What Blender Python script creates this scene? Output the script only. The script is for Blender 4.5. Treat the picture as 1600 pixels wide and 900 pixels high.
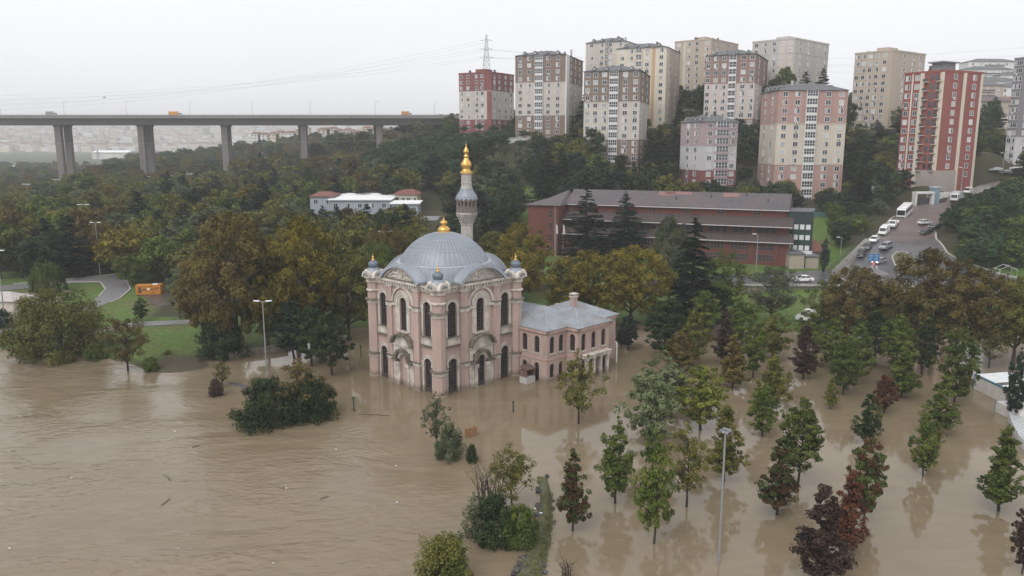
import bpy, bmesh, math, random
import numpy as np
from mathutils import Vector, Matrix

for _o in list(bpy.data.objects):
    bpy.data.objects.remove(_o)
SC = bpy.context.scene
COL = SC.collection
RAD = math.radians

# ------------------------------------------------------------------ camera, sky, sun, exposure
CAM_H, FOC, HORIZON = 34.0, 1244.0, 222.0        # metres above the flood; focal length and horizon row for a 1600 x 900 frame
PITCH = math.atan((450 - HORIZON) / FOC)
cam_data = bpy.data.cameras.new("camera")
cam_data.sensor_width = 36.0
cam_data.lens = 36.0 * FOC / 1600.0
cam_data.clip_start = 0.5
cam_data.clip_end = 9000.0
cam = bpy.data.objects.new("camera", cam_data)
COL.objects.link(cam)
cam.location = (0, 0, CAM_H)
cam.rotation_euler = (math.pi / 2 - PITCH, 0, 0)
SC.camera = cam

SUN_EL, SUN_AZ = RAD(48), RAD(-150)              # behind and a little to one side of the camera, veiled by cloud
world = bpy.data.worlds.new("World")
SC.world = world
world.use_nodes = True
_n = world.node_tree.nodes
_l = world.node_tree.links
_n.clear()
_out = _n.new("ShaderNodeOutputWorld")
_bg = _n.new("ShaderNodeBackground")
_sky = _n.new("ShaderNodeTexSky")
_sky.sky_type = 'NISHITA'
_sky.sun_disc = False
_sky.sun_elevation = SUN_EL
_sky.sun_rotation = SUN_AZ
_sky.air_density = 1.0
_sky.dust_density = 4.0
_hs = _n.new("ShaderNodeHueSaturation")
_hs.inputs['Saturation'].default_value = 0.12
_hs.inputs['Value'].default_value = 1.0
_cl = _n.new("ShaderNodeTexNoise")                # soft structure of the overcast
_cl.inputs['Scale'].default_value = 2.2
_cl.inputs['Detail'].default_value = 5.0
_cr = _n.new("ShaderNodeValToRGB")
_cr.color_ramp.elements[0].position = 0.30
_cr.color_ramp.elements[0].color = (9.0, 9.1, 9.5, 1)
_cr.color_ramp.elements[1].position = 0.72
_cr.color_ramp.elements[1].color = (9.7, 9.75, 10.0, 1)
_mx = _n.new("ShaderNodeMixRGB")
_mx.inputs['Fac'].default_value = 0.88
_l.new(_sky.outputs[0], _hs.inputs['Color'])
_l.new(_cl.outputs['Fac'], _cr.inputs['Fac'])
_l.new(_hs.outputs[0], _mx.inputs['Color1'])
_l.new(_cr.outputs[0], _mx.inputs['Color2'])
_l.new(_mx.outputs[0], _bg.inputs['Color'])
_bg.inputs['Strength'].default_value = 0.10
_l.new(_bg.outputs[0], _out.inputs['Surface'])

sun_data = bpy.data.lights.new("sun", 'SUN')
sun_data.energy = 1.5
sun_data.angle = RAD(35)
sun_data.color = (1.0, 0.985, 0.96)
sun = bpy.data.objects.new("sun", sun_data)
COL.objects.link(sun)
sun.rotation_euler = (math.pi / 2 - SUN_EL, 0, math.pi - SUN_AZ - math.pi)
sun.location = (0, 0, 300)
_sd = Vector((math.sin(SUN_AZ) * math.cos(SUN_EL), math.cos(SUN_AZ) * math.cos(SUN_EL), math.sin(SUN_EL)))
sun.rotation_euler = _sd.to_track_quat('Z', 'Y').to_euler()

SC.render.engine = 'CYCLES'
SC.view_settings.view_transform = 'Standard'
SC.view_settings.look = 'None'
SC.view_settings.gamma = 1.0
SC.view_settings.use_curve_mapping = False
SC.view_settings.exposure = 0.27
SC.cycles.use_denoising = True
SC.cycles.max_bounces = 6
SC.cycles.diffuse_bounces = 2
SC.cycles.glossy_bounces = 2
SC.cycles.transmission_bounces = 2
SC.cycles.volume_bounces = 0
SC.cycles.transparent_max_bounces = 4
SC.cycles.sample_clamp_indirect = 6.0

# ------------------------------------------------------------------ picture <-> place
_c, _s = math.cos(PITCH), math.sin(PITCH)
def ray(px, py):
    u = (px - 800.0) / FOC; v = (450.0 - py) / FOC
    return Vector((u, _c + v * _s, -_s + v * _c))
def G(px, py, z=0.0):
    "the point of height z seen at a pixel of the 1600 x 900 photograph"
    d = ray(px, py); t = (z - CAM_H) / d.z
    return Vector((0, 0, CAM_H)) + d * t
def P(px, py, Y):
    "the point at distance Y seen at a pixel"
    d = ray(px, py)
    return Vector((0, 0, CAM_H)) + d * (Y / d.y)

# ------------------------------------------------------------------ materials
MATS = {}
def nodes_of(m):
    m.use_nodes = True
    nt = m.node_tree
    return nt, nt.nodes, nt.links, nt.nodes['Principled BSDF']
def mat(name, col, rough=0.7, var=0.12, scale=1.5, dirt=None, dirt_amt=0.0, dirt_scale=0.6, stretch=(1, 1, 1),
        metal=0.0, spec=0.4, bump=0.0, bump_scale=8.0, island=0.0, tide=None):
    if name in MATS: return MATS[name]
    m = bpy.data.materials.new(name)
    nt, N, L, b = nodes_of(m)
    b.inputs['Roughness'].default_value = rough
    b.inputs['Metallic'].default_value = metal
    b.inputs['Specular IOR Level'].default_value = spec
    tc = N.new('ShaderNodeTexCoord')
    mp = N.new('ShaderNodeMapping'); mp.inputs['Scale'].default_value = stretch
    L.new(tc.outputs['Object'], mp.inputs['Vector'])
    nz = N.new('ShaderNodeTexNoise'); nz.inputs['Scale'].default_value = scale; nz.inputs['Detail'].default_value = 6
    nz.inputs['Roughness'].default_value = 0.65
    L.new(mp.outputs[0], nz.inputs['Vector'])
    rp = N.new('ShaderNodeValToRGB')
    rp.color_ramp.elements[0].position = 0.32; rp.color_ramp.elements[1].position = 0.7
    lo = [max(0, x * (1 - var)) for x in col]; hi = [min(1, x * (1 + var)) for x in col]
    rp.color_ramp.elements[0].color = (*lo, 1); rp.color_ramp.elements[1].color = (*hi, 1)
    L.new(nz.outputs['Fac'], rp.inputs['Fac'])
    cur = rp.outputs[0]
    if dirt is not None:
        n2 = N.new('ShaderNodeTexNoise'); n2.inputs['Scale'].default_value = dirt_scale; n2.inputs['Detail'].default_value = 8
        n2.inputs['Roughness'].default_value = 0.75
        L.new(mp.outputs[0], n2.inputs['Vector'])
        r2 = N.new('ShaderNodeValToRGB'); r2.color_ramp.elements[0].position = 0.44; r2.color_ramp.elements[1].position = 0.68
        r2.color_ramp.elements[0].color = (0, 0, 0, 1); r2.color_ramp.elements[1].color = (dirt_amt,) * 3 + (1,)
        L.new(n2.outputs['Fac'], r2.inputs['Fac'])
        mx = N.new('ShaderNodeMixRGB'); mx.inputs['Color2'].default_value = (*dirt, 1)
        L.new(r2.outputs[0], mx.inputs['Fac']); L.new(cur, mx.inputs['Color1'])
        cur = mx.outputs[0]
    if tide is not None:                                 # muddy tide mark left by the flood, ragged upper edge
        sx = N.new('ShaderNodeSeparateXYZ'); L.new(tc.outputs['Object'], sx.inputs[0])
        ad = N.new('ShaderNodeMath'); ad.operation = 'MULTIPLY_ADD'; ad.inputs[1].default_value = 2.0; ad.inputs[2].default_value = -.32
        L.new(nz.outputs['Fac'], ad.inputs[0])
        sb = N.new('ShaderNodeMath'); sb.operation = 'SUBTRACT'; L.new(ad.outputs[0], sb.inputs[0]); L.new(sx.outputs['Z'], sb.inputs[1])
        r3 = N.new('ShaderNodeMapRange'); r3.inputs['From Min'].default_value = -.35; r3.inputs['From Max'].default_value = .25; r3.inputs['To Max'].default_value = .75
        L.new(sb.outputs[0], r3.inputs['Value'])
        m3 = N.new('ShaderNodeMixRGB'); m3.inputs['Color2'].default_value = (*tide, 1); L.new(r3.outputs[0], m3.inputs['Fac']); L.new(cur, m3.inputs['Color1']); cur = m3.outputs[0]
    if island > 0:
        oi = N.new('ShaderNodeObjectInfo')
        mr = N.new('ShaderNodeMapRange'); mr.inputs['To Min'].default_value = 1 - island; mr.inputs['To Max'].default_value = 1 + island
        L.new(oi.outputs['Random'], mr.inputs['Value'])
        hv = N.new('ShaderNodeHueSaturation'); L.new(mr.outputs[0], hv.inputs['Value']); L.new(cur, hv.inputs['Color'])
        cur = hv.outputs[0]
    L.new(cur, b.inputs['Base Color'])
    if bump > 0:
        n3 = N.new('ShaderNodeTexNoise'); n3.inputs['Scale'].default_value = bump_scale; n3.inputs['Detail'].default_value = 5
        L.new(mp.outputs[0], n3.inputs['Vector'])
        bp = N.new('ShaderNodeBump'); bp.inputs['Strength'].default_value = bump; bp.inputs['Distance'].default_value = 0.05
        L.new(n3.outputs['Fac'], bp.inputs['Height']); L.new(bp.outputs[0], b.inputs['Normal'])
    MATS[name] = m
    return m
def leafmat(name, cols, trans=0.25):
    "leaf colours: ramp over the leaf's own tint, shifted a little tree by tree"
    if name in MATS: return MATS[name]
    m = bpy.data.materials.new(name)
    nt, N, L, b = nodes_of(m)
    at = N.new('ShaderNodeAttribute'); at.attribute_name = 'tint'
    rp = N.new('ShaderNodeValToRGB')
    els = rp.color_ramp.elements
    while len(els) < len(cols): els.new(0.5)
    for i, c in enumerate(cols):
        els[i].position = i / (len(cols) - 1); els[i].color = (*c, 1)
    L.new(at.outputs['Fac'], rp.inputs['Fac'])
    oi = N.new('ShaderNodeObjectInfo')
    mr = N.new('ShaderNodeMapRange'); mr.inputs['To Min'].default_value = 0.8; mr.inputs['To Max'].default_value = 1.2
    L.new(oi.outputs['Random'], mr.inputs['Value'])
    hs = N.new('ShaderNodeHueSaturation'); L.new(rp.outputs[0], hs.inputs['Color']); L.new(mr.outputs[0], hs.inputs['Value'])
    b.inputs['Roughness'].default_value = 0.62
    b.inputs['Specular IOR Level'].default_value = 0.22
    L.new(hs.outputs[0], b.inputs['Base Color'])
    if trans > 0:
        tr = N.new('ShaderNodeBsdfTranslucent'); L.new(hs.outputs[0], tr.inputs['Color'])
        ms = N.new('ShaderNodeMixShader'); ms.inputs['Fac'].default_value = trans
        L.new(b.outputs[0], ms.inputs[1]); L.new(tr.outputs[0], ms.inputs[2])
        L.new(ms.outputs[0], N['Material Output'].inputs['Surface'])
    MATS[name] = m
    return m

# ------------------------------------------------------------------ mesh helpers
class MB:
    "collects faces in several materials and links them as ONE mesh object"
    def __init__(self): self.v = []; self.f = []; self.m = []; self.k = 0; self.sm = []; self.smooth = False
    def mat(self, i): self.k = i; return self
    def add(self, vs, fs):
        o = len(self.v); self.v += [tuple(v) for v in vs]
        for f in fs: self.f.append(tuple(i + o for i in f)); self.m.append(self.k); self.sm.append(self.smooth)
        return self
    def box(self, x0, x1, y0, y1, z0, z1, taper=0.0):
        t = taper
        vs = [(x0, y0, z0), (x1, y0, z0), (x1, y1, z0), (x0, y1, z0), (x0 + t, y0 + t, z1), (x1 - t, y0 + t, z1), (x1 - t, y1 - t, z1), (x0 + t, y1 - t, z1)]
        return self.add(vs, [(0, 3, 2, 1), (4, 5, 6, 7), (0, 1, 5, 4), (1, 2, 6, 5), (2, 3, 7, 6), (3, 0, 4, 7)])
    def prism(self, poly, z0, z1):
        "poly: (x, y) counter-clockwise, extruded along z"
        n = len(poly)
        vs = [(x, y, z0) for x, y in poly] + [(x, y, z1) for x, y in poly]
        fs = [tuple(range(n - 1, -1, -1)), tuple(range(n, 2 * n))] + [(i, (i + 1) % n, n + (i + 1) % n, n + i) for i in range(n)]
        return self.add(vs, fs)
    def prism_y(self, poly, y0, y1):
        "poly: (x, z) seen from -y counter-clockwise, extruded along y (y0 in front)"
        n = len(poly)
        vs = [(x, y0, z) for x, z in poly] + [(x, y1, z) for x, z in poly]
        fs = [tuple(range(n)), tuple(range(2 * n - 1, n - 1, -1))] + [(i, n + i, n + (i + 1) % n, (i + 1) % n) for i in range(n)]
        return self.add(vs, fs)
    def lathe(self, prof, seg=24, c=(0, 0), cap=True, a0=0.0, ripple=None):
        "prof: (r, z) from bottom to top"
        vs = []
        for r, z in prof:
            for i in range(seg):
                a = a0 + 2 * math.pi * i / seg
                rr = r * (1 + (ripple(a, z) if ripple else 0))
                vs.append((c[0] + rr * math.cos(a), c[1] + rr * math.sin(a), z))
        fs = []
        for j in range(len(prof) - 1):
            for i in range(seg):
                k = (i + 1) % seg
                fs.append((j * seg + i, j * seg + k, (j + 1) * seg + k, (j + 1) * seg + i))
        if cap:
            fs.append(tuple(range(seg - 1, -1, -1))); fs.append(tuple((len(prof) - 1) * seg + i for i in range(seg)))
        return self.add(vs, fs)
    def tube(self, pts, rad, seg=6):
        "pts: path, rad: radius or list of radii"
        pts = [Vector(p) for p in pts]; n = len(pts)
        if not isinstance(rad, (list, tuple)): rad = [rad] * n
        vs = []
        for j, p in enumerate(pts):
            d = (pts[min(j + 1, n - 1)] - pts[max(j - 1, 0)])
            if d.length < 1e-6: d = Vector((0, 0, 1))
            d.normalize()
            a = d.orthogonal() if abs(d.z) < 0.9 else Vector((1, 0, 0)) - d * d.x
            a.normalize(); b = d.cross(a)
            for i in range(seg):
                t = 2 * math.pi * i / seg
                vs.append(p + (a * math.cos(t) + b * math.sin(t)) * rad[j])
        fs = []
        for j in range(n - 1):
            for i in range(seg):
                k = (i + 1) % seg
                fs.append((j * seg + i, j * seg + k, (j + 1) * seg + k, (j + 1) * seg + i))
        fs.append(tuple(range(seg - 1, -1, -1))); fs.append(tuple((n - 1) * seg + i for i in range(seg)))
        return self.add(vs, fs)
    def mesh(self, name):
        me = bpy.data.meshes.new(name)
        me.from_pydata(self.v, [], self.f)
        me.polygons.foreach_set('material_index', self.m)
        me.polygons.foreach_set('use_smooth', self.sm)
        me.update()
        return me
    def build(self, name, mats, parent=None, loc=None, rz=None):
        me = self.mesh(name)
        for m in (mats if isinstance(mats, (list, tuple)) else [mats]): me.materials.append(m)
        return obj(name, me, parent, loc, rz)
def obj(name, me, parent=None, loc=None, rz=None):
    o = bpy.data.objects.new(name, me)
    COL.objects.link(o)
    if parent is not None: o.parent = parent
    if loc is not None: o.location = loc
    if rz is not None: o.rotation_euler = (0, 0, rz)
    return o
def tag(o, label=None, cat=None, group=None, kind=None):
    if label: o['label'] = label
    if cat: o['category'] = cat
    if group: o['group'] = group
    if kind: o['kind'] = kind
    return o
def empty(name, loc=(0, 0, 0), rz=0.0):
    o = bpy.data.objects.new(name, None)
    o.empty_display_size = 0.5
    COL.objects.link(o); o.location = loc; o.rotation_euler = (0, 0, rz)
    return o
def copy_tree(o, parent=None):
    c = o.copy(); COL.objects.link(c); c.parent = parent
    for ch in list(o.children): copy_tree(ch, c)
    return c
# ------------------------------------------------------------------ terrain
SHORE_PX = [(-260, 540), (0, 546), (60, 549), (130, 558), (170, 562), (205, 570), (235, 583), (262, 584), (300, 580), (331, 574), (318, 556), (360, 556), (420, 540),
            (480, 524), (560, 512), (700, 505), (840, 512), (950, 508), (1060, 504), (1180, 510), (1240, 521), (1340, 516), (1420, 528),
            (1500, 530), (1600, 520), (1900, 510)]
SHORE = np.array([[G(x, y).x, G(x, y).y] for x, y in SHORE_PX])
CTRL_PX = [  # pixel column, row and distance of points on the ground
    (760, 205, 404), (850, 216, 348), (960, 252, 303), (1105, 303, 280), (1255, 312, 278), (1355, 202, 335), (1450, 284, 262),
    (1165, 228, 326), (1030, 216, 340), (1090, 172, 372), (930, 195, 372), (1235, 152, 352), (1550, 232, 300), (1580, 205, 380), (1560, 150, 470), (1560, 110, 600),
    (1330, 424, 193), (1365, 372, 222), (1405, 340, 240), (1445, 318, 255), (1490, 308, 266), (1530, 290, 285), (1580, 275, 300),
    (1400, 415, 196), (1440, 372, 222), (1500, 360, 224), (1560, 350, 226), (1600, 345, 226), (1480, 330, 250), (1560, 320, 250),
    (1270, 365, 232), (1290, 338, 262), (1160, 325, 262), (1000, 318, 268), (860, 312, 268), (830, 330, 255), (700, 330, 290), (600, 345, 285), (500, 345, 290),
    (640, 250, 400), (560, 266, 430), (600, 232, 560), (700, 206, 520), (780, 190, 600), (480, 276, 470),
    (400, 236, 850), (300, 256, 860), (520, 224, 800), (640, 214, 900), (730, 200, 700), (450, 240, 700), (350, 262, 650),
    (900, 240, 330), (1000, 270, 300), (1140, 290, 290), (1180, 255, 310),
]
CTRL = [tuple(P(x, y, Y)) for x, y, Y in CTRL_PX]
CTRL += [(x, y, 0.9) for x, y in ((-80, 150), (-60, 140), (-40, 150), (-100, 165), (-120, 150), (20, 160), (50, 160), (80, 165), (120, 150))]
CTRL += [(x, y, 2.0) for x, y in ((-90, 200), (-140, 240), (-60, 260), (-180, 300), (-100, 320), (-60, 220), (-20, 220), (-220, 220), (-150, 400), (-280, 400), (-90, 400), (-200, 470), (-350, 500))]
CTRL += [(x, y, 3.4) for x, y in ((30, 172), (60, 174), (90, 176), (70, 186), (20, 190), (50, 196), (10, 210), (110, 170), (140, 166), (90, 190))]
CTRL += [(x, y, 4.0) for x, y in ((-200, 600), (-350, 650), (-150, 700), (-300, 900), (-450, 800), (-500, 1100), (-250, 1100))]
CTRL += [(x, y, 85.) for x, y in ((500, 700), (700, 500), (420, 600))] + [(250, 620, 60.), (400, 350, 45.), (300, 260, 20.), (220, 180, 6.), (350, 180, 8.), (-40, 1100, 45.), (150, 900, 55.), (300, 1100, 60.), (600, 1100, 90.), (-120, 950, 40.), (900, 900, 90.), (900, 400, 60.), (700, 250, 20.)]
CTRL = np.array(CTRL)
def field(x, y):
    d2 = (x[:, None] - CTRL[None, :, 0]) ** 2 + (y[:, None] - CTRL[None, :, 1]) ** 2 + 25.0
    w = d2 ** -1.6
    return (w * CTRL[None, :, 2]).sum(1) / w.sum(1)
def shore_dist(x, y):
    "signed distance to the water's edge, positive on land"
    a = SHORE[:-1]; b = SHORE[1:]
    best = np.full(x.shape, 1e9); 
    for (ax, ay), (bx, by) in zip(a, b):
        ex, ey = bx - ax, by - ay
        t = np.clip(((x - ax) * ex + (y - ay) * ey) / (ex * ex + ey * ey), 0, 1)
        best = np.minimum(best, np.hypot(x - ax - t * ex, y - ay - t * ey))
    poly = np.vstack([SHORE, [[900, 2000], [-900, 2000]]])
    ins = np.zeros(x.shape, bool)
    n = len(poly)
    for i in range(n):
        x0, y0 = poly[i]; x1, y1 = poly[(i + 1) % n]
        cond = ((y0 > y) != (y1 > y))
        with np.errstate(divide='ignore', invalid='ignore'):
            xi = (x1 - x0) * (y - y0) / (y1 - y0) + x0
        ins ^= cond & (x < xi)
    return np.where(ins, best, -best)
def H(x, y):
    x = np.atleast_1d(np.asarray(x, float)); y = np.atleast_1d(np.asarray(y, float))
    s = shore_dist(x, y)
    ramp = np.where(s > 0, np.minimum(s * 0.16, 0.7), np.maximum(s * 0.3, -1.6))
    t = np.clip((s - 4) / 22.0, 0, 1); t = t * t * (3 - 2 * t)
    return ramp * (1 - t) + field(x, y) * t
def h(x, y): return float(H(x, y)[0])
def on_ground(px, py, it=30):
    "the terrain point seen at a pixel"
    lo, hi = 50.0, 1400.0
    d = ray(px, py)
    Ys = np.geomspace(60, 1300, 260)
    ts = Ys / d.y
    z = CAM_H + d.z * ts; hh = H(d.x * ts, Ys)
    k = np.argmax(z < np.maximum(hh, 0.0))
    if not (z < np.maximum(hh, 0)).any(): return P(px, py, 600)
    a, b = Ys[max(k - 1, 0)], Ys[k]
    for _ in range(14):
        mid = 0.5 * (a + b); t = mid / d.y
        if CAM_H + d.z * t < max(h(d.x * t, mid), 0): b = mid
        else: a = mid
    t = b / d.y
    return Vector((d.x * t, b, max(h(d.x * t, b), 0.0)))

def make_terrain():
    ys = np.concatenate([np.linspace(44, 110, 12), np.arange(113, 215, 2.2), np.arange(215, 310, 3.2), np.arange(310, 480, 6), np.geomspace(480, 1150, 40)])
    us = np.linspace(-1.0, 1.0, 260)
    V = []; nx = len(us)
    X = np.array([[u * (170 + y * 0.95) for u in us] for y in ys]); Y = np.repeat(ys[:, None], nx, 1)
    Z = H(X.ravel(), Y.ravel()).reshape(X.shape)
    rng = np.random.default_rng(3)
    Z = Z + np.where(Z > 0.3, rng.normal(0, 0.03, Z.shape), 0)
    me = bpy.data.meshes.new('ground')
    vs = np.stack([X, Y, Z], -1).reshape(-1, 3)
    ny = len(ys)
    idx = np.arange(ny * nx).reshape(ny, nx)
    fs = np.stack([idx[:-1, :-1], idx[:-1, 1:], idx[1:, 1:], idx[1:, :-1]], -1).reshape(-1, 4)
    me.from_pydata(vs.tolist(), [], fs.tolist())
    me.polygons.foreach_set('use_smooth', [True] * len(fs))
    m = bpy.data.materials.new('grass_ground')
    nt, N, L, b = nodes_of(m)
    b.inputs['Roughness'].default_value = 0.85; b.inputs['Specular IOR Level'].default_value = 0.2
    tc = N.new('ShaderNodeTexCoord')
    n1 = N.new('ShaderNodeTexNoise'); n1.inputs['Scale'].default_value = 0.09; n1.inputs['Detail'].default_value = 8; n1.inputs['Roughness'].default_value = .7
    n2 = N.new('ShaderNodeTexNoise'); n2.inputs['Scale'].default_value = 1.6; n2.inputs['Detail'].default_value = 8; n2.inputs['Roughness'].default_value = .75
    L.new(tc.outputs['Object'], n1.inputs['Vector']); L.new(tc.outputs['Object'], n2.inputs['Vector'])
    r1 = N.new('ShaderNodeValToRGB')
    e = r1.color_ramp.elements
    e[0].position = .30; e[0].color = (.060, .108, .024, 1); e[1].position = .66; e[1].color = (.105, .098, .045, 1)
    x = e.new(.5); x.color = (.085, .140, .032, 1)
    L.new(n1.outputs['Fac'], r1.inputs['Fac'])
    r2 = N.new('ShaderNodeValToRGB'); r2.color_ramp.elements[0].position = .35; r2.color_ramp.elements[0].color = (.50, .50, .50, 1)
    r2.color_ramp.elements[1].position = .68; r2.color_ramp.elements[1].color = (1.45, 1.42, 1.25, 1)
    L.new(n2.outputs['Fac'], r2.inputs['Fac'])
    mx = N.new('ShaderNodeMixRGB'); mx.blend_type = 'MULTIPLY'; mx.inputs['Fac'].default_value = 1
    L.new(r1.outputs[0], mx.inputs['Color1']); L.new(r2.outputs[0], mx.inputs['Color2'])
    # wet mud along the water's edge
    at = N.new('ShaderNodeAttribute'); at.attribute_name = 'mud'
    mm = N.new('ShaderNodeMixRGB'); mm.inputs['Color2'].default_value = (.075, .058, .040, 1)
    ad = N.new('ShaderNodeMath'); ad.operation = 'MULTIPLY_ADD'; ad.inputs[1].default_value = 1.5; ad.inputs[2].default_value = -.75
    L.new(n2.outputs['Fac'], ad.inputs[0])
    sm = N.new('ShaderNodeMath'); sm.operation = 'ADD'; sm.use_clamp = True
    L.new(at.outputs['Fac'], sm.inputs[0]); L.new(ad.outputs[0], sm.inputs[1])
    ml = N.new('ShaderNodeMath'); ml.operation = 'MULTIPLY'; ml.use_clamp = True
    L.new(sm.outputs[0], ml.inputs[0]); L.new(at.outputs['Fac'], ml.inputs[1])
    L.new(ml.outputs[0], mm.inputs['Fac']); L.new(mx.outputs[0], mm.inputs['Color1']); L.new(mm.outputs[0], b.inputs['Base Color'])
    lt = N.new('ShaderNodeAttribute'); lt.attribute_name = 'litter'
    m4 = N.new('ShaderNodeMixRGB'); m4.inputs['Color2'].default_value = (.040, .034, .019, 1)
    L.new(lt.outputs['Fac'], m4.inputs['Fac']); L.new(mm.outputs[0], m4.inputs['Color1']); L.new(m4.outputs[0], b.inputs['Base Color'])
    bp = N.new('ShaderNodeBump'); bp.inputs['Strength'].default_value = .6; bp.inputs['Distance'].default_value = .15
    L.new(n2.outputs['Fac'], bp.inputs['Height']); L.new(bp.outputs[0], b.inputs['Normal'])
    me.materials.append(m)
    s = shore_dist(vs[:, 0], vs[:, 1])
    a = me.attributes.new('mud', 'FLOAT', 'POINT')
    mudv = np.clip(1.1 - s / 2.5, 0, 1)
    mp = G(285, 566, .4); mudv = np.maximum(mudv, np.clip(1.6 - np.hypot((vs[:, 0] - mp.x) / 7.5, (vs[:, 1] - mp.y) / 6.0) * 1.3, 0, 1))
    a.data.foreach_set('value', mudv.astype(np.float32))
    # leaf litter on the woodland floor; lawns and open slopes stay grass
    fw = vs[:, 1] * _c - (vs[:, 2] - CAM_H) * _s; px = 800 + FOC * vs[:, 0] / fw; py = 450 - FOC * (vs[:, 1] * _s + (vs[:, 2] - CAM_H) * _c) / fw
    lit = np.where(vs[:, 2] > 6, 1., 0.) + np.where((px < 690) & (vs[:, 1] > 196), 1., 0.) + np.where((px > 240) & (px < 690) & (vs[:, 1] > 150), 1., 0.)
    lit = np.where((px > 805) & (px < 860) & (py > 292) & (py < 350), 0, lit); lit = np.where((px > 1225) & (px < 1312) & (py > 335) & (py < 395), 0, lit)
    al = me.attributes.new('litter', 'FLOAT', 'POINT'); al.data.foreach_set('value', np.clip(lit, 0, .92).astype(np.float32))
    o = obj('ground', me); tag(o, kind='structure'); return o
ground = make_terrain()

# ------------------------------------------------------------------ flood water
def make_water():
    xs = np.linspace(-330, 330, 221); ys = np.linspace(20, 230, 106)
    X, Y = np.meshgrid(xs, ys)
    vs = np.stack([X, Y, np.zeros_like(X)], -1).reshape(-1, 3)
    ny, nx = X.shape; idx = np.arange(ny * nx).reshape(ny, nx)
    fs = np.stack([idx[:-1, :-1], idx[:-1, 1:], idx[1:, 1:], idx[1:, :-1]], -1).reshape(-1, 4)
    me = bpy.data.meshes.new('flood_water'); me.from_pydata(vs.tolist(), [], fs.tolist())
    # the river runs on one side of the drowned bank, still flood water on the other
    edge = [(G(x, y).x, G(x, y).y) for x, y in ((330, 600), (400, 655), (545, 672), (640, 690), (735, 760), (745, 830), (720, 900), (690, 1100))]
    best = np.full(len(vs), 1e9); side = np.ones(len(vs))
    for (ax, ay), (bx, by) in zip(edge[:-1], edge[1:]):
        ex, ey = bx - ax, by - ay
        t = np.clip(((vs[:, 0] - ax) * ex + (vs[:, 1] - ay) * ey) / (ex * ex + ey * ey), 0, 1)
        dx, dy = vs[:, 0] - ax - t * ex, vs[:, 1] - ay - t * ey
        d = np.hypot(dx, dy); cr = ex * dy - ey * dx
        side = np.where(d < best, np.sign(cr), side); best = np.minimum(best, d)
    rip = np.clip(0.5 - side * best / 9.0, 0.0, 1.0)
    far = G(200, 600); rip = np.where(vs[:, 0] < G(345, 590).x, np.maximum(rip, np.clip((G(345, 590).x - vs[:, 0]) / 8, 0, 1)), rip)
    a = me.attributes.new('ripple', 'FLOAT', 'POINT'); a.data.foreach_set('value', rip.astype(np.float32))
    m = bpy.data.materials.new('muddy_water')
    nt, N, L, b = nodes_of(m)
    b.inputs['Roughness'].default_value = .06; b.inputs['IOR'].default_value = 1.33
    tc = N.new('ShaderNodeTexCoord'); at = N.new('ShaderNodeAttribute'); at.attribute_name = 'ripple'
    def noise(scale, stretch, det=4, dist=0.0, rot=0.0):
        mp = N.new('ShaderNodeMapping'); mp.inputs['Scale'].default_value = stretch; mp.inputs['Rotation'].default_value = (0, 0, rot)
        nz = N.new('ShaderNodeTexNoise'); nz.inputs['Scale'].default_value = scale; nz.inputs['Detail'].default_value = det
        nz.inputs['Distortion'].default_value = dist
        L.new(tc.outputs['Object'], mp.inputs['Vector']); L.new(mp.outputs[0], nz.inputs['Vector']); return nz.outputs['Fac']
    def math_(op, a_, b_, cl=False):
        q = N.new('ShaderNodeMath'); q.operation = op; q.use_clamp = cl
        for i, s_ in enumerate((a_, b_)):
            if isinstance(s_, (int, float)): q.inputs[i].default_value = s_
            else: L.new(s_, q.inputs[i])
        return q.outputs[0]
    big = noise(.075, (.45, 1, 1), 6, 1.6, .25)
    swirl = noise(.34, (.5, 1, 1), 8, 1.8, .2)
    fine = noise(1.3, (.55, 1, 1), 7, .8, -.15)
    still = noise(.9, (1, 1, 1), 3)
    # current patches: the river's ripples come and go
    patch = N.new('ShaderNodeMapRange'); patch.inputs['From Min'].default_value = .40; patch.inputs['From Max'].default_value = .60
    patch.inputs['To Min'].default_value = .22; patch.inputs['To Max'].default_value = 1.0
    L.new(big, patch.inputs['Value'])
    rw = math_('MULTIPLY', math_('ADD', math_('MULTIPLY', swirl, .40), math_('MULTIPLY', fine, .62)), math_('MULTIPLY', at.outputs['Fac'], patch.outputs[0]))
    hgt = math_('ADD', rw, math_('MULTIPLY', still, .022))
    bp = N.new('ShaderNodeBump'); bp.inputs['Strength'].default_value = .8; bp.inputs['Distance'].default_value = .40
    L.new(hgt, bp.inputs['Height']); L.new(bp.outputs[0], b.inputs['Normal'])
    r1 = N.new('ShaderNodeValToRGB'); e = r1.color_ramp.elements
    e[0].position = .3; e[0].color = (.158, .121, .076, 1); e[1].position = .7; e[1].color = (.216, .170, .112, 1)
    mixf = math_('ADD', math_('MULTIPLY', big, .6), math_('MULTIPLY', swirl, .4)); L.new(mixf, r1.inputs['Fac'])
    L.new(r1.outputs[0], b.inputs['Base Color'])
    me.materials.append(m)
    o = obj('flood_water', me); tag(o, kind='structure')
make_water()
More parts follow.
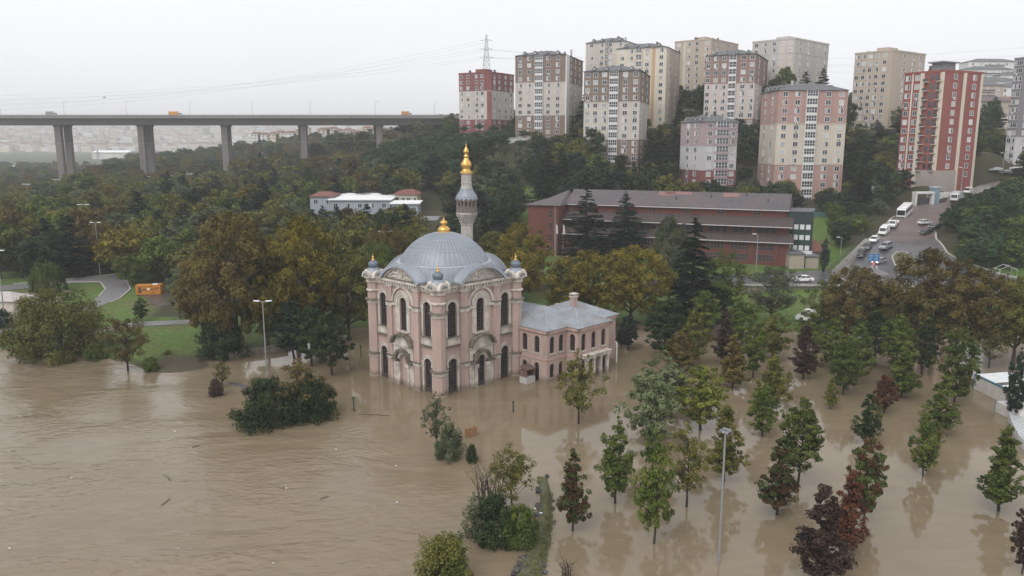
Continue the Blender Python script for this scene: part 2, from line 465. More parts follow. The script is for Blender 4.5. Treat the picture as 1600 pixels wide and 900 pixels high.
# ------------------------------------------------------------------ the flooded mosque
pink = mat('pink_plaster', (.435, .318, .278), .85, .13, .5, dirt=(.27, .215, .185), dirt_amt=.75, dirt_scale=.55, stretch=(1, 1, .22), bump=.2, tide=(.16, .12, .085))
stone = mat('pale_carved_stone', (.58, .53, .47), .85, .16, .8, dirt=(.15, .13, .105), dirt_amt=.78, dirt_scale=.9, stretch=(1, 1, .45), bump=.3, tide=(.17, .13, .09))
mossy = mat('moss_stained_stone', (.17, .148, .115), .9, .4, 1.5, dirt=(.045, .045, .028), dirt_amt=.95, dirt_scale=1.6, bump=.5)
lead = mat('lead_sheet', (.245, .275, .315), .5, .2, .9, dirt=(.165, .18, .205), dirt_amt=.8, dirt_scale=.45, metal=.2, spec=.5)
leadseam = mat('lead_seam', (.34, .37, .41), .5, .15, 2, metal=.15)
gold = mat('gilded_copper', (.66, .40, .12), .36, .12, 3, metal=.85)
glass_dark = mat('dark_window_glass', (.035, .032, .034), .12, .3, 1.0, spec=.6)
iron = mat('dark_iron_grille', (.060, .050, .048), .55, .2, 3)

MOSQUE_C = Vector((-9.8, 114.12, 0)); MOSQUE_R = RAD(45); HS = 7.3
mosque = empty('mosque', MOSQUE_C, MOSQUE_R)
tag(mosque, 'pink plastered domed mosque with grey lead roof standing in the brown flood', 'mosque')

def arch_pts(cx, zs, r, n=10, flat=1.0):
    return [(cx + r * math.cos(math.pi - math.pi * i / n), zs + flat * r * math.sin(math.pi * i / n)) for i in range(n + 1)]
def arch_band(mb, cx, zs, r0, r1, y0, y1, n=12, flat=1.0, a0=0.0, a1=math.pi):
    "an arched moulding between radii r0 and r1, from y0 (front) to y1 (back)"
    vs = []
    for i in range(n + 1):
        a = a1 + (a0 - a1) * i / n
        for r in (r0, r1):
            for y in (y0, y1): vs.append((cx + r * math.cos(a), y, zs + flat * r * math.sin(a)))
    fs = []
    for i in range(n):
        o = i * 4; p = o + 4
        fs += [(o, p, p + 2, o + 2), (o + 2, p + 2, p + 3, o + 3), (o + 1, o + 3, p + 3, p + 1), (o, o + 1, p + 1, p)]
    fs += [(0, 2, 3, 1), (n * 4, n * 4 + 1, n * 4 + 3, n * 4 + 2)]
    mb.add(vs, fs)
def wall_col(mb, u0, u1, z0, z1, ops, y, depth):
    "one bay of wall (front face at y) with arched openings ops = (cx, half, zb, zs) stacked upwards, reveals 'depth' deep"
    zc = z0
    for k, (cx, hf, zb, zs) in enumerate(ops):
        zt = ops[k + 1][2] if k + 1 < len(ops) else z1
        if zb > zc: mb.add([(u0, y, zc), (u1, y, zc), (u1, y, zb), (u0, y, zb)], [(0, 1, 2, 3)])
        for a, b in ((u0, cx - hf), (cx + hf, u1)):
            mb.add([(a, y, zb), (b, y, zb), (b, y, zs), (a, y, zs)], [(0, 1, 2, 3)])
        pts = arch_pts(cx, zs, hf, 10)
        for p, q in zip(pts[:-1], pts[1:]):
            mb.add([(p[0], y, p[1]), (q[0], y, q[1]), (q[0], y, zt), (p[0], y, zt)], [(0, 1, 2, 3)])
        mb.add([(u0, y, zs), (cx - hf, y, zs), (cx - hf, y, zt), (u0, y, zt)], [(0, 1, 2, 3)])
        mb.add([(cx + hf, y, zs), (u1, y, zs), (u1, y, zt), (cx + hf, y, zt)], [(0, 1, 2, 3)])
        out = [(cx - hf, zb)] + pts + [(cx + hf, zb)]
        for i in range(len(out)):
            p, q = out[i], out[(i + 1) % len(out)]
            mb.add([(p[0], y, p[1]), (p[0], y + depth, p[1]), (q[0], y + depth, q[1]), (q[0], y, q[1])], [(0, 1, 2, 3)])
        zc = zt
    if not ops: mb.add([(u0, y, z0), (u1, y, z0), (u1, y, z1), (u0, y, z1)], [(0, 1, 2, 3)])
def arch_window_meshes(hf, zb, zs, name, door=False):
    "a grille of iron bars and the dark pane behind it, in facade coordinates about cx = 0"
    pn = MB(); pts = [(-hf, zb)] + arch_pts(0, zs, hf, 12) + [(hf, zb)]
    n = len(pts); pn.add([(x, .10, z) for x, z in pts], [tuple(range(n - 1, -1, -1))][::-1] and [tuple(range(n))])
    g = MB(); w = .05
    arch_band(g, 0, zs, hf - .09, hf + .02, -.02, .09, 12)
    for sx in (-1, 1): g.box(sx * hf - (.09 if sx > 0 else .02), sx * hf + (.02 if sx > 0 else .09), -.02, .09, zb, zs)
    for x in (-hf * .33, hf * .33): g.box(x - w / 2, x + w / 2, .0, .07, zb + .02, zs + math.sqrt(hf * hf - x * x) - .03)
    z = zb + .5
    while z < zs - .1:
        g.box(-hf + .07, hf - .07, .012, .06, z - w / 2, z + w / 2); z += .55
    g.box(-hf + .05, hf - .05, -.01, .08, zs - .05, zs + .05)
    arch_band(g, 0, zs, hf * .5, hf * .5 + w, .015, .065, 10)
    if door: g.box(-hf + .06, hf - .06, -.012, .075, zb, zb + 1.25)
    else: g.box(-hf + .05, hf - .05, -.012, .075, zb, zb + .12)
    return g.mesh(name), pn.mesh('pane')
def place_window(parent, gm, pm, loc, rz, name='window'):
    w = obj(name, gm, parent, loc, rz); p = obj('pane', pm, w)
    return w
W_LOW = arch_window_meshes(.84, -.6, 4.05, 'window', True)
W_UP = arch_window_meshes(.84, 7.85, 11.95, 'window')
W_MID = arch_window_meshes(.76, 7.95, 11.95, 'window')
W_DOOR = arch_window_meshes(.74, -.6, 3.85, 'portal_grille', True)
for g, p in (W_LOW, W_UP, W_MID, W_DOOR): g.materials.append(iron); p.materials.append(glass_dark)
ZT = 15.0                                               # top of the wall
def facade_meshes():
    out = {}
    y = -HS
    w = MB()
    for s in (-1, 1):
        a, b = (-6.75, -3.2) if s < 0 else (3.2, 6.75)
        wall_col(w, a, b, -2, ZT, [(s * 5.0, .84, -.6, 4.05), (s * 5.0, .84, 7.85, 11.95)], y, .42)
    yc = y - .28                                        # the middle bay stands forward
    wall_col(w, -3.2, 3.2, -2, ZT, [(0, .74, -.6, 3.85), (0, .76, 7.95, 11.95)], yc, .55)
    for s in (-1, 1): w.box(min(s * 3.2, s * 3.198), max(s * 3.2, s * 3.198), yc, y, -2, ZT)
    out['wall'] = (w, pink)
    p = MB()                                            # giant pilasters either side of the middle bay
    for s in (-1, 1):
        a, b = sorted((s * 2.42, s * 3.62)); p.box(a, b, y - .52, y + .1, -2, ZT - .55)
    out['pilaster'] = (p, pink)
    c = MB()                                            # carved trim
    for s in (-1, 1):
        for zb, zs in ((-.6, 4.05), (7.85, 11.95)):
            arch_band(c, s * 5.0, zs, .84, 1.18, y - .16, y + .05); arch_band(c, s * 5.0, zs, 1.18, 1.30, y - .26, y + .05)
            for t in (-1, 1):
                a, b = sorted((s * 5.0 + t * .84, s * 5.0 + t * 1.20)); c.box(a, b, y - .14, y + .05, zb - 1.0 if zb < 0 else zb, zs - .02)
                c.box(a - .06, b + .06, y - .22, y + .05, zs - .32, zs + .06)
        a, b = sorted((s * 3.66, s * 6.5))
        c.box(a, b, y - .15, y + .05, 6.75, 7.72); c.box(a - .0, b, y - .34, y + .05, 7.72, 7.88)
        c.box(a + .5, b - .5, y - .20, y + .05, 6.85, 7.6)
        a, b = sorted((s * 2.34, s * 3.70))              # pilaster caps and bases
        for zb, zt, ov in ((3.45, 3.95, .02), (11.2, 11.75, .02), (14.0, 14.45, .0)):
            c.box(a - ov, b + ov, y - .62, y + .05, zb, zt)
        c.box(a + .02, b - .02, y - .60, y + .05, -2, .12)
    # big arched surround of the middle window
    for r0, r1, d in ((.78, 1.12, .10), (1.12, 1.55, .20), (1.55, 1.70, .30), (2.12, 2.42, .26)):
        arch_band(c, 0, 11.95, r0, r1, yc - d, yc + .05, 18)
    for s in (-1, 1):
        for r0, r1, d in ((.78, 1.12, .10), (1.12, 1.60, .18)):
            a, b = sorted((s * r0, s * r1)); c.box(a, b, yc - d, yc + .05, 7.9, 11.95)
        a, b = sorted((s * 1.1, s * 2.4)); c.box(a, b, yc - .30, yc + .05, 11.45, 11.80)
    c.box(-1.15, 1.15, yc - .3, yc + .05, 7.72, 7.93)
    out['carved_trim'] = (c, stone)
    # portal: rusticated piers, arch and its moulded hood
    q = MB(); yp = yc - .26
    for s in (-1, 1):
        z = -2.0
        while z < 3.3:
            a, b = sorted((s * 1.42, s * 2.30)); q.box(a, b, yp + .02, yc + .05, z + .035, min(z + .5, 3.4)); z += .5
        a, b = sorted((s * .78, s * 1.38)); q.box(a, b, yp - .06, yc + .05, -2, 3.42)
        a, b = sorted((s * .74, s * 1.50)); q.box(a, b, yp - .26, yc + .05, 2.9, 3.42)
        q.box(a, b, yp - .24, yc + .05, -2, .2)
        z = 4.0
        while z < 5.7:
            a, b = sorted((s * 1.62, s * 2.25)); q.box(a, b, yp + .02, yc + .05, z + .035, min(z + .5, 5.75)); z += .5
    q.box(-1.62, 1.62, yp + .06, yc + .02, 4.95, 5.75)
    arch_band(q, 0, 3.85, .76, 1.25, yp - .05, yc + .05, 16)
    q.box(-2.3, 2.3, yp - .12, yc + .05, 5.75, 6.0)
    tym = [(-2.1, 6.0), (2.1, 6.0)] + [(2.1 * math.cos(a), 6.0 + 1.45 * math.sin(a)) for a in [math.pi * i / 14 for i in range(1, 14)]]
    q.prism_y(tym, yp + .08, yc + .05)
    out['portal_surround'] = (q, stone)
    moss = []
    def ml(*q): k = MB(); k.box(*q); moss.append(k)
    k = MB(); arch_band(k, 0, 3.85, 1.25, 1.62, yp - .50, yc + .05, 16); moss.append(k)
    k = MB(); arch_band(k, 0, 6.0, 2.05, 2.38, yp - .62, yc + .05, 18, flat=.70); moss.append(k)
    for s in (-1, 1):
        a, b = sorted((s * 1.25, s * 2.33)); ml(a, b, yp - .40, yc + .05, 3.52, 3.80)
        a, b = sorted((s * 2.3, s * 3.75))
        for z in (3.93, 11.73): ml(a, b, y - .70, y + .05, z, z + .14)
        a, b = sorted((s * 3.76, s * 6.3)); ml(a, b, y - .32, y + .05, 6.52, 6.72); ml(a, b, y - .40, y + .05, 7.86, 7.93)
        for z in (3.9, 11.8):
            a, b = sorted((s * 6.2, s * 6.5)); ml(a, b, y - .30, y + .05, z, z + .2)
            a, b = sorted((s * 3.76, s * 3.82)); ml(a, b, y - .34, y + .05, z, z + .2)
    ml(-3.9, 3.9, yc - .78, yc + .1, 15.21, 15.27)
    for s in (-1, 1): a, b = sorted((s * 4.12, s * 6.4)); ml(a, b, y - .68, y + .1, 15.11, 15.17)
    for i, k in enumerate(moss): out['moss_ledge%02d' % i] = (k, mossy)
    # entablature with brackets
    e = MB()
    for s in (-1, 1):
        a, b = sorted((s * 3.7, s * 6.8)); e.box(a, b, y - .25, y + .1, 14.1, 14.6); e.box(a, b, y - .62, y + .1, 14.78, 15.12)
        u = a + .2
        while u < b - .2: e.box(u, u + .26, y - .5, y + .05, 14.45, 14.78); u += .52
    e.box(-3.85, 3.85, yc - .30, yc + .1, 14.12, 14.5); e.box(-4.1, 4.1, yc - .72, yc + .1, 14.82, 15.22)
    u = -3.75
    while u < 3.6: e.box(u, u + .28, yc - .58, yc + .05, 14.44, 14.82); u += .56
    out['entablature'] = (e, stone)
    # segmental pediment
    t = MB(); R, zc = 5.45, 15.2 + 2.0 - 5.45 + .15
    hw = 4.15; a1 = math.acos(hw / R)
    arc = [(R * math.cos(a), zc + R * math.sin(a)) for a in [a1 + (math.pi - 2 * a1) * i / 20 for i in range(21)]]
    t.prism_y([(hw * .97, 15.2)] + [(x * .97, z - .2) for x, z in arc] + [(-hw * .97, 15.2)], yc - .25, yc + .3)
    arch_band(t, 0, zc, R - .62, R - .28, yc - .42, yc + .1, 22, a0=a1, a1=math.pi - a1)
    for i in range(1, 21):
        a = a1 + (math.pi - 2 * a1) * i / 21; x, z = (R - .50) * math.cos(a), zc + (R - .50) * math.sin(a)
        t.box(x - .12, x + .12, yc - .62, yc - .1, z - .12, z + .10)
    arch_band(t, 0, 16.1, .38, .56, yc - .42, yc - .1, 20, a0=0, a1=2 * math.pi)
    arch_band(t, 0, 16.1, .12, .24, yc - .40, yc - .1, 14, a0=0, a1=2 * math.pi)
    for s in (-1, 1):
        t.tube([(s * .7, yc - .3, 16.0), (s * 1.5, yc - .33, 16.2), (s * 2.4, yc - .3, 15.75), (s * 3.1, yc - .3, 15.5)], [.14, .2, .16, .08], 6)
        t.tube([(s * .8, yc - .3, 15.6), (s * 1.7, yc - .33, 15.6), (s * 2.6, yc - .3, 15.4)], [.1, .14, .06], 6)
    out['pediment'] = (t, stone)
    # lead vault over the pediment running back into the dome
    v = MB(); v.smooth = True
    arch_band(v, 0, zc, R - .30, R + .06, yc - .85, -3.2, 22, a0=a1 - .06, a1=math.pi - a1 + .06)
    out['vault_roof'] = (v, lead)
    vs = MB()
    for yy in (-7.0, -6.2, -5.4):
        arch_band(vs, 0, zc, R + .03, R + .10, yy, yy + .07, 20, a0=a1, a1=math.pi - a1)
    arch_band(vs, 0, zc, R - .34, R + .12, yc - .92, yc - .80, 22, a0=a1 - .06, a1=math.pi - a1 + .06)
    out['roof_seam'] = (vs, leadseam)
    return out
for name, (mb, m) in facade_meshes().items():
    name = name.rstrip('0123456789')
    me = mb.mesh(name); me.materials.append(m)
    for k in range(4):
        if k in (1, 2) and name in ('portal_surround', 'moss_ledge', 'carved_trim'): continue
        o = obj(name, me, mosque, rz=k * math.pi / 2)
for k in (0, 3):
    rz = k * math.pi / 2
    M = Matrix.Rotation(rz, 4, 'Z')
    for s in (-1, 1):
        place_window(mosque, *W_LOW, M @ Vector((s * 5.0, -HS + .20, 0)), rz)
        place_window(mosque, *W_UP, M @ Vector((s * 5.0, -HS + .20, 0)), rz)
    place_window(mosque, *W_MID, M @ Vector((0, -HS - .28 + .22, 0)), rz)
    if k == 0: place_window(mosque, *W_DOOR, M @ Vector((0, -HS - .28 + .10, 0)), rz, 'portal_grille')
    else:
        b = MB(); b.prism_y([(-.74, -2), (.74, -2)] + arch_pts(0, 3.85, .74, 12)[::-1], 0, .1)
        tag(b.build('walled_doorway', pink, mosque, M @ Vector((0, -HS - .28 + .12, 0)), rz), 'walled up doorway plastered pink')
for k in (1, 2):                                       # the unseen sides keep plain dark windows
    rz = k * math.pi / 2; M = Matrix.Rotation(rz, 4, 'Z')
    for s in (-1, 1):
        place_window(mosque, *W_UP, M @ Vector((s * 5.0, -HS + .20, 0)), rz); place_window(mosque, *W_LOW, M @ Vector((s * 5.0, -HS + .20, 0)), rz)
    place_window(mosque, *W_MID, M @ Vector((0, -HS - .28 + .22, 0)), rz); place_window(mosque, *W_DOOR, M @ Vector((0, -HS - .28 + .10, 0)), rz, 'portal_grille')
# corner columns with their turrets
def column_mesh():
    shaft = MB(); shaft.lathe([(1.0, -2), (1.0, 3.4), (.95, 3.4), (.95, 14.7)], 8, a0=math.pi / 8)
    ringl = []
    for z0, z1, z2, r in ((3.05, 3.45, 3.66, 1.28), (11.0, 11.42, 11.64, 1.28)):
        q = MB(); q.lathe([(.97, z0), (1.06, z0), (1.06, z1), (r, z1 + .04), (r, z2), (.97, z2 + .03)], 16, a0=.2); ringl.append(('column_ring', q, stone))
        q = MB(); q.lathe([(.98, z1 + .02), (r + .04, z1 + .08), (r + .04, z1 + .24), (.98, z1 + .32)], 16, a0=.2); ringl.append(('moss_ledge', q, mossy))
    q = MB(); q.lathe([(.94, 12.75), (1.08, 12.8), (1.12, 12.92), (1.08, 13.04), (.94, 13.08)], 16); ringl.append(('column_ring', q, stone))
    q = MB(); q.lathe([(.94, 14.05), (1.08, 14.1), (1.08, 14.55), (1.36, 14.7), (1.36, 14.9), (1.1, 14.95)], 16); ringl.append(('column_capital', q, stone))
    q = MB(); q.lathe([(1.0, -2), (1.10, -2), (1.10, .18), (1.0, .25)], 16); ringl.append(('column_base', q, stone))
    for i in range(4):                                  # little arched gablets round the top
        b = MB(); a = i * math.pi / 2
        arch_band(b, 0, 14.85, .62, .95, -1.42, -.3, 10); b.prism_y([(-.62, 14.85), (.62, 14.85)] + arch_pts(0, 14.85, .62, 8)[::-1], -1.26, -.3)
        M = Matrix.Rotation(a, 3, 'Z'); b.v = [tuple(M @ Vector(v)) for v in b.v]; ringl.append(('gablet', b, stone))
    skirt = MB(); skirt.smooth = True
    skirt.lathe([(1.34, 15.15), (1.22, 15.42), (.98, 15.72), (.80, 15.98), (.70, 16.12)], 32, cap=True, ripple=lambda a, z: .16 * math.cos(4 * a) * max(0, (15.9 - z)) / .75)
    onion = MB(); onion.smooth = True
    prof = [(.56, 16.10), (.64, 16.16), (.60, 16.24), (.70, 16.42), (.74, 16.62), (.69, 16.82), (.53, 17.0), (.34, 17.12), (.18, 17.2)]
    onion.lathe(prof, 48, ripple=lambda a, z: .035 * math.cos(12 * a))
    fin = MB(); fin.smooth = True
    fin.lathe([(.22, 17.14), (.27, 17.22), (.22, 17.32), (.11, 17.40), (.09, 17.46), (.18, 17.56), (.18, 17.64), (.08, 17.74), (.05, 17.82), (.08, 17.9), (.03, 17.98), (.01, 18.15)], 16)
    res = []
    for nm, b, m in [('column', shaft, pink)] + ringl + [('turret_skirt', skirt, lead), ('turret_dome', onion, mat('blue_lead', (.135, .165, .205), .45, .15, 2, metal=.3)), ('finial', fin, gold)]:
        me = b.mesh(nm); me.materials.append(m); res.append((nm, me))
    return res
_cm = column_mesh()
for sx, sy in ((1, -1), (-1, -1), (-1, 1), (1, 1)):
    root = obj('corner_column', _cm[0][1], mosque, (sx * HS, sy * HS, 0))
    for nm, me in _cm[1:]: obj(nm, me, root)
# roof: sheeted skirt from the square up to the ring, then the dome
def roof():
    b = MB(); b.smooth = True; n = 96
    rows = []
    for t in [i / 8 for i in range(9)]:
        row = []
        for i in range(n):
            a = 2 * math.pi * i / n; c, s = math.cos(a), math.sin(a)
            sq = min(7.0 / max(abs(c), abs(s), 1e-6), 8.8)
            r = sq * (1 - t) ** 1.0 + 6.75 * t if sq > 6.75 else 6.75
            z = 14.4 + 2.68 * math.sin(t * math.pi / 2) ** .85
            row.append((r * c, r * s, z))
        rows.append(row)
    vs = [v for row in rows for v in row]; fs = []
    for j in range(len(rows) - 1):
        for i in range(n): k = (i + 1) % n; fs.append((j * n + i, j * n + k, (j + 1) * n + k, (j + 1) * n + i))
    b.add(vs, fs)
    o = b.build('roof_skirt', lead, mosque)
    sm = MB()                                            # standing seams of the skirt, one mesh rotated round
    for tt in range(len(rows) - 1): pass
    for i in range(0, n, 3):
        a = 2 * math.pi * i / n
        path = [Vector(rows[j][i]) + Vector((math.cos(a) * .02, math.sin(a) * .02, .03)) for j in range(len(rows))]
        s1 = MB(); s1.tube(path, .045, 4); s1.build('roof_seam', leadseam, o)
    ring = MB(); ring.smooth = True
    ring.lathe([(6.70, 16.98), (6.86, 17.04), (6.86, 17.14), (6.66, 17.22), (6.4, 17.24)], 72, cap=False)
    ring.build('dome_ring', leadseam, mosque)
    d = MB(); d.smooth = True
    R = 7.0; zc = 21.3 - R
    prof = []
    a0 = math.asin((17.25 - zc) / R)
    for i in range(15):
        a = a0 + (math.pi / 2 - .05 - a0) * i / 14; prof.append((R * math.cos(a), zc + R * math.sin(a)))
    d.lathe(prof, 96, cap=False)
    dome = d.build('dome', lead, mosque)
    s2 = MB(); s2.tube([(r + .02, 0, z + .02) for r, z in prof], .055, 4); me = s2.mesh('roof_seam'); me.materials.append(leadseam)
    for i in range(56): obj('roof_seam', me, dome, rz=2 * math.pi * (i + .5) / 56)
    for j in (4, 8):                                    # horizontal laps of the sheets
        l = MB(); r, z = prof[j]; l.lathe([(r, z), (r + .05, z + .01), (r + .03, z + .07), (r - .02, z + .08)], 72, cap=False); l.build('sheet_lap', leadseam, dome)
    f = MB(); f.smooth = True
    f.lathe([(.95, 20.95), (1.0, 21.05), (.96, 21.15), (.90, 21.55), (.93, 21.62), (.72, 21.95), (.40, 22.15), (.28, 22.25), (.26, 22.32), (.52, 22.5), (.56, 22.65), (.40, 22.85), (.18, 22.98), (.10, 23.05), (.14, 23.15), (.05, 23.28), (.01, 23.6)], 40,
            ripple=lambda a, z: .03 * math.cos(14 * a) if 21.6 < z < 22.9 else 0)
    f.build('finial', gold, mosque)
roof()

# ------------------------------------------------------------------ minaret
grey_stone = mat('weathered_limestone', (.44, .41, .375), .85, .16, 1.2, dirt=(.16, .14, .12), dirt_amt=.8, dirt_scale=1.0, stretch=(1, 1, .5), bump=.3)
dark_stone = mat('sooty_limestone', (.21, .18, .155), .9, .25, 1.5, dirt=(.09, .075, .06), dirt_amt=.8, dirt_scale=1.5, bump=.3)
MX, MY = -7.25, 127.6
minaret = empty('minaret', (MX, MY, 0)); tag(minaret, 'slender stone minaret with lead skirt and tall gilded onion spire behind the dome', 'minaret')
flute = lambda a, z: .018 * math.cos(16 * a)
b = MB(); b.lathe([(1.6, -1.5), (1.6, 9.0), (1.05, 11.5), (.98, 12.5), (.93, 21.2)], 32, ripple=flute); b.build('shaft', grey_stone, minaret)
b = MB(); b.lathe([(.95, 20.9), (1.05, 21.0), (1.05, 21.3)], 16); b.build('collar', grey_stone, minaret)
for j, (z, r0, r1, n) in enumerate(((21.3, 1.0, 1.22, 20), (21.8, 1.2, 1.42, 22), (22.25, 1.38, 1.66, 24))):   # corbel tiers
    b = MB(); b.lathe([(r0 - .1, z), (r0, z + .05), (r1 - .08, z + .42), (r1 - .1, z + .5)], 24)
    for i in range(n):
        a = 2 * math.pi * i / n; c, s = math.cos(a), math.sin(a); w = .09
        M = Matrix.Rotation(a, 3, 'Z')
        bb = MB(); bb.box(r0 - .1, r1 + .02, -w, w, z + .08, z + .46); b.add([M @ Vector(v) for v in bb.v], bb.f)
    b.build('corbel_tier', grey_stone, minaret)
b = MB(); b.lathe([(1.55, 22.7), (1.74, 22.72), (1.74, 22.9), (1.6, 22.95)], 24); b.build('balcony_floor', grey_stone, minaret)
b = MB(); b.lathe([(1.62, 22.9), (1.62, 23.75), (1.70, 23.78), (1.70, 23.9), (1.5, 23.92), (1.5, 22.9)], 16, cap=False)
for i in range(16):
    M = Matrix.Rotation(2 * math.pi * i / 16, 3, 'Z'); bb = MB(); bb.box(1.58, 1.70, -.16, .16, 23.02, 23.62); b.add([M @ Vector(v) for v in bb.v], bb.f)
b.build('balcony_parapet', dark_stone, minaret)
for i in range(16):                                     # arcade posts and arches round the gallery
    b = MB(); b.box(1.50, 1.66, -.10, .10, 23.9, 24.7)
    b.box(1.52, 1.64, -.31, .31, 24.75, 25.45)
    b.build('arcade_post', dark_stone, minaret, rz=2 * math.pi * (i + .5) / 16)
b = MB(); b.lathe([(.86, 22.9), (.86, 26.6)], 16); b.build('inner_shaft', dark_stone, minaret)
b = MB(); n = 32
vs = [(1.78 * math.cos(2 * math.pi * i / n), 1.78 * math.sin(2 * math.pi * i / n), 25.25 - (.38 if i % 2 else 0)) for i in range(n)]
vs += [(1.60 * math.cos(2 * math.pi * i / n), 1.60 * math.sin(2 * math.pi * i / n), 25.55) for i in range(n)]
vs += [(1.05 * math.cos(2 * math.pi * i / n), 1.05 * math.sin(2 * math.pi * i / n), 26.35) for i in range(n)]
vs += [(.86 * math.cos(2 * math.pi * i / n), .86 * math.sin(2 * math.pi * i / n), 26.85) for i in range(n)]
b.add(vs, [(j * n + i, j * n + (i + 1) % n, (j + 1) * n + (i + 1) % n, (j + 1) * n + i) for j in range(3) for i in range(n)])
sk = b.build('lead_skirt', lead, minaret)
s1 = MB(); s1.tube([(1.62, 0, 25.56), (1.07, 0, 26.37), (.88, 0, 26.87)], .035, 4); me = s1.mesh('roof_seam'); me.materials.append(leadseam)
for i in range(16): obj('roof_seam', me, sk, rz=2 * math.pi * i / 16)
b = MB(); b.lathe([(.82, 26.7), (.92, 26.75), (.92, 26.95), (.84, 27.0), (.82, 27.5), (.88, 27.55), (.88, 27.68), (.80, 27.72), (.80, 29.1)], 16); b.build('upper_shaft', grey_stone, minaret)
b = MB(); b.lathe([(.80, 29.05), (1.0, 29.12), (1.0, 29.32), (.92, 29.4)], 24); b.build('gilded_base', gold, minaret)
b = MB(); b.smooth = True
b.lathe([(.92, 29.36), (.62, 29.62), (.56, 29.8), (.80, 30.25), (.82, 30.5), (.68, 30.85), (.46, 31.2), (.34, 31.45), (.30, 31.55), (.42, 31.7), (.42, 31.85), (.26, 32.0), (.24, 32.1), (.44, 32.4), (.44, 32.6), (.26, 32.95), (.12, 33.2), (.08, 33.5), (.10, 33.6), (.02, 33.75)], 48,
        ripple=lambda a, z: .05 * math.cos(12 * a) if 29.7 < z < 31.3 else .02 * math.cos(12 * a))
b.build('gilded_spire', gold, minaret)
b = MB(); arch_band(b, 0, 34.0, .16, .24, -.03, .03, 12, a0=-.9 + math.pi / 2 + .3, a1=2 * math.pi + math.pi / 2 - .9); b.build('crescent', mat('green_bronze', (.12, .22, .18), .5, .2, 3), minaret)

# ------------------------------------------------------------------ annex of the mosque
KA = math.sqrt(.5)
RC = Vector((-9.8 + 14.6 * KA, 103.8 + 14.6 * KA, 0))
annex = empty('annex_building', RC, RAD(45))            # local +x along the front, local -y outwards
tag(annex, 'two storey pink annex with grey hipped metal roof beside the mosque', 'building')
EV = 7.62
def ann_wall(x0, x1, y, wins, rz, origin, name='wall'):
    "a straight wall piece in its own frame (x along, -y outwards)"
    b = MB(); cuts = sorted(wins, key=lambda t: t[0])
    colz = {}
    for cx, hf, zb, zs in cuts: colz.setdefault(cx, []).append((cx, hf, zb, zs))
    xs = sorted(colz); edges = [x0] + [(a + c) / 2 for a, c in zip(xs[:-1], xs[1:])] + [x1]
    if not xs: wall_col(b, x0, x1, -2, EV, [], 0, .3)
    for i, cx in enumerate(xs): wall_col(b, edges[i], edges[i + 1], -2, EV, sorted(colz[cx], key=lambda t: t[2]), 0, .32)
    o = b.build(name, pink, annex, origin, rz)
    M = Matrix.Rotation(rz, 4, 'Z')
    for cx, hf, zb, zs in wins:
        g = MB(); arch_band(g, 0, zs, hf - .05, hf + .02, .0, .08, 8, flat=1)
        for sx in (-1, 1): g.box(sx * hf - .05, sx * hf + .05, .0, .08, zb, zs)
        g.box(-.03, .03, .01, .06, zb, zs + hf - .04); g.box(-hf, hf, .0, .07, zb, zb + .08)
        z = zb + .45
        while z < zs + .1: g.box(-hf + .03, hf - .03, .015, .055, z, z + .05); z += .45
        w = g.build('window', iron, o, (cx, .2, 0))
        pn = MB(); pts = [(-hf, zb)] + arch_pts(0, zs, hf, 8) + [(hf, zb)]
        pn.add([(x, .09, z) for x, z in pts], [tuple(range(len(pts)))]); pn.mat(1)
        w.data.materials.append(glass_dark)
        # pane joins the window as its second material
        me = w.data; bm = bmesh.new(); bm.from_mesh(me); vv = [bm.verts.new(v) for v in pn.v]; f = bm.faces.new(vv); f.material_index = 1; bm.to_mesh(me); bm.free()
        if zb > 1:
            s = MB(); s.box(-hf - .12, hf + .12, -.12, .05, zb - .14, zb); s.build('sill', stone, o, (cx, 0, 0))
UPW = (.42, 4.35, 6.0); LOW = (.42, .55, 2.2)
def up(x): return (x, .50, 4.2, 6.2)
def lo(x): return (x, .48, .6, 2.2)
# side wall towards the mosque: runs from the column (y = 0) to the corner (y = -6.25)
ann_wall(0, 6.25, 0, [up(1.9), up(4.3), lo(1.9), (4.3, .46, -.8, 2.3)], -math.pi / 2, (0, 0, 0))
ann_wall(0, 4.3, 0, [up(1.15), up(3.1), lo(1.15), lo(3.1)], 0, (0, -6.25, 0))
ann_wall(0, 2.1, 0, [up(1.05), lo(1.05)], -math.pi / 2, (4.3, -6.25, 0))
ann_wall(0, 7.2, 0, [up(1.3), up(3.6), up(5.9), lo(1.3), lo(3.6), lo(5.9)], 0, (4.3, -8.35, 0))
ann_wall(0, 2.1, 0, [], math.pi / 2, (11.5, -8.35, 0))
ann_wall(0, 4.3, 0, [up(1.3)], 0, (11.5, -6.25, 0))
ann_wall(0, 12.5, 0, [up(3), up(7)], math.pi / 2, (15.8, -6.25, 0))
bk = MB(); bk.box(.3, 15.5, -5.9, 6.2, -2, EV - .2); bk.build('core', pink, annex)
bd = MB()                                               # string course and eaves mouldings follow the outline
outl = [(0, 0), (0, -6.25), (4.3, -6.25), (4.3, -8.35), (11.5, -8.35), (11.5, -6.25), (15.8, -6.25), (15.8, 6.2)]
for (x0, y0), (x1, y1) in zip(outl[:-1], outl[1:]):
    a, c = sorted((x0, x1)); d, e = sorted((y0, y1))
    for z0, z1, o in ((3.25, 3.42, .07), (7.05, 7.25, .08), (7.25, 7.62, .28)):
        bd.box(a - o - (z1 * .002), c + o, d - o, e + (.02 if y0 != y1 else .0) + (0 if y0 != y1 else .02), z0, z1)
bd.build('moulding', mat('pink_moulding', (.50, .335, .285), .8, .1, .8, dirt=(.2, .16, .13), dirt_amt=.6, dirt_scale=1.5), annex)
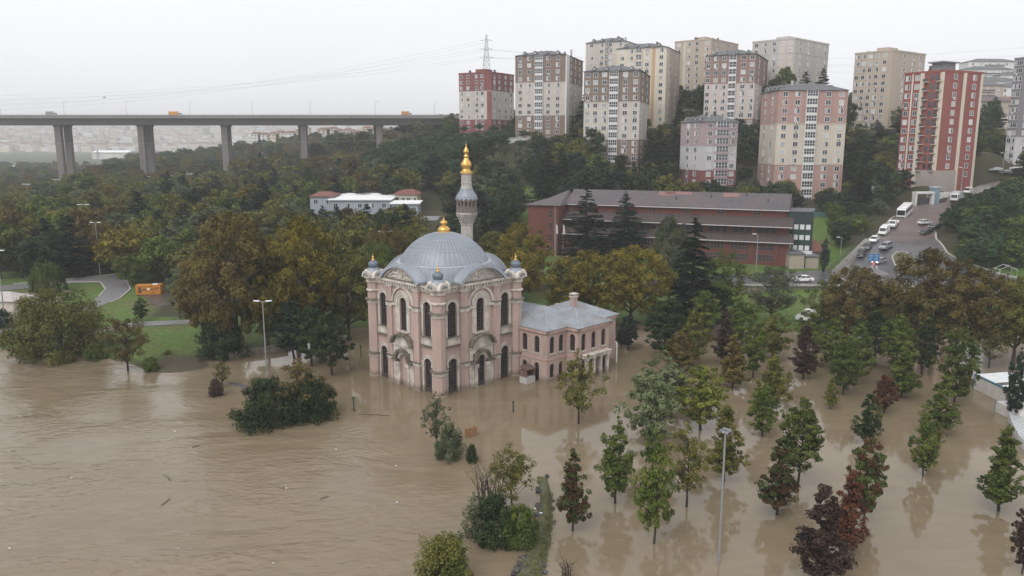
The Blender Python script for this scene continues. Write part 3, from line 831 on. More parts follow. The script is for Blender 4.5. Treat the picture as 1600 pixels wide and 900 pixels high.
zinc = mat('zinc_roof', (.27, .292, .318), .5, .2, .45, dirt=(.175, .135, .12), dirt_amt=.75, dirt_scale=.32, metal=.2, stretch=(1, 1, 1))
def hip(x0, x1, y0, y1, z0, slope, eave=.10):
    "a hipped sheet roof with standing seams"
    r = empty_part = None
    wx, wy = x1 - x0, y1 - y0; hgt = slope * min(wx, wy) / 2; m = min(wx, wy) / 2
    if wx < wy: A, B = (x0 + m, y0 + m), (x0 + m, y1 - m)
    else: A, B = (x0 + m, y0 + m), (x1 - m, y0 + m)
    b = MB()
    c = [(x0, y0), (x1, y0), (x1, y1), (x0, y1)]
    b.add([(x, y, z0 - eave) for x, y in c] + [(x, y, z0) for x, y in c], [(0, 3, 2, 1), (0, 1, 5, 4), (1, 2, 6, 5), (2, 3, 7, 6), (3, 0, 4, 7)])
    zr = z0 + hgt
    if wx < wy: tri = [((x0, y0), (x1, y0), A), ((x1, y1), (x0, y1), B)]; quads = [((x1, y0), (x1, y1), B, A), ((x0, y1), (x0, y0), A, B)]
    else: tri = [((x0, y1), (x0, y0), A), ((x1, y0), (x1, y1), B)]; quads = [((x0, y0), (x1, y0), B, A), ((x1, y1), (x0, y1), A, B)]
    for p, q, t in tri: b.add([(*p, z0), (*q, z0), (*t, zr)], [(0, 1, 2)])
    for p, q, t, u in quads: b.add([(*p, z0), (*q, z0), (*t, zr), (*u, zr)], [(0, 1, 2, 3)])
    o = b.build('roof', zinc, annex)
    def rz_(x, y): return z0 + slope * min(x - x0, x1 - x, y - y0, y1 - y) + .02
    st = .62
    ticks = [(x, y0, 0, 1) for x in np.arange(x0 + st, x1, st)] + [(x, y1, 0, -1) for x in np.arange(x0 + st, x1, st)] + [(x0, y, 1, 0) for y in np.arange(y0 + st, y1, st)] + [(x1, y, -1, 0) for y in np.arange(y0 + st, y1, st)]
    for x, y, dx, dy in ticks:
        e = (min(x - x0, x1 - x) if dy else min(y - y0, y1 - y)); e = min(e, m)
        s = MB(); s.tube([(x, y, z0 + .02), (x + dx * e, y + dy * e, z0 + slope * e + .02)], .035, 4); s.build('roof_seam', leadseam, o)
    for p, t in ((c[0], A), (c[1], A if wx < wy else B), (c[2], B), (c[3], B if wx < wy else A)):
        s = MB(); s.tube([(*p, z0 + .02), (*t, zr + .02)], .06, 5); s.build('hip_roll', leadseam, o)
    if A != B: s = MB(); s.tube([(*A, zr + .02), (*B, zr + .02)], .07, 5); s.build('hip_roll', leadseam, o)
hip(-.35, 9.1, -6.62, 8.0, 7.74, .48)
hip(3.95, 11.85, -8.72, 2.0, 7.735, .48)
hip(5.0, 16.15, -6.60, 3.5, 7.73, .44)
ch = MB(); ch.box(8.55, 9.35, -3.9, -3.1, 9.0, 11.0); co = ch.build('chimney', pink, annex)
ch = MB(); ch.box(8.42, 9.48, -4.03, -2.97, 11.0, 11.12); ch.box(8.42, 9.48, -4.03, -2.97, 11.45, 11.58)
for x in (8.5, 8.8, 9.1, 9.36): ch.box(x, x + .1, -3.97, -3.85, 11.12, 11.45); ch.box(x, x + .1, -3.12, -3.02, 11.12, 11.45)
ch.build('chimney_cap', stone, co)
po = MB(); po.box(5.2, 10.9, -9.3, -8.36, 3.05, 3.5); po.box(5.05, 11.05, -9.4, -8.36, 3.5, 3.6); po.build('porch_roof', stone, annex)
for x in (5.6, 7.2, 8.8, 10.4):
    c_ = MB(); c_.box(x - .24, x + .24, -9.25, -8.77, -2, .3); c_.box(x - .19, x + .19, -9.2, -8.82, .3, 2.75); c_.box(x - .26, x + .26, -9.27, -8.75, 2.75, 3.05); c_.build('porch_column', stone, annex)
pp = MB(); pp.tube([(16.05, -6.4, -1), (16.05, -6.4, 3.1), (15.9, -6.2, 3.3)], .13, 8); tag(pp.build('drainpipe', mat('white_paint', (.75, .75, .73), .5, .06, 2), annex), 'white drainpipe at the far corner')
# a lower wing seen beside the column
lw = MB(); lw.box(.5, 5.5, 6.2, 14, -2, 8.2); lw.build('rear_wing', pink, annex)
hip(.1, 5.9, 5.8, 14.4, 8.3, .4)
# concrete kiosk by the annex wall
kb = empty('water_kiosk', RC + Vector((KA * -1.0 + KA * 3.2, KA * -1.0 - KA * 3.2, 0)), RAD(45))
kb.location = G(824, 597); kb.location.z = 0
tag(kb, 'small grey concrete box with open brick hood against the annex wall', 'kiosk')
b = MB(); b.box(-.9, .9, -.7, .7, -1.5, .95); b.build('box', mat('grey_render', (.42, .41, .40), .8, .12, 2), kb)
b = MB(); b.box(-.85, -.68, -.6, .6, .95, 2.0); b.box(.68, .85, -.6, .6, .95, 2.0); b.box(-.68, .68, .45, .6, .95, 2.0); b.build('hood_wall', mat('old_brick', (.16, .10, .078), .85, .2, 3), kb)
b = MB(); b.add([(-1, -.8, 2.0), (1, -.8, 2.0), (1, .75, 2.35), (-1, .75, 2.35), (-1, -.8, 2.1), (1, -.8, 2.1), (1, .75, 2.45), (-1, .75, 2.45)], [(0, 3, 2, 1), (4, 5, 6, 7), (0, 1, 5, 4), (1, 2, 6, 5), (2, 3, 7, 6), (3, 0, 4, 7)]); b.build('hood_roof', mat('rust_sheet', (.115, .075, .062), .8, .25, 2), kb)
# ------------------------------------------------------------------ apartment towers on the hillside
white_frame = mat('white_window_frame', (.74, .74, .73), .5, .05, 2)
win_glass = mat('window_glass', (.055, .060, .068), .12, .3, .6, spec=.6, island=.5)
curtain = mat('curtained_window', (.42, .42, .41), .35, .2, 1.2, island=.35)
slate = mat('grey_roof_tile', (.115, .118, .125), .8, .2, .6, bump=.3)
railm = mat('dark_metal', (.055, .055, .06), .5, .2, 2)
conc = mat('pale_concrete', (.42, .40, .375), .85, .12, .6, dirt=(.22, .20, .18), dirt_amt=.6, dirt_scale=.4, stretch=(1, 1, .3))
_wm = {}
def win_mesh(w, hh, kind):
    "white frame proud of the wall, mullion, glass or curtain set back in it"
    key = (round(w, 2), round(hh, 2), kind)
    if key in _wm: return _wm[key]
    b = MB(); t = .09
    b.box(-w / 2, w / 2, -.10, .02, -.12, 0); b.box(-w / 2, w / 2, -.08, .02, hh, hh + t)
    for x in (-w / 2, w / 2 - t): b.box(x, x + t, -.08, .02, 0, hh)
    n = 2 if w < 1.9 else 3
    for i in range(1, n): b.box(-w / 2 + w * i / n - .035, -w / 2 + w * i / n + .035, -.06, .02, 0, hh)
    b.mat(1)
    xs = [-w / 2 + w * i / n for i in range(n + 1)]
    for i in range(n):
        b.mat(2 if (kind == 1 and i == 0) or kind == 2 else 1)
        b.add([(xs[i], -.02, 0), (xs[i + 1], -.02, 0), (xs[i + 1], -.02, hh), (xs[i], -.02, hh)], [(0, 1, 2, 3)])
    me = b.mesh('window')
    for m in (white_frame, win_glass, curtain): me.materials.append(m)
    _wm[key] = me
    return me
_am = None
def ac_mesh():
    global _am
    if _am is None:
        b = MB(); b.box(-.42, .42, -.38, 0, 0, .62); b.mat(1); b.lathe([(.22, 0), (.22, .01)], 10) if False else b.box(-.3, .16, -.395, -.38, .08, .54)
        _am = b.mesh('air_conditioner'); _am.materials.append(white_frame); _am.materials.append(railm)
    return _am
def solve_len(xc, yc, dx, dy, px):
    k = (px - 800.0) / FOC
    # x / forward = k with forward measured along the tilted axis at eye height
    f = lambda X, Y: X / (Y * _c)
    return (k * yc * _c - xc) / (dx - k * dy * _c)
def tower(label, xl, xc, xr, ytop, Y, th, bands, zbase=None, fl=2.8, lcols=(), rcols=(), bay=None, roofkind='hip', seed=0, stripes=None, base_drop=6.0, rbay=None):
    "xl, xc, xr: columns of the photograph where the two faces end and meet; bands: (floors, wall material) from the top down"
    rnd = random.Random(seed)
    th = RAD(th) + math.atan((xc - 800) / FOC)            # measured against the line of sight
    top = P(xc, ytop, Y)
    u1 = (-math.cos(th), math.sin(th)); u2 = (math.sin(th), math.cos(th))
    yrow = 450 - ytop
    w1 = solve_len(top.x, top.y, *u1, 800 + (xl - 800) * 1.0); w2 = solve_len(top.x, top.y, *u2, xr)
    w1 = max(4, min(w1, 60)); w2 = max(4, min(w2, 60))
    nf = sum(b_[0] for b_ in bands)
    ztop = top.z; zbot = ztop - nf * fl
    o = empty('apartment_tower', (top.x, top.y, zbot), -th)      # local: corner at origin, left face towards -x, right face towards +y
    tag(o, label, 'apartment tower', 'apartment towers on the hillside')
    z = nf * fl
    for i, (n, m) in enumerate(bands):
        z1 = z; z -= n * fl
        lo = z - (base_drop if i == len(bands) - 1 else 0)
        b = MB(); e = .0 if i % 2 == 0 else .04
        b.box(-w1 + e, -e, e, w2 - e, lo, z1)
        if i: b.box(-w1 - .06, .06, -.06, w2 + .06, z1 - .12, z1 + .1)
        b.build('wall', m, o)
    H_ = nf * fl
    def put(face, frac, z0, w, hh):
        k = rnd.choice((0, 0, 1, 1, 2))
        me = win_mesh(w, hh, k)
        if face == 0: obj('window', me, o, (-w1 + frac * w1, -.002, z0))
        else: obj('window', me, o, (.002, frac * w2, z0), math.pi / 2)
        if rnd.random() < .14:
            if face == 0: obj('air_conditioner', ac_mesh(), o, (-w1 + frac * w1 + .1, -.03, z0 - .85))
            else: obj('air_conditioner', ac_mesh(), o, (.03, frac * w2, z0 - .85), math.pi / 2)
    for f in range(nf + (1 if base_drop > 3 else 0)):
        z0 = H_ - (f + 1) * fl + .85
        for face, cols in ((0, lcols), (1, rcols)):
            for c in cols:
                fr, w = (c if isinstance(c, tuple) else (c, 1.5))
                put(face, fr, z0 - .05, w * 1.15, 1.5)
    for bb, face in ((bay, 0), (rbay, 1)):
        if not bb: continue
        f0, f1, bm, sp = bb                               # a projecting strip of glazed balconies
        b = MB()
        if face == 0: a0, a1 = -w1 + f0 * w1, -w1 + f1 * w1
        else: a0, a1 = f0 * w2, f1 * w2
        for f in range(nf + (1 if base_drop > 3 else 0)):
            z0 = H_ - (f + 1) * fl
            b.mat(0).box(a0, a1, -.75, .02, z0 + .0, z0 + .95)
            b.mat(1).box(a0 + .1, a1 - .1, -.62, .02, z0 + .95, z0 + fl)
            b.mat(2)
            nn = 4 if a1 - a0 > 3 else 2
            for i in range(nn + 1):
                x = a0 + .05 + (a1 - a0 - .2) * i / nn; b.box(x, x + .1, -.72, .0, z0 + .95, z0 + fl)
            b.box(a0, a1, -.74, .0, z0 + 1.75, z0 + 1.85)
        q = b.build('balcony_stack', [bm, win_glass, white_frame], o)
        if face == 1: q.rotation_euler = (0, 0, math.pi / 2)
    if stripes:
        for face, f0, f1, m, pr in stripes:
            b = MB()
            if face == 0: b.box(-w1 + f0 * w1, -w1 + f1 * w1, -pr, .03, -base_drop, H_ + .05)
            else: b.box(-.03, pr, f0 * w2, f1 * w2, -base_drop, H_ + .05)
            b.build('stripe', m, o)
    r = MB()
    if roofkind == 'hip':
        ov = .5; x0, x1, y0, y1 = -w1 - ov, ov, -ov, w2 + ov; m_ = min(x1 - x0, y1 - y0) / 2 * .75; hh = 2.6
        vs = [(x0, y0, H_ + .05), (x1, y0, H_ + .05), (x1, y1, H_ + .05), (x0, y1, H_ + .05), (x0 + m_, y0 + m_, H_ + hh), (x1 - m_, y0 + m_, H_ + hh), (x1 - m_, y1 - m_, H_ + hh), (x0 + m_, y1 - m_, H_ + hh)]
        r.add(vs, [(0, 3, 2, 1), (4, 5, 6, 7), (0, 1, 5, 4), (1, 2, 6, 5), (2, 3, 7, 6), (3, 0, 4, 7)])
        ro = r.build('roof', slate, o)
        for i in range(4):
            x = -w1 * (.16 + .22 * i); d = MB()
            d.prism_y([(x - .6, H_ + .5), (x + .6, H_ + .5), (x + .6, H_ + 1.2), (x, H_ + 1.9), (x - .6, H_ + 1.2)], .2, 3.0)
            d.mat(1).box(x - .35, x + .35, .17, .2, H_ + .6, H_ + 1.2); d.build('dormer', [slate, curtain], ro)
        for i in range(5):
            x = -w1 * rnd.uniform(.05, .95); y = w2 * rnd.uniform(.2, .7)
            d = MB(); d.box(x - .35, x + .35, y - .35, y + .35, H_ + .4, H_ + rnd.uniform(2.8, 3.8)); d.build('chimney', railm if i % 2 else conc, ro)
    else:
        r.box(-w1 - .15, .15, -.15, w2 + .15, H_, H_ + .7); r.box(-w1 * .7, -w1 * .4, w2 * .3, w2 * .6, H_ + .7, H_ + 2.8)
        ro = r.build('roof', roofkind if not isinstance(roofkind, str) else conc, o)
        for i in range(4):
            x = -w1 * rnd.uniform(.05, .95); y = w2 * rnd.uniform(.1, .7); d = MB(); d.box(x - .4, x + .4, y - .4, y + .4, H_ + .6, H_ + rnd.uniform(1.6, 2.6)); d.build('chimney', railm, ro)
    return o, w1, w2, H_
def wallmat(name, c, **k): return mat(name, c, .85, .07, .5, dirt=tuple(x * .55 for x in c), dirt_amt=.5, dirt_scale=.25, stretch=(1, 1, .3), **k)
BRN = wallmat('brown_render', (.215, .158, .122)); BEI = wallmat('beige_render', (.52, .475, .42)); MAR = wallmat('maroon_render', (.22, .078, .075)); TAN = wallmat('tan_render', (.45, .375, .30))
CRM = wallmat('cream_render', (.60, .54, .44)); PBR = wallmat('dusty_brick_render', (.265, .175, .145)); PAL = wallmat('pale_pink_render', (.54, .47, .43)); GRB = wallmat('grey_render_wall', (.47, .44, .40))
PNK = wallmat('brick_pink_render', (.40, .255, .22)); YEL = wallmat('straw_render', (.56, .50, .415)); MAU = wallmat('mauve_render', (.38, .29, .30)); LGR = wallmat('light_grey_render', (.52, .50, .50))
RED = wallmat('red_render', (.26, .082, .068)); ORA = wallmat('ochre_stripe', (.48, .32, .18)); WHT = wallmat('white_render', (.66, .65, .63)); GRY = wallmat('slate_grey_render', (.20, .19, .20))
c5 = (.10, (.30, 1.5), .72, .90)
tower('maroon and beige apartment tower closest to the viaduct', 718, 768, 803, 114, 404, 32, [(3, MAR), (5, BEI), (1, MAR)], lcols=(.08, .28, .55, .72), rcols=(.12, .34, .62, .86), roofkind=MAR, seed=1, base_drop=5, stripes=[(0, .86, 1.0, MAR, .05)])
tower('brown and beige tower with a long roof of dormers beside the maroon tower', 805, 884, 909, 85, 348, 14, [(4, BRN), (5, BEI), (4, BRN)], lcols=(.10, (.28, 1.5), .66, .85), rcols=(.3, .55, .8), bay=(.40, .56, WHT, 0), rbay=None, seed=2, base_drop=5, stripes=[(1, .0, .16, WHT, .5)])
tower('brown topped tower with white bay strip above the school roof', 911, 1001, 1013, 110, 303, 7, [(4, BRN), (5, BEI), (4, BRN)], lcols=(.07, (.21, 1.5), (.37, 1.6), (.74, 1.6), .92), rcols=(.25, .7), bay=(.46, .62, WHT, 0), seed=3, base_drop=3)
tower('pale beige tower partly hidden behind its neighbours', 913, 978, 1001, 64, 376, 20, [(14, BEI)], lcols=(.15, (.4, 1.5), .62, .86), rcols=(.3, .7), bay=(.5, .58, TAN, 0), seed=4, base_drop=4)
tower('cream tower with an ochre stripe down its face', 960, 1042, 1058, 73, 342, 12, [(14, CRM)], lcols=(.12, (.3, 1.5), .62, .9), rcols=(.25, .7), bay=(.4, .52, CRM, 0), seed=5, base_drop=4, stripes=[(0, .72, .78, ORA, .06), (1, .2, 1.0, TAN, .03)])
tower('plain tan tower with many small windows on the crest', 1049, 1112, 1146, 62, 378, 26, [(15, TAN)], lcols=(.12, .4, .62, .88), rcols=(.2, .5, .8), roofkind=TAN, seed=6, base_drop=4, stripes=[(0, .24, .32, CRM, .04)])
tower('dusty brown topped tower with white bay strip behind the small mauve block', 1097, 1182, 1193, 84, 326, 8, [(4, PBR), (5, PAL), (5, PBR)], lcols=(.06, .22, (.38, 1.5), (.76, 1.6), .93), rcols=(.25, .7), bay=(.48, .63, WHT, 0), seed=7, base_drop=4)
tower('grey tower with a chamfered outline on the crest', 1168, 1243, 1285, 61, 352, 26, [(2, GRB), (10, GRB)], lcols=(.1, .3, .52, .7, .9), rcols=(.15, .4, .7, .9), roofkind=GRB, seed=8, base_drop=6, stripes=[(0, .62, .95, PAL, .03)])
tower('brick pink tower with a straw coloured middle band', 1186, 1217, 1320, 141, 279, 70, [(4, PNK), (5, YEL), (4, PNK)], lcols=(.3, .7), rcols=(.10, (.28, 1.6), (.72, 1.6), .91), rbay=(.40, .56, WHT, 0), seed=9, base_drop=4)
tower('small mauve and grey block with a maroon base', 1063, 1099, 1152, 190, 281, 56, [(3, MAU), (3, LGR), (3, MAR)], lcols=(.35, .7), rcols=((.2, 1.7), (.86, 1.7)), rbay=(.36, .72, MAU, 0), seed=10, base_drop=3)
tower('tall tan slab tower beside the red tower', 1326, 1396, 1434, 80, 336, 27, [(13, TAN)], lcols=(.08, .25, .42, .6, .80), rcols=(.35, .62, .85), roofkind=TAN, seed=11, base_drop=6)
rt, rw1, rw2, rH = tower('red tower with cream stripes and stacked balconies', 1405, 1477, 1526, 112, 262, 34, [(11, RED)], lcols=(.10, .34), rcols=((.28, 1.6), (.78, 1.6)), roofkind=RED, seed=12, base_drop=9,
      stripes=[(0, .20, .24, CRM, .12), (0, .43, .52, CRM, .5), (0, .90, 1.0, CRM, .10), (1, .48, .56, CRM, .15), (1, .94, 1.0, CRM, .1)], fl=2.85)
for f in range(11):                                       # its recessed balconies
    b = MB(); z = rH - (f + 1) * 2.85
    b.mat(0).box(-rw1 * .47, -rw1 * .36, -1.2, .0, z - .1, z + .1); b.box(-rw1 * .14, -rw1 * .05, -1.1, 0, z - .1, z + .1)
    b.mat(1).box(-rw1 * .47, -rw1 * .36, -1.2, -1.14, z + .1, z + .95); b.box(-rw1 * .14, -rw1 * .05, -1.1, -1.04, z + .1, z + .95)
    b.mat(2).box(-rw1 * .34, -rw1 * .26, -.06, .0, z + .5, z + 2.3); b.box(-rw1 * .22, -rw1 * .15, -.06, .0, z + .5, z + 2.3)
    b.build('balcony', [CRM, railm, win_glass], rt)
b = MB(); b.box(-rw1 * .36, -rw1 * .10, .5, 7, rH + .7, rH + 3.0); b.box(-rw1 * .42, -rw1 * .05, -.5, 8, rH + 3.0, rH + 3.4); b.build('lift_housing', GRY, rt)
b = MB(); b.box(-rw1 * .55, .35, -.4, rw2 * .5, -10, .1); b.build('podium', wallmat('podium_render', (.36, .31, .275)), rt)
tower('dark grey modern tower cut off by the picture edge', 1588, 1601, 1660, 92, 300, 40, [(10, GRY), (3, LGR)], lcols=(.3, .7), rcols=(.15, .4, .7), roofkind=GRY, seed=13, base_drop=8)

# ------------------------------------------------------------------ small houses climbing the far slope
def house(label, px, py, Y, w, d, hgt, rz, wm, rm, rows, cols, seed=0):
    g = P(px, py, Y); o = empty('hillside_house', g, RAD(rz)); tag(o, label, 'house', 'houses climbing the far slope')
    b = MB(); b.box(-w / 2, w / 2, 0, d, -8, hgt); b.build('wall', wm, o)
    r = MB(); r.add([(-w / 2 - .6, -.6, hgt), (w / 2 + .6, -.6, hgt), (w / 2 + .6, d + .6, hgt), (-w / 2 - .6, d + .6, hgt), (-w / 4, d / 2, hgt + 2.6), (w / 4, d / 2, hgt + 2.6)], [(0, 1, 5, 4), (1, 2, 5), (2, 3, 4, 5), (3, 0, 4), (0, 3, 2, 1)]); r.build('roof', rm, o)
    rnd = random.Random(seed)
    for i in range(rows):
        for j in range(cols):
            obj('window', win_mesh(1.5, 1.4, rnd.choice((0, 1, 2))), o, (-w / 2 + w * (j + .5) / cols, -.01, hgt - 2.6 - i * 2.9))
        if i < rows: 
            s = MB(); s.box(-w * .2, w * .2, -1.0, 0, hgt - 3.1 - i * 2.9, hgt - 2.95 - i * 2.9); s.mat(1).box(-w * .2, w * .2, -1.0, -.95, hgt - 2.95 - i * 2.9, hgt - 2.2 - i * 2.9); s.build('balcony', [WHT, railm], o)
brt = wallmat('ruddy_roof', (.20, .115, .09)); gyr = slate
house('tan house with balconies and dark tiled roof just behind the red tower', 1545, 203, 380, 22, 10, 13, 4, TAN, mat('dark_tile', (.13, .10, .10), .8, .2, 1), 4, 5, 1)
house('pinkish tan house with ruddy roof at the end of the row', 1582, 205, 392, 15, 10, 14, -6, wallmat('pink_tan', (.48, .38, .32)), brt, 4, 3, 2)
house('tan house half hidden by the red tower, one row up', 1540, 170, 430, 18, 10, 12, 5, TAN, gyr, 3, 3, 3)
house('white house above the ruddy roof', 1590, 165, 450, 20, 10, 10, -4, WHT, gyr, 3, 4, 4)
house('long grey roofed white house midway up the slope', 1555, 148, 500, 40, 10, 8, 6, WHT, gyr, 2, 6, 5)
house('white house with grey roof in the upper row', 1592, 140, 520, 24, 10, 9, -5, WHT, gyr, 2, 4, 6)
house('broad white house under the hilltop', 1545, 130, 560, 36, 10, 9, 3, WHT, gyr, 2, 6, 7)
house('white villa with grey mansard roof on the hilltop', 1552, 114, 600, 38, 12, 8, 2, WHT, gyr, 2, 6, 8)
house('small white house beside the hilltop villa', 1592, 122, 610, 22, 10, 8, -3, WHT, gyr, 2, 3, 9)

# ------------------------------------------------------------------ red brick school
brick = mat('red_brick_wall', (.138, .044, .034), .85, .15, 1.2, dirt=(.085, .035, .03), dirt_amt=.6, dirt_scale=.3, bump=.2)
shingle = mat('brown_grey_shingle', (.085, .078, .084), .8, .16, .7, dirt=(.17, .10, .09), dirt_amt=.5, dirt_scale=.25, bump=.3)
brownroof = mat('brown_felt_roof', (.062, .046, .045), .8, .2, .8)
steelglass = mat('school_glass', (.05, .048, .052), .15, .4, 1.0, spec=.5)
SR = P(1231, 415, 195.5); SL = P(880, 400, 217.5)
dv = Vector((SR.x - SL.x, SR.y - SL.y, 0)); SLEN = dv.length; srz = math.atan2(dv.y, dv.x)
school = empty('school_building', (SL.x, SL.y, 0), srz)
tag(school, 'long red brick school building with grey pitched roof and brown ledges', 'school')
def sbox(name, m, *boxes):
    b = MB()
    for q in boxes: b.box(*q)
    return b.build(name, m, school)
L_ = SLEN
sbox('wall', brick, (0, L_, 0, 18, -1, 9.6)); sbox('wall', brick, (0, L_ - .3, 1.6, 18, 9.6, 13.6)); sbox('wall', brick, (0, L_ - 1.2, 3.2, 17.5, 13.6, 17.3))
def ledge(y0, z0, y1, z1, x1):
    b = MB(); b.add([(-.2, y0, z0), (x1, y0, z0), (x1, y1, z1), (-.2, y1, z1), (-.2, y0, z0 - .22), (x1, y0, z0 - .22), (x1, y1, z1 - .3), (-.2, y1, z1 - .3)], [(0, 1, 2, 3), (4, 7, 6, 5), (4, 5, 1, 0), (5, 6, 2, 1), (7, 4, 0, 3)])
    o = b.build('ledge_roof', brownroof, school)
    g = MB(); g.box(-.2, x1 + .03, y0 - .12, y0, z0 - .2, z0 - .02); g.build('gutter', mat('pale_gutter', (.52, .50, .49), .6, .1, 2), o)
ledge(-1.1, 9.55, 1.62, 11.25, L_ + 1.0); ledge(-.2, 13.35, 3.22, 15.5, L_ + .6)
rf = MB(); y0, y1 = 2.4, 18.4; ym = 10.6; z0, zr = 17.25, 20.9
rf.add([(-.4, y0, z0), (L_ - .6, y0, z0), (L_ - .6, y1, z0), (-.4, y1, z0), (-.4, ym, zr), (L_ - .6, ym, zr), (-.4, y0, z0 - .2), (L_ - .6, y0, z0 - .2)], [(0, 1, 5, 4), (2, 3, 4, 5), (3, 0, 4), (1, 2, 5), (6, 7, 1, 0)])
ro = rf.build('roof', shingle, school); ro_s = ro
g = MB(); g.box(-.4, L_ - .6, y0 - .1, y0, z0 - .18, z0 + .0); g.build('gutter', MATS['pale_gutter'], ro)
for i, (x, w) in enumerate(((L_ * .40, 5), (L_ * .44, 7), (L_ * .70, 4))):
    p = MB(); t0, t1 = (.72, .95) if i != 1 else (.8, .97)
    f = lambda t: (y0 + (ym - y0) * t, z0 + (zr - z0) * t + .03)
    a, b_ = f(t0), f(t1); p.add([(x, *a), (x + w, *a), (x + w, *b_), (x, *b_)], [(0, 1, 2, 3)]); p.build('roof_patch', mat('reddish_patch', (.22, .12, .11), .8, .2, 2), ro)
def swin(x, y, z, w, hh, n, rows=1):
    b = MB(); b.box(x, x + w, y - .05, y + .02, z, z + hh)
    b.mat(1)
    for i in range(n + 1): xx = x + w * i / n; b.box(xx - .05, xx + .05, y - .12, y + .02, z, z + hh)
    for j in range(rows + 1): zz = z + hh * j / rows; b.box(x - .05, x + w + .05, y - .13, y + .02, zz - .05, zz + .05)
    b.build('window', [steelglass, mat('brown_frame', (.16, .085, .07), .7, .15, 2)], school)
nb = 9
for i in range(nb):
    x = 2.5 + i * (L_ - 4.5) / nb; w = (L_ - 4.5) / nb - 1.6
    swin(x, 0, 4.6, w, 1.7, 5, 2); swin(x, 0, 7.3, w, 1.7, 5, 2); swin(x, 1.6, 11.35, w + .5, 1.65, 3, 1)
    pb = MB(); pb.box(x + w + .4, x + w + 1.2, -.25, .02, -1, 9.3); pb.build('pier', brick, school)
for i in range(6): swin(5 + i * (L_ - 9) / 5.6, 3.2, 15.75, 1.9, 1.25, 2, 2)
# end block
b = MB(); b.box(-9, -.4, -3.5, 12, -1, 17.2); b.build('end_block', brick, school)
b = MB(); b.add([(-9.9, -4.2, 17.2), (.3, -4.2, 17.2), (.3, 12.5, 17.2), (-9.9, 12.5, 17.2), (-4.5, 2, 19.0), (-2, 10.6, 20.6)], [(0, 1, 5, 4), (1, 2, 5), (2, 3, 5), (3, 0, 4), (3, 4, 5), (0, 3, 2, 1)]); b.build('roof', shingle, school)
for z in (4.4, 7.6, 10.6, 14.0):
    swin(-3.2, -3.5, z, 1.3, 1.9, 2, 2)
dp = MB(); dp.tube([(-1.2, -3.7, 0), (-1.2, -3.7, 17)], .09, 6); dp.build('drainpipe', conc, school)
# dark green annex with white panels
ga = empty('green_annex', P(1226, 405, 199), srz); ga.location.z = 3.4
tag(ga, 'dark green panelled block with white window strips at the end of the school', 'building')
dgreen = mat('dark_green_panel', (.022, .045, .042), .6, .2, 1)
b = MB(); b.box(0, 6.0, 0, 10, -1, 13.5); b.build('wall', dgreen, ga)
for z, hh in ((1.6, 1.5), (4.0, 1.2), (6.6, 1.2), (9.2, 1.2)):
    for i in range(4):
        b = MB(); x = .3 + i * 1.42; b.box(x, x + 1.05, -.08, .02, z, z + hh); b.build('panel', mat('white_panel', (.62, .63, .62), .6, .08, 2), ga)
for i in range(5):
    b = MB(); x = .1 + i * 1.42; b.box(x - .1, x + .1, -.25, .02, -1, 13.8); b.build('fin', dgreen, ga)
b = MB(); b.box(-.2, 6.4, -1.0, 0, 3.2, 3.45); b.box(-.2, 6.4, -1.0, -.92, 3.45, 4.0); b.build('balcony', MATS['white_panel'], ga)
b = MB(); b.box(-.2, 6.2, -.3, 10.2, 13.5, 13.8); b.build('roof', slate, ga)

for i in range(7):                                       # vents along the school roof
    x = 6 + i * (L_ - 12) / 6 + (i % 3) * 1.1; t = .45 + .18 * (i % 3); yy = 2.4 + 8.2 * t; zz = 17.25 + 3.65 * t
    b = MB(); b.tube([(x, yy, zz - .2), (x, yy, zz + .75)], .12, 6); b.lathe([(.22, zz + .7), (.22, zz + .85)], 8, c=(x, yy)); b.build('roof_vent', railm, ro_s)
for x in (-.6, 1.4):
    b = MB(); b.tube([(x, -4.6, 0), (x, -4.6, 12.5)], .07, 6); f = b.build('flagpole', conc, school)
    b = MB(); b.add([(x, -4.6, 12.3), (x + .5, -4.65, 11.9), (x + .6, -4.55, 9.6), (x, -4.6, 9.9)], [(0, 1, 2, 3)]); q = b.build('flag', mat('pale_flag', (.55, .45, .45), .8, .1, 2), f); q.modifiers.new('t', 'SOLIDIFY').thickness = .02
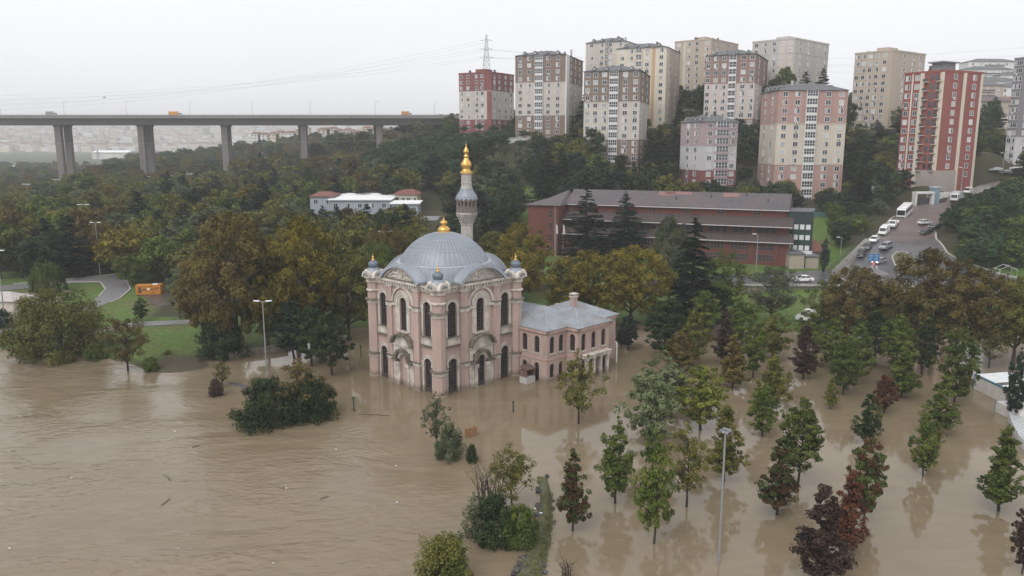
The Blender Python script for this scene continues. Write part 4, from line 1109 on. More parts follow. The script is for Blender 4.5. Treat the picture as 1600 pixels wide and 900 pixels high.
# ------------------------------------------------------------------ trees
bark = mat('bark', (.075, .058, .045), .9, .3, 3, stretch=(1, 1, .3), bump=.5)
bark_dark = mat('dark_wet_bark', (.035, .028, .024), .85, .3, 3)
LEAF = {
    'dark':   [(0.0135, 0.0285, 0.0085), (0.0278, 0.0499, 0.0129), (0.0485, 0.0756, 0.0192)],
    'green':  [(0.0397, 0.0654, 0.0117), (0.0844, 0.1162, 0.0180), (0.1518, 0.1764, 0.0324)],
    'olive':  [(0.0654, 0.0728, 0.0147), (0.1162, 0.1204, 0.0211), (0.1901, 0.1807, 0.0358)],
    'brown':  [(0.0581, 0.0455, 0.0147), (0.1135, 0.0846, 0.0211), (0.1808, 0.1373, 0.0306)],
    'gold':   [(0.0834, 0.0719, 0.0085), (0.1690, 0.1373, 0.0126), (0.2735, 0.2145, 0.0244)],
    'red':    [(0.0483, 0.0182, 0.0127), (0.0992, 0.0328, 0.0172), (0.1630, 0.0638, 0.0255)],
    'purple': [(0.0320, 0.0200, 0.0170), (0.0580, 0.0330, 0.0260), (0.0980, 0.0580, 0.0420)],
    'mixed':  [(0.0856, 0.0283, 0.0155), (0.0865, 0.0519, 0.0172), (0.0519, 0.0802, 0.0172), (0.0792, 0.1103, 0.0255)],
    'pale':   [(0.0984, 0.1220, 0.0511), (0.1649, 0.1958, 0.0856), (0.2495, 0.2814, 0.1475)],
    'lime':   [(0.0962, 0.1226, 0.0126), (0.1807, 0.2081, 0.0244), (0.2990, 0.3075, 0.0614)],
    'pine':   [(0.0157, 0.0399, 0.0139), (0.0324, 0.0714, 0.0231), (0.0565, 0.1075, 0.0334)],
    'cedar':  [(0.0093, 0.0214, 0.0143), (0.0186, 0.0384, 0.0235), (0.0328, 0.0578, 0.0349)],
    'sage':   [(0.0549, 0.0687, 0.0328), (0.0940, 0.1130, 0.0539), (0.1448, 0.1638, 0.0846)],
}
for k_, v_ in LEAF.items(): leafmat('leaves_' + k_, v_)
def LM(k): return MATS['leaves_' + k]
NAME_OF = {'dark': 'dark green', 'green': 'green', 'olive': 'olive', 'brown': 'brown', 'gold': 'golden olive', 'red': 'russet', 'purple': 'deep purple', 'mixed': 'red and green', 'pale': 'pale grey green', 'lime': 'yellow green', 'pine': 'bright green', 'cedar': 'blackish green', 'sage': 'grey green'}

def leaf_arrays(cen, nrm, size, tint, rng, slim=.5):
    n = len(cen)
    nrm = nrm / np.maximum(np.linalg.norm(nrm, axis=1, keepdims=True), 1e-6)
    r = rng.normal(size=(n, 3)); a = np.cross(nrm, r); a /= np.maximum(np.linalg.norm(a, axis=1, keepdims=True), 1e-6)
    b = np.cross(nrm, a)
    s = size[:, None] * .5
    v = np.stack([cen + a * s, cen + b * s * slim, cen - a * s, cen - b * s * slim], 1)
    v[:, 0] -= nrm * s * .25; v[:, 2] -= nrm * s * .25
    return v.reshape(-1, 3), tint
def quads_mesh(name, v, tint, extra=None):
    "leaf quads, optionally joined with wood faces (verts, faces) in a second material slot"
    me = bpy.data.meshes.new(name); n = len(v) // 4
    ev, ef = (extra.v, extra.f) if extra else ([], [])
    nv = len(v) + len(ev)
    me.vertices.add(nv)
    co = np.concatenate([v, np.array(ev, float).reshape(-1, 3)]) if ev else v
    me.vertices.foreach_set('co', co.astype(np.float32).ravel())
    loops = list(range(len(v))); starts = list(range(0, len(v), 4)); totals = [4] * n
    for f in ef:
        starts.append(len(loops)); totals.append(len(f)); loops += [i + len(v) for i in f]
    me.loops.add(len(loops)); me.loops.foreach_set('vertex_index', loops)
    me.polygons.add(len(starts)); me.polygons.foreach_set('loop_start', starts); me.polygons.foreach_set('loop_total', totals)
    me.polygons.foreach_set('material_index', [0] * n + [1] * len(ef))
    me.update(calc_edges=True)
    a = me.attributes.new('tint', 'FLOAT', 'FACE'); a.data.foreach_set('value', np.concatenate([tint, np.zeros(len(ef))]).astype(np.float32))
    return me
def env(shape, t):
    "relative crown radius at relative crown height t"
    if shape == 'round': return math.sqrt(max(0, 1 - (2 * t - .92) ** 2 / 1.18))
    if shape == 'oval': return max(.06, math.sin(math.pi * min(1, (t * .93 + .06)) ** .80)) ** .85
    if shape == 'cone': return max(.05, (1 - t) ** .75 * min(1, (t + .05) * 6))
    if shape == 'flat': return math.sqrt(max(0, 1 - ((t - .35) / .66) ** 2)) if t > .35 else .55 + .45 * (t / .35)
    if shape == 'bush': return math.sqrt(max(0, 1 - t * t * .96))
    return 1
def broadleaf(seed, Ht, R, cb, shape, clumps, per, leaf, rc=(.16, .30), limb=16, trunk_r=.25, fill=.5, flatten=.75, irregular=.18, upn=.6):
    rng = np.random.default_rng(seed); rnd = random.Random(seed)
    cen = []
    lob = [rng.uniform(0, 2 * math.pi) for _ in range(4)]
    for i in range(clumps):
        t = rng.uniform(0, 1)
        for _ in range(6):
            if rng.uniform() < env(shape, t) ** 1.3: break
            t = rng.uniform(0, 1)
        a = rng.uniform(0, 2 * math.pi)
        wob = 1 + irregular * (math.sin(2 * a + lob[0]) + math.sin(3 * a + lob[1] + 5 * t)) * .6
        q = rng.uniform(fill, 1) if rng.uniform() < .8 else rng.uniform(.15, fill)
        r = R * env(shape, t) * q * wob
        cen.append((r * math.cos(a), r * math.sin(a), Ht * (cb + (1 - cb) * t) * (1 + rng.normal(0, .015)), q, t))
    V = []; T = []
    for (x, y, z, q, t) in cen:
        cr = R * rng.uniform(*rc) * (.65 + .35 * env(shape, t)); n = int(per * rng.uniform(.6, 1.35))
        d = rng.normal(size=(n, 3)); d /= np.linalg.norm(d, axis=1, keepdims=True)
        rr = cr * rng.uniform(.35, 1.12, size=(n, 1)) ** .7
        p = np.array([x, y, z]) + d * rr * np.array([1, 1, flatten])
        out = d * .7 + np.array([x, y, 0]) / max(R, .1) * .4 + np.array([0, 0, upn]) + rng.normal(size=(n, 3)) * .45
        ct = rng.uniform(.12, .88)
        tint = np.clip(ct + rng.normal(0, .16, n), 0, 1)
        v, tn = leaf_arrays(p, out, leaf * rng.uniform(.65, 1.35, n), tint, rng)
        V.append(v); T.append(tn)
    w = MB(); top = Ht * (cb + (1 - cb) * .62)
    bend = [rng.normal(0, .02 * Ht) for _ in range(2)]
    ctr = [(0, 0, -1.2), (0, 0, 0), (bend[0] * .3, bend[1] * .3, Ht * cb * .8), (bend[0], bend[1], top)]
    w.tube(ctr, [trunk_r * 1.25, trunk_r * 1.1, trunk_r * .8, trunk_r * .22], 7)
    order = sorted(range(clumps), key=lambda i: -cen[i][3])[:limb * 2]; rnd.shuffle(order)
    for i in order[:limb]:
        x, y, z, q, t = cen[i]; z0 = max(Ht * cb * .75, min(top * .9, z - math.hypot(x, y) * rnd.uniform(.5, 1.0)))
        f = z0 / top
        s = (bend[0] * f, bend[1] * f, z0); m = ((s[0] + x) * .45 + rnd.uniform(-.2, .2), (s[1] + y) * .45 + rnd.uniform(-.2, .2), s[2] + (z - s[2]) * .6)
        r0 = trunk_r * rnd.uniform(.3, .5); w.tube([s, m, (x, y, z)], [r0, r0 * .6, r0 * .18], 5)
    return np.concatenate(V), np.concatenate(T), w
def conifer(seed, Ht, R, levels, per_branch, leaf, base=.10, droop=.10, spread=.34, tint_mid=.5, taper=.8):
    rng = np.random.default_rng(seed); V = []; T = []; w = MB()
    w.tube([(0, 0, -1), (0, 0, Ht * .5), (0, 0, Ht * .98)], [Ht * .022, Ht * .013, Ht * .003], 7)
    for l in range(levels):
        t = l / (levels - 1); z = Ht * (base + (1 - base) * t ** .95)
        Lm = R * (1 - t) ** taper * (1 if t > .08 else .8) + .15
        nb = max(3, int(7 - 3 * t)); a0 = rng.uniform(0, 6.28)
        for k in range(nb):
            a = a0 + 2 * math.pi * k / nb + rng.normal(0, .2); L = Lm * rng.uniform(.7, 1.15)
            dz = rng.normal(0, .02 * Ht)
            n = max(6, int(per_branch * L / R))
            s = rng.uniform(.12, 1, n) ** .75
            side = rng.normal(0, 1, n) * spread * L * .33 * (1.1 - s * .55)
            x = s * L * math.cos(a) - side * math.sin(a); y = s * L * math.sin(a) + side * math.cos(a)
            zz = z + dz + L * (.10 * s - droop * 2 * s * s) - np.abs(side) * .25 + rng.normal(0, .05, n) * Ht * .05
            p = np.stack([x, y, zz], 1)
            nr = np.stack([rng.normal(0, .35, n), rng.normal(0, .35, n), np.ones(n)], 1)
            ct = rng.uniform(.15, .85)
            v, tn = leaf_arrays(p, nr, leaf * rng.uniform(.7, 1.4, n), np.clip(ct + rng.normal(0, .18, n), 0, 1), rng, slim=.42)
            V.append(v); T.append(tn)
            w.tube([(0, 0, z + dz), (L * .9 * math.cos(a), L * .9 * math.sin(a), z + dz + L * (.09 - droop * 1.6))], [.012 * Ht * (1 - t) + .02, .015], 4)
    return np.concatenate(V), np.concatenate(T), w
PROTO = {}
def proto(key, data, Ht, R, split=True, lm='green', wm=None):
    v, t, w = data; wm = wm or bark
    R = float(np.percentile(np.hypot(v[:, 0], v[:, 1]), 98)); Ht = float(np.percentile(v[:, 2], 99.7))   # true reach of the crown
    if split:
        c = quads_mesh('crown', v, t); c.materials.append(LM(lm))
        tr = w.mesh('trunk'); tr.materials.append(wm)
        PROTO[key] = (c, tr, Ht, R)
    else:
        c = quads_mesh('tree', v, t, w); c.materials.append(LM(lm)); c.materials.append(wm)
        PROTO[key] = (c, None, Ht, R)
for i in range(5): proto(f'young{i}', broadleaf(10 + i, 8, 2.1, .13, 'oval', 150, 50, .27, rc=(.11, .25), limb=12, trunk_r=.13, fill=.45, irregular=.30), 8, 2.1, wm=bark_dark)
for i in range(3): proto(f'cone{i}', broadleaf(20 + i, 8, 1.9, .12, 'cone', 160, 48, .26, rc=(.11, .25), limb=12, trunk_r=.12, fill=.4, irregular=.32), 8, 1.9, wm=bark_dark)
for i in range(3): proto(f'thin{i}', broadleaf(30 + i, 8, 2.8, .22, 'oval', 110, 28, .27, rc=(.10, .22), limb=34, trunk_r=.12, fill=.35, irregular=.30), 8, 2.8, wm=bark_dark)
for i in range(4): proto(f'plane{i}', broadleaf(40 + i, 16, 7.0, .20, 'round', 210, 95, .43, rc=(.09, .20), limb=30, trunk_r=.38, fill=.55, irregular=.22), 16, 7.0)
for i in range(2): proto(f'airy{i}', broadleaf(50 + i, 14, 6.0, .22, 'round', 100, 80, .40, rc=(.12, .24), limb=46, trunk_r=.28, fill=.4, irregular=.28), 14, 6.0, wm=bark_dark)
for i in range(3): proto(f'bush{i}', broadleaf(60 + i, 4, 3.2, .04, 'bush', 80, 120, .28, rc=(.16, .32), limb=14, trunk_r=.12, fill=.5, irregular=.22, upn=.9), 4, 3.2, wm=bark_dark)
proto('bankbush0', broadleaf(66, 9, 8, .03, 'bush', 150, 130, .42, rc=(.12, .24), limb=30, trunk_r=.2, fill=.55, irregular=.2, upn=.8), 9, 8, wm=bark_dark)
for i in range(2): proto(f'cedar{i}', conifer(70 + i, 18, 6.0, 24, 95, .80, base=.12, droop=.06), 18, 6.0, wm=bark_dark)
proto('spruce0', conifer(75, 18, 5.0, 30, 95, .72, base=.05, droop=.16, taper=.9), 18, 5.0, wm=bark_dark)
proto('cypress0', broadleaf(80, 12, 1.5, .03, 'oval', 60, 60, .4, rc=(.3, .5), limb=2, trunk_r=.2, fill=.2, flatten=1.6), 12, 1.5, wm=bark_dark)
for i in range(5): proto(f'wood{i}', broadleaf(90 + i, 13, 5.4, .22, 'round', 62, 46, .95, rc=(.18, .32), limb=10, trunk_r=.3, fill=.55, irregular=.25), 13, 5.4, split=False)
for i in range(3): proto(f'umbrella{i}', broadleaf(100 + i, 11, 5.2, .50, 'flat', 52, 54, .75, rc=(.18, .32), limb=10, trunk_r=.3, fill=.35, irregular=.2, flatten=.6, upn=1.1), 11, 5.2, split=False)
for i in range(2): proto(f'hillcedar{i}', conifer(110 + i, 16, 5.0, 17, 56, 1.15, base=.08, droop=.05), 16, 5.0, split=False, wm=bark_dark)
TRNG = random.Random(77)
def tree(name, key, base, Ht, R, col, label, cat='tree', group=None, rz=None, tilt=(0, 0)):
    c, tr, h0, r0 = PROTO[key]
    sc = (R / r0, R / r0, Ht / h0); rz = TRNG.uniform(0, 6.28) if rz is None else rz
    if tr is not None:
        o = empty(name, base, rz); o.scale = sc; o.rotation_euler = (tilt[0], tilt[1], rz)
        t = obj('trunk', tr, o); q = obj('crown', c, o)
    else:
        o = obj(name, c, None, base, rz); o.scale = sc; q = o
    q.material_slots[0].link = 'OBJECT'; q.material_slots[0].material = LM(col)
    tag(o, label, cat, group); return o
def tree_px(name, key, px, py, ytop, hw, col, label, cat='tree', group=None, z=0.0, **kw):
    "a tree whose foot, top and half width are read off the photograph"
    g = G(px, py, z) if z is not None else on_ground(px, py)
    top = P(px, ytop, g.y); R = hw * g.y / FOC * 1.02
    return tree(name, key, g, max(1.0, top.z - g.z), R, col, label, cat, group, **kw)

# --- young park trees standing in the flood: foot x, foot y, top y, half width, shape, colour, label
YG = 'young park trees standing in the flood'
YOUNG = [
    (904, 662, 545, 45, 'thin0', 'olive', 'thin pale olive tree in front of the annex porch'),
    (1038, 652, 550, 48, 'young1', 'pale', 'pale grey green tree, the farther of the silvery pair'),
    (1012, 706, 580, 44, 'young4', 'pale', 'pale grey green tree, the nearer of the silvery pair'),
    (1094, 672, 572, 43, 'young0', 'lime', 'bright yellow green round tree beside the silvery pair'),
    (961, 786, 653, 36, 'young1', 'green', 'dense green tree between the silvery pair and the grassy embankment'),
    (895, 829, 704, 28, 'cone0', 'mixed', 'narrow red and green tree nearest the grassy embankment'),
    (1022, 849, 676, 37, 'young2', 'green', 'tall leafy green tree with no bare trunk showing, below the silvery pair'),
    (1073, 792, 662, 48, 'thin0', 'olive', 'airy brownish olive tree with visible branches beside the tall leafy green tree'),
    (1131, 752, 634, 31, 'cone1', 'olive', 'olive green tree just behind the floodlight mast'),
    (1214, 804, 686, 33, 'cone2', 'mixed', 'dark brownish red tree in front of the big green one'),
    (1246, 759, 624, 43, 'young3', 'green', 'broad dense green tree, largest of the right flooded rows'),
    (1191, 682, 603, 27, 'young4', 'green', 'small leaning green tree beside the glinting water streak'),
    (1206, 637, 556, 27, 'cone0', 'olive', 'olive green conical tree next to the glinting water streak'),
    (1231, 612, 578, 10, 'thin1', 'olive', 'broken leaning sapling in the glinting water streak'),
    (1255, 593, 508, 24, 'cone1', 'purple', 'deep purple conical tree standing alone before the lawn'),
    (1144, 607, 524, 26, 'cone2', 'brown', 'brownish olive conical tree in the middle of the grove'),
    (1176, 590, 508, 27, 'young0', 'green', 'green oval tree right behind the brownish olive one'),
    (1206, 562, 484, 30, 'young1', 'olive', 'olive green round tree at the back of the grove by the lawn'),
    (1131, 568, 484, 22, 'cone0', 'purple', 'purplish brown slim tree in the middle of the grove'),
    (1082, 572, 485, 28, 'young2', 'olive', 'olive tree with a browning top beside the plum tree'),
    (1062, 592, 518, 28, 'young3', 'brown', 'dull brown tree above the yellow green one'),
    (1040, 560, 468, 36, 'young4', 'dark', 'spreading dark plum tree with a thick trunk behind the silvery pair'),
    (981, 546, 494, 22, 'young0', 'cedar', 'small blackish tree behind the annex corner'),
    (969, 541, 512, 11, 'young1', 'cedar', 'tiny blackish sapling behind the annex corner'),
    (1317, 617, 530, 30, 'young2', 'green', 'leafy green tree, nearer of a pair beyond the small sapling'),
    (1338, 600, 506, 32, 'young3', 'green', 'leafy green tree, farther of a pair beyond the small sapling'),
    (1297, 639, 590, 12, 'cone1', 'olive', 'small olive sapling alone between two rows'),
    (1353, 692, 616, 22, 'cone2', 'dark', 'slim dark green tree beside the small red tree'),
    (1381, 646, 587, 22, 'young4', 'red', 'small russet tree in the middle rows'),
    (1371, 673, 622, 9, 'thin2', 'olive', 'wispy sapling between the slim dark tree and the small russet one'),
    (1350, 816, 685, 36, 'young0', 'mixed', 'big red and green tree, farther of the two overlapping by the dark purple one'),
    (1322, 866, 738, 34, 'cone0', 'red', 'russet tree squeezed between the big red and green tree and the dark purple one'),
    (1281, 912, 762, 46, 'cone2', 'purple', 'large dark purple tree cut by the bottom edge'),
    (1442, 744, 650, 26, 'young2', 'green', 'green tree with a clear reflection in the open water'),
    (1463, 712, 660, 12, 'thin0', 'olive', 'slender sapling just behind the tree with the clear reflection'),
    (1408, 621, 545, 27, 'cone1', 'green', 'green conical tree, nearer of a stacked pair'),
    (1400, 592, 492, 32, 'young3', 'green', 'green tree, farther of a stacked pair'),
    (1467, 679, 588, 28, 'cone2', 'green', 'green conical tree in front of the tall column of green'),
    (1490, 633, 516, 33, 'young4', 'green', 'tall green column of a tree near the wrecked shed'),
    (1560, 798, 668, 36, 'cone0', 'green', 'green tree mirrored in the water below the curled metal sheet'),
    (1597, 896, 793, 28, 'young0', 'purple', 'dark tree cut by the right edge at the bottom corner'),
    (1583, 656, 545, 22, 'young1', 'cedar', 'blackish columnar tree against the wrecked shed'),
    (1300, 578, 500, 30, 'young2', 'green', 'green tree between the purple tree and the leafy pair'),
    (1366, 572, 486, 36, 'young3', 'dark', 'dark bluish green tree in front of the brown plane tree'),
    (1160, 540, 470, 30, 'young4', 'green', 'green tree at the rear edge of the grove by the stone wall'),
    (1100, 530, 455, 30, 'young0', 'green', 'green tree under the tall cedar at the grove edge'),
    (1270, 545, 475, 28, 'young1', 'green', 'green tree beside the white van on the lawn'),
    (1440, 585, 500, 28, 'young2', 'dark', 'dark green tree in the shade of the large plane tree'),
    (1545, 575, 505, 26, 'thin1', 'olive', 'sparse olive tree above the wrecked shed roof'),
]
for px, py, yt, hw, key, col, lab in YOUNG: tree_px('young_tree', key, px, py, yt, hw, col, lab, group=YG)
# --- trees in the water beside the mosque and the bank
BG = 'trees at the water edge'
tree_px('flooded_tree', 'young3', 519, 586, 488, 36, 'dark', 'dark low tree standing in the water left of the mosque wall', group=BG)
tree_px('flooded_tree', 'young0', 487, 572, 478, 34, 'dark', 'dark slim tree by the drowned garden wall', group=BG)
tree_px('flooded_tree', 'young2', 460, 560, 470, 36, 'cedar', 'blackish tree under the big brown plane', group=BG)
tree_px('bank_tree', 'bankbush0', 97, 556, 452, 76, 'olive', 'broad olive willow bush tree overhanging the water at the bank', group=BG)
tree_px('bank_tree', 'airy0', 200, 579, 498, 38, 'brown', 'sparse rusty brown tree at the bank edge', group=BG)
tree_px('bank_tree', 'bush1', 348, 558, 486, 40, 'dark', 'dark rounded evergreen at the end of the bank', group=BG)
for px, py, yt, hw, k, col, lab in ((150, 561, 536, 20, 'bush0', 'green', 'low green shrub at the foot of the broad olive bank tree'), (236, 580, 558, 13, 'bush2', 'green', 'small green tuft shrub at the muddy tip of the bank'), (45, 551, 528, 22, 'bush1', 'olive', 'low olive shrub at the bank below the cream hut'), (262, 560, 545, 9, 'thin1', 'olive', 'wispy weed shrub on the mud')):
    tree_px('bank_shrub', k, px, py, yt, hw, col, lab, 'shrub', BG)
# --- large plane trees
PG = 'large plane trees round the mosque'
BIG = [
    (372, 548, 335, 84, 'plane0', 'brown', 'huge rusty brown plane tree on the bank beside the lamp post'),
    (466, 540, 340, 70, 'plane1', 'gold', 'huge golden olive plane tree next to the rusty one'),
    (545, 528, 388, 56, 'plane2', 'olive', 'olive green plane tree touching the mosque corner'),
    (420, 545, 430, 50, 'plane3', 'olive', 'lower olive plane filling the gap under the rusty one'),
    (318, 530, 400, 44, 'plane3', 'brown', 'brown plane beside the orange container'),
    (505, 520, 420, 46, 'plane1', 'green', 'green plane half way between rusty plane and mosque'),
    (590, 500, 380, 50, 'plane0', 'green', 'green plane tree rising behind the mosque corner turret'),
    (605, 470, 352, 46, 'plane2', 'brown', 'brown plane tree behind the dome'),
    (655, 460, 350, 40, 'plane3', 'olive', 'olive tree peeping over the dome shoulder'),
    (815, 478, 348, 52, 'plane1', 'gold', 'golden olive plane right behind the minaret'),
    (772, 470, 362, 40, 'plane0', 'olive', 'olive plane between dome and minaret base'),
    (920, 512, 392, 66, 'plane2', 'gold', 'golden olive plane rising above the annex roof'),
    (985, 508, 384, 62, 'plane3', 'gold', 'golden olive plane beside the tall cedar'),
    (885, 500, 418, 46, 'plane0', 'olive', 'lower olive plane behind the annex chimney'),
    (1130, 500, 392, 54, 'airy1', 'green', 'loose green tree in front of the brick school'),
    (1205, 505, 418, 44, 'airy0', 'sage', 'see through grey green tree in front of the parked white saloon'),
    (1330, 540, 420, 66, 'plane0', 'brown', 'brown olive plane just below the road junction'),
    (1290, 525, 432, 40, 'airy1', 'green', 'loose green tree below the stairs'),
    (1455, 560, 392, 74, 'plane1', 'brown', 'largest brown plane tree beside the traffic island'),
    (1520, 560, 420, 62, 'plane2', 'brown', 'brown plane tree next to the largest one'),
    (1583, 565, 432, 56, 'plane3', 'olive', 'olive plane tree at the right picture edge'),
    (1400, 545, 448, 50, 'plane2', 'olive', 'olive plane tucked between the two brown planes'),
]
for px, py, yt, hw, key, col, lab in BIG: tree_px('plane_tree', key, px, py, yt, hw, col, lab, group=PG, z=.5)
CG = 'tall conifers in front of the school'
tree_px('cedar_tree', 'cedar0', 915, 412, 297, 44, 'cedar', 'tall blackish cedar hiding the left part of the school', group=CG, z=3.4)
tree_px('cedar_tree', 'cedar1', 976, 408, 304, 38, 'cedar', 'slimmer blackish cedar beside the tall one at the school', group=CG, z=3.4)
tree_px('cedar_tree', 'spruce0', 1080, 503, 345, 54, 'cedar', 'very tall drooping dark conifer behind the annex', group=CG, z=.6)
tree_px('cedar_tree', 'plane1', 1045, 470, 338, 36, 'sage', 'round topped grey green tree merging with the tall drooping conifer', group=CG, z=1.5)
tree_px('cypress_tree', 'cypress0', 1287, 424, 373, 8, 'cedar', 'dark narrow cypress by the red roofed shed', z=3.6)
# --- lawn trees on the bank
LG = 'small trees on the riverside lawn'
tree_px('lawn_tree', 'young1', 221, 502, 462, 12, 'dark', 'small dark lollipop tree on the lawn', group=LG, z=.9)
tree_px('lawn_tree', 'young4', 281, 498, 418, 19, 'pale', 'young pale green tree beside the orange container', group=LG, z=.9)
tree_px('lawn_tree', 'plane3', 207, 448, 397, 27, 'green', 'wide bright green tree where the paved path bends', group=LG, z=1.2)
tree_px('lawn_tree', 'bush0', 136, 434, 400, 16, 'dark', 'dark bush beside the tall lamp post', group=LG, z=1.4)
tree_px('lawn_tree', 'plane0', 262, 440, 380, 34, 'green', 'deep green tree behind the bright green one', group=LG, z=1.2)
tree_px('lawn_bush', 'bush2', 8, 512, 484, 16, 'cedar', 'dark bush in front of the cream hut', group=LG, z=.8)
# --- shrubs on the drowned bank
SG = 'shrubs on the drowned river bank'
tree_px('shrub', 'bush0', 420, 662, 592, 58, 'dark', 'large glossy dark evergreen shrub heap in the water', 'shrub', SG)
tree_px('shrub', 'bush1', 487, 652, 588, 46, 'dark', 'right hand lump of the evergreen shrub heap', 'shrub', SG)
tree_px('shrub', 'thin2', 470, 655, 560, 48, 'brown', 'wispy brown sapling growing through the evergreen shrub heap', 'shrub', SG)
tree_px('shrub', 'thin1', 348, 604, 562, 16, 'olive', 'thin olive shrub at the tip of the gravel spit', 'shrub', SG)
tree_px('shrub', 'bush2', 338, 618, 592, 13, 'purple', 'small dark red shrub at the tip of the gravel spit', 'shrub', SG)
tree_px('shrub', 'thin0', 682, 702, 612, 24, 'sage', 'grey green leaning tree on the drowned bank below the mosque', 'shrub', SG)
tree_px('shrub', 'bush1', 702, 716, 662, 26, 'sage', 'drooping shrub at the foot of the leaning grey green tree', 'shrub', SG)
tree_px('shrub', 'bush2', 737, 722, 694, 11, 'dark', 'small round shrub beside the floating crate', 'shrub', SG)
tree_px('shrub', 'bush0', 772, 842, 774, 50, 'dark', 'leafy heap caught with litter at the embankment head', 'shrub', SG)
tree_px('shrub', 'bush1', 812, 852, 788, 34, 'green', 'leafy heap against the rocks of the embankment', 'shrub', SG)
tree_px('shrub', 'thin1', 800, 800, 692, 42, 'olive', 'yellowing sapling with long bare twigs over the leafy heap', 'shrub', SG)
tree_px('shrub', 'thin2', 742, 846, 770, 28, 'sage', 'thin stemmed shrub on the river side of the leafy heap', 'shrub', SG)
tree_px('shrub', 'bush2', 693, 912, 838, 52, 'olive', 'olive shrub cut by the bottom edge beside the river', 'shrub', SG)
tree_px('shrub', 'thin0', 700, 908, 836, 46, 'green', 'twiggy top of the olive shrub at the bottom edge', 'shrub', SG)
def bare(px, py, yt, hw, seed, label, n=26):
    g = G(px, py); Ht = P(px, yt, g.y).z; R = hw * g.y / FOC; r = random.Random(seed); b = MB()
    for i in range(n):
        a = r.uniform(0, 6.28); q = r.uniform(.3, 1) * R; zz = Ht * r.uniform(.5, 1)
        o_ = R * .45; p0 = (r.uniform(-o_, o_), r.uniform(-o_, o_), -.3); p1 = (p0[0] + q * .25 * math.cos(a), p0[1] + q * .25 * math.sin(a), zz * r.uniform(.35, .6)); p2 = (q * math.cos(a), q * math.sin(a), zz)
        b.tube([p0, p1, p2], [.06, .04, .012], 4)
        for k in range(3):
            f = r.uniform(.4, .9); s = Vector(p1).lerp(Vector(p2), f); b.tube([s, s + Vector((r.uniform(-.6, .6), r.uniform(-.6, .6), r.uniform(.1, .7)))], [.02, .006], 3)
    o = b.build('bare_shrub', bark, None, g); tag(o, label, 'shrub', SG)
bare(762, 790, 704, 40, 1, 'bare grey twigs standing behind the leafy heap', 30); bare(885, 906, 872, 14, 2, 'small leafless brown shrub beside the embankment foot', 12)

# --- willow and palms
def willow():
    rng = np.random.default_rng(5); V = []; T = []
    for i in range(150):
        a = rng.uniform(0, 6.28); r = 3.2 * rng.uniform(.25, 1) ** .6; z0 = 6.4 * math.sqrt(max(.1, 1 - (r / 3.6) ** 2)) ; L = rng.uniform(2.0, 4.6)
        n = 34; s = rng.uniform(0, 1, n)
        p = np.stack([r * math.cos(a) * (1 + .12 * s) + rng.normal(0, .1, n), r * math.sin(a) * (1 + .12 * s) + rng.normal(0, .1, n), np.maximum(z0 - s * L, .3)], 1)
        nr = np.stack([np.full(n, math.cos(a)), np.full(n, math.sin(a)), np.full(n, .2)], 1) + rng.normal(0, .4, (n, 3))
        v, t = leaf_arrays(p, nr, .5 * rng.uniform(.7, 1.3, n), np.clip(rng.uniform(.2, .8) + rng.normal(0, .15, n), 0, 1), rng, .35); V.append(v); T.append(t)
    w = MB(); w.tube([(0, 0, -.5), (.1, 0, 3), (0, .1, 5.8)], [.3, .22, .08], 7)
    for i in range(8): a = i * .8; w.tube([(0, 0, 3), (1.2 * math.cos(a), 1.2 * math.sin(a), 5.2), (2.4 * math.cos(a), 2.4 * math.sin(a), 5.6)], [.1, .07, .02], 4)
    return np.concatenate(V), np.concatenate(T), w
proto('willow0', willow(), 6.6, 3.4, wm=bark_dark)
tree_px('willow_tree', 'willow0', 76, 456, 411, 27, 'green', 'weeping willow on the lawn beside the paved path', z=1.1)
def palm_data():
    rng = np.random.default_rng(9); V = []; T = []
    for i in range(30):
        a = rng.uniform(0, 6.28); el = rng.uniform(-.5, 1.1); L = rng.uniform(1.8, 2.6); n = 36; s = np.linspace(.1, 1, n)
        x = s * L * math.cos(el); z = s * L * math.sin(el) - .5 * s * s * L
        side = np.where(np.arange(n) % 2 == 0, .22, -.22) * (1.1 - s * .6)
        p = np.stack([x * math.cos(a) - side * math.sin(a), x * math.sin(a) + side * math.cos(a), 11 + z], 1)
        nr = np.stack([rng.normal(0, .3, n), rng.normal(0, .3, n), np.ones(n)], 1)
        v, t = leaf_arrays(p, nr, np.full(n, .6), np.clip(rng.uniform(.3, .8) + rng.normal(0, .1, n), 0, 1), rng, .3); V.append(v); T.append(t)
    w = MB(); pts = [(0, 0, -1)] + [(0.02 * math.sin(k), 0, k * 1.1) for k in range(11)]; w.tube(pts, [.42] + [.40 - .012 * k + (.05 if k % 2 else 0) for k in range(11)], 9)
    return np.concatenate(V), np.concatenate(T), w
proto('palm0', palm_data(), 12.5, 2.5, wm=bark_dark)
PLG = 'palm trees on the riverside lawn'
tree_px('palm_tree', 'palm0', 35, 437, 352, 10, 'olive', 'palm with a tall dark trunk nearest the cream hut', group=PLG, z=1.4)
tree_px('palm_tree', 'palm0', 97, 416, 362, 10, 'olive', 'palm with a tall dark trunk behind the willow', group=PLG, z=1.6)
tree_px('palm_tree', 'palm0', 166, 340, 306, 7, 'lime', 'palm standing out of the autumn wood below the first pier', group=PLG, z=2.0)
tree_px('palm_tree', 'palm0', 332, 330, 302, 7, 'lime', 'palm standing out of the wood near the white hall', group=PLG, z=2.0)

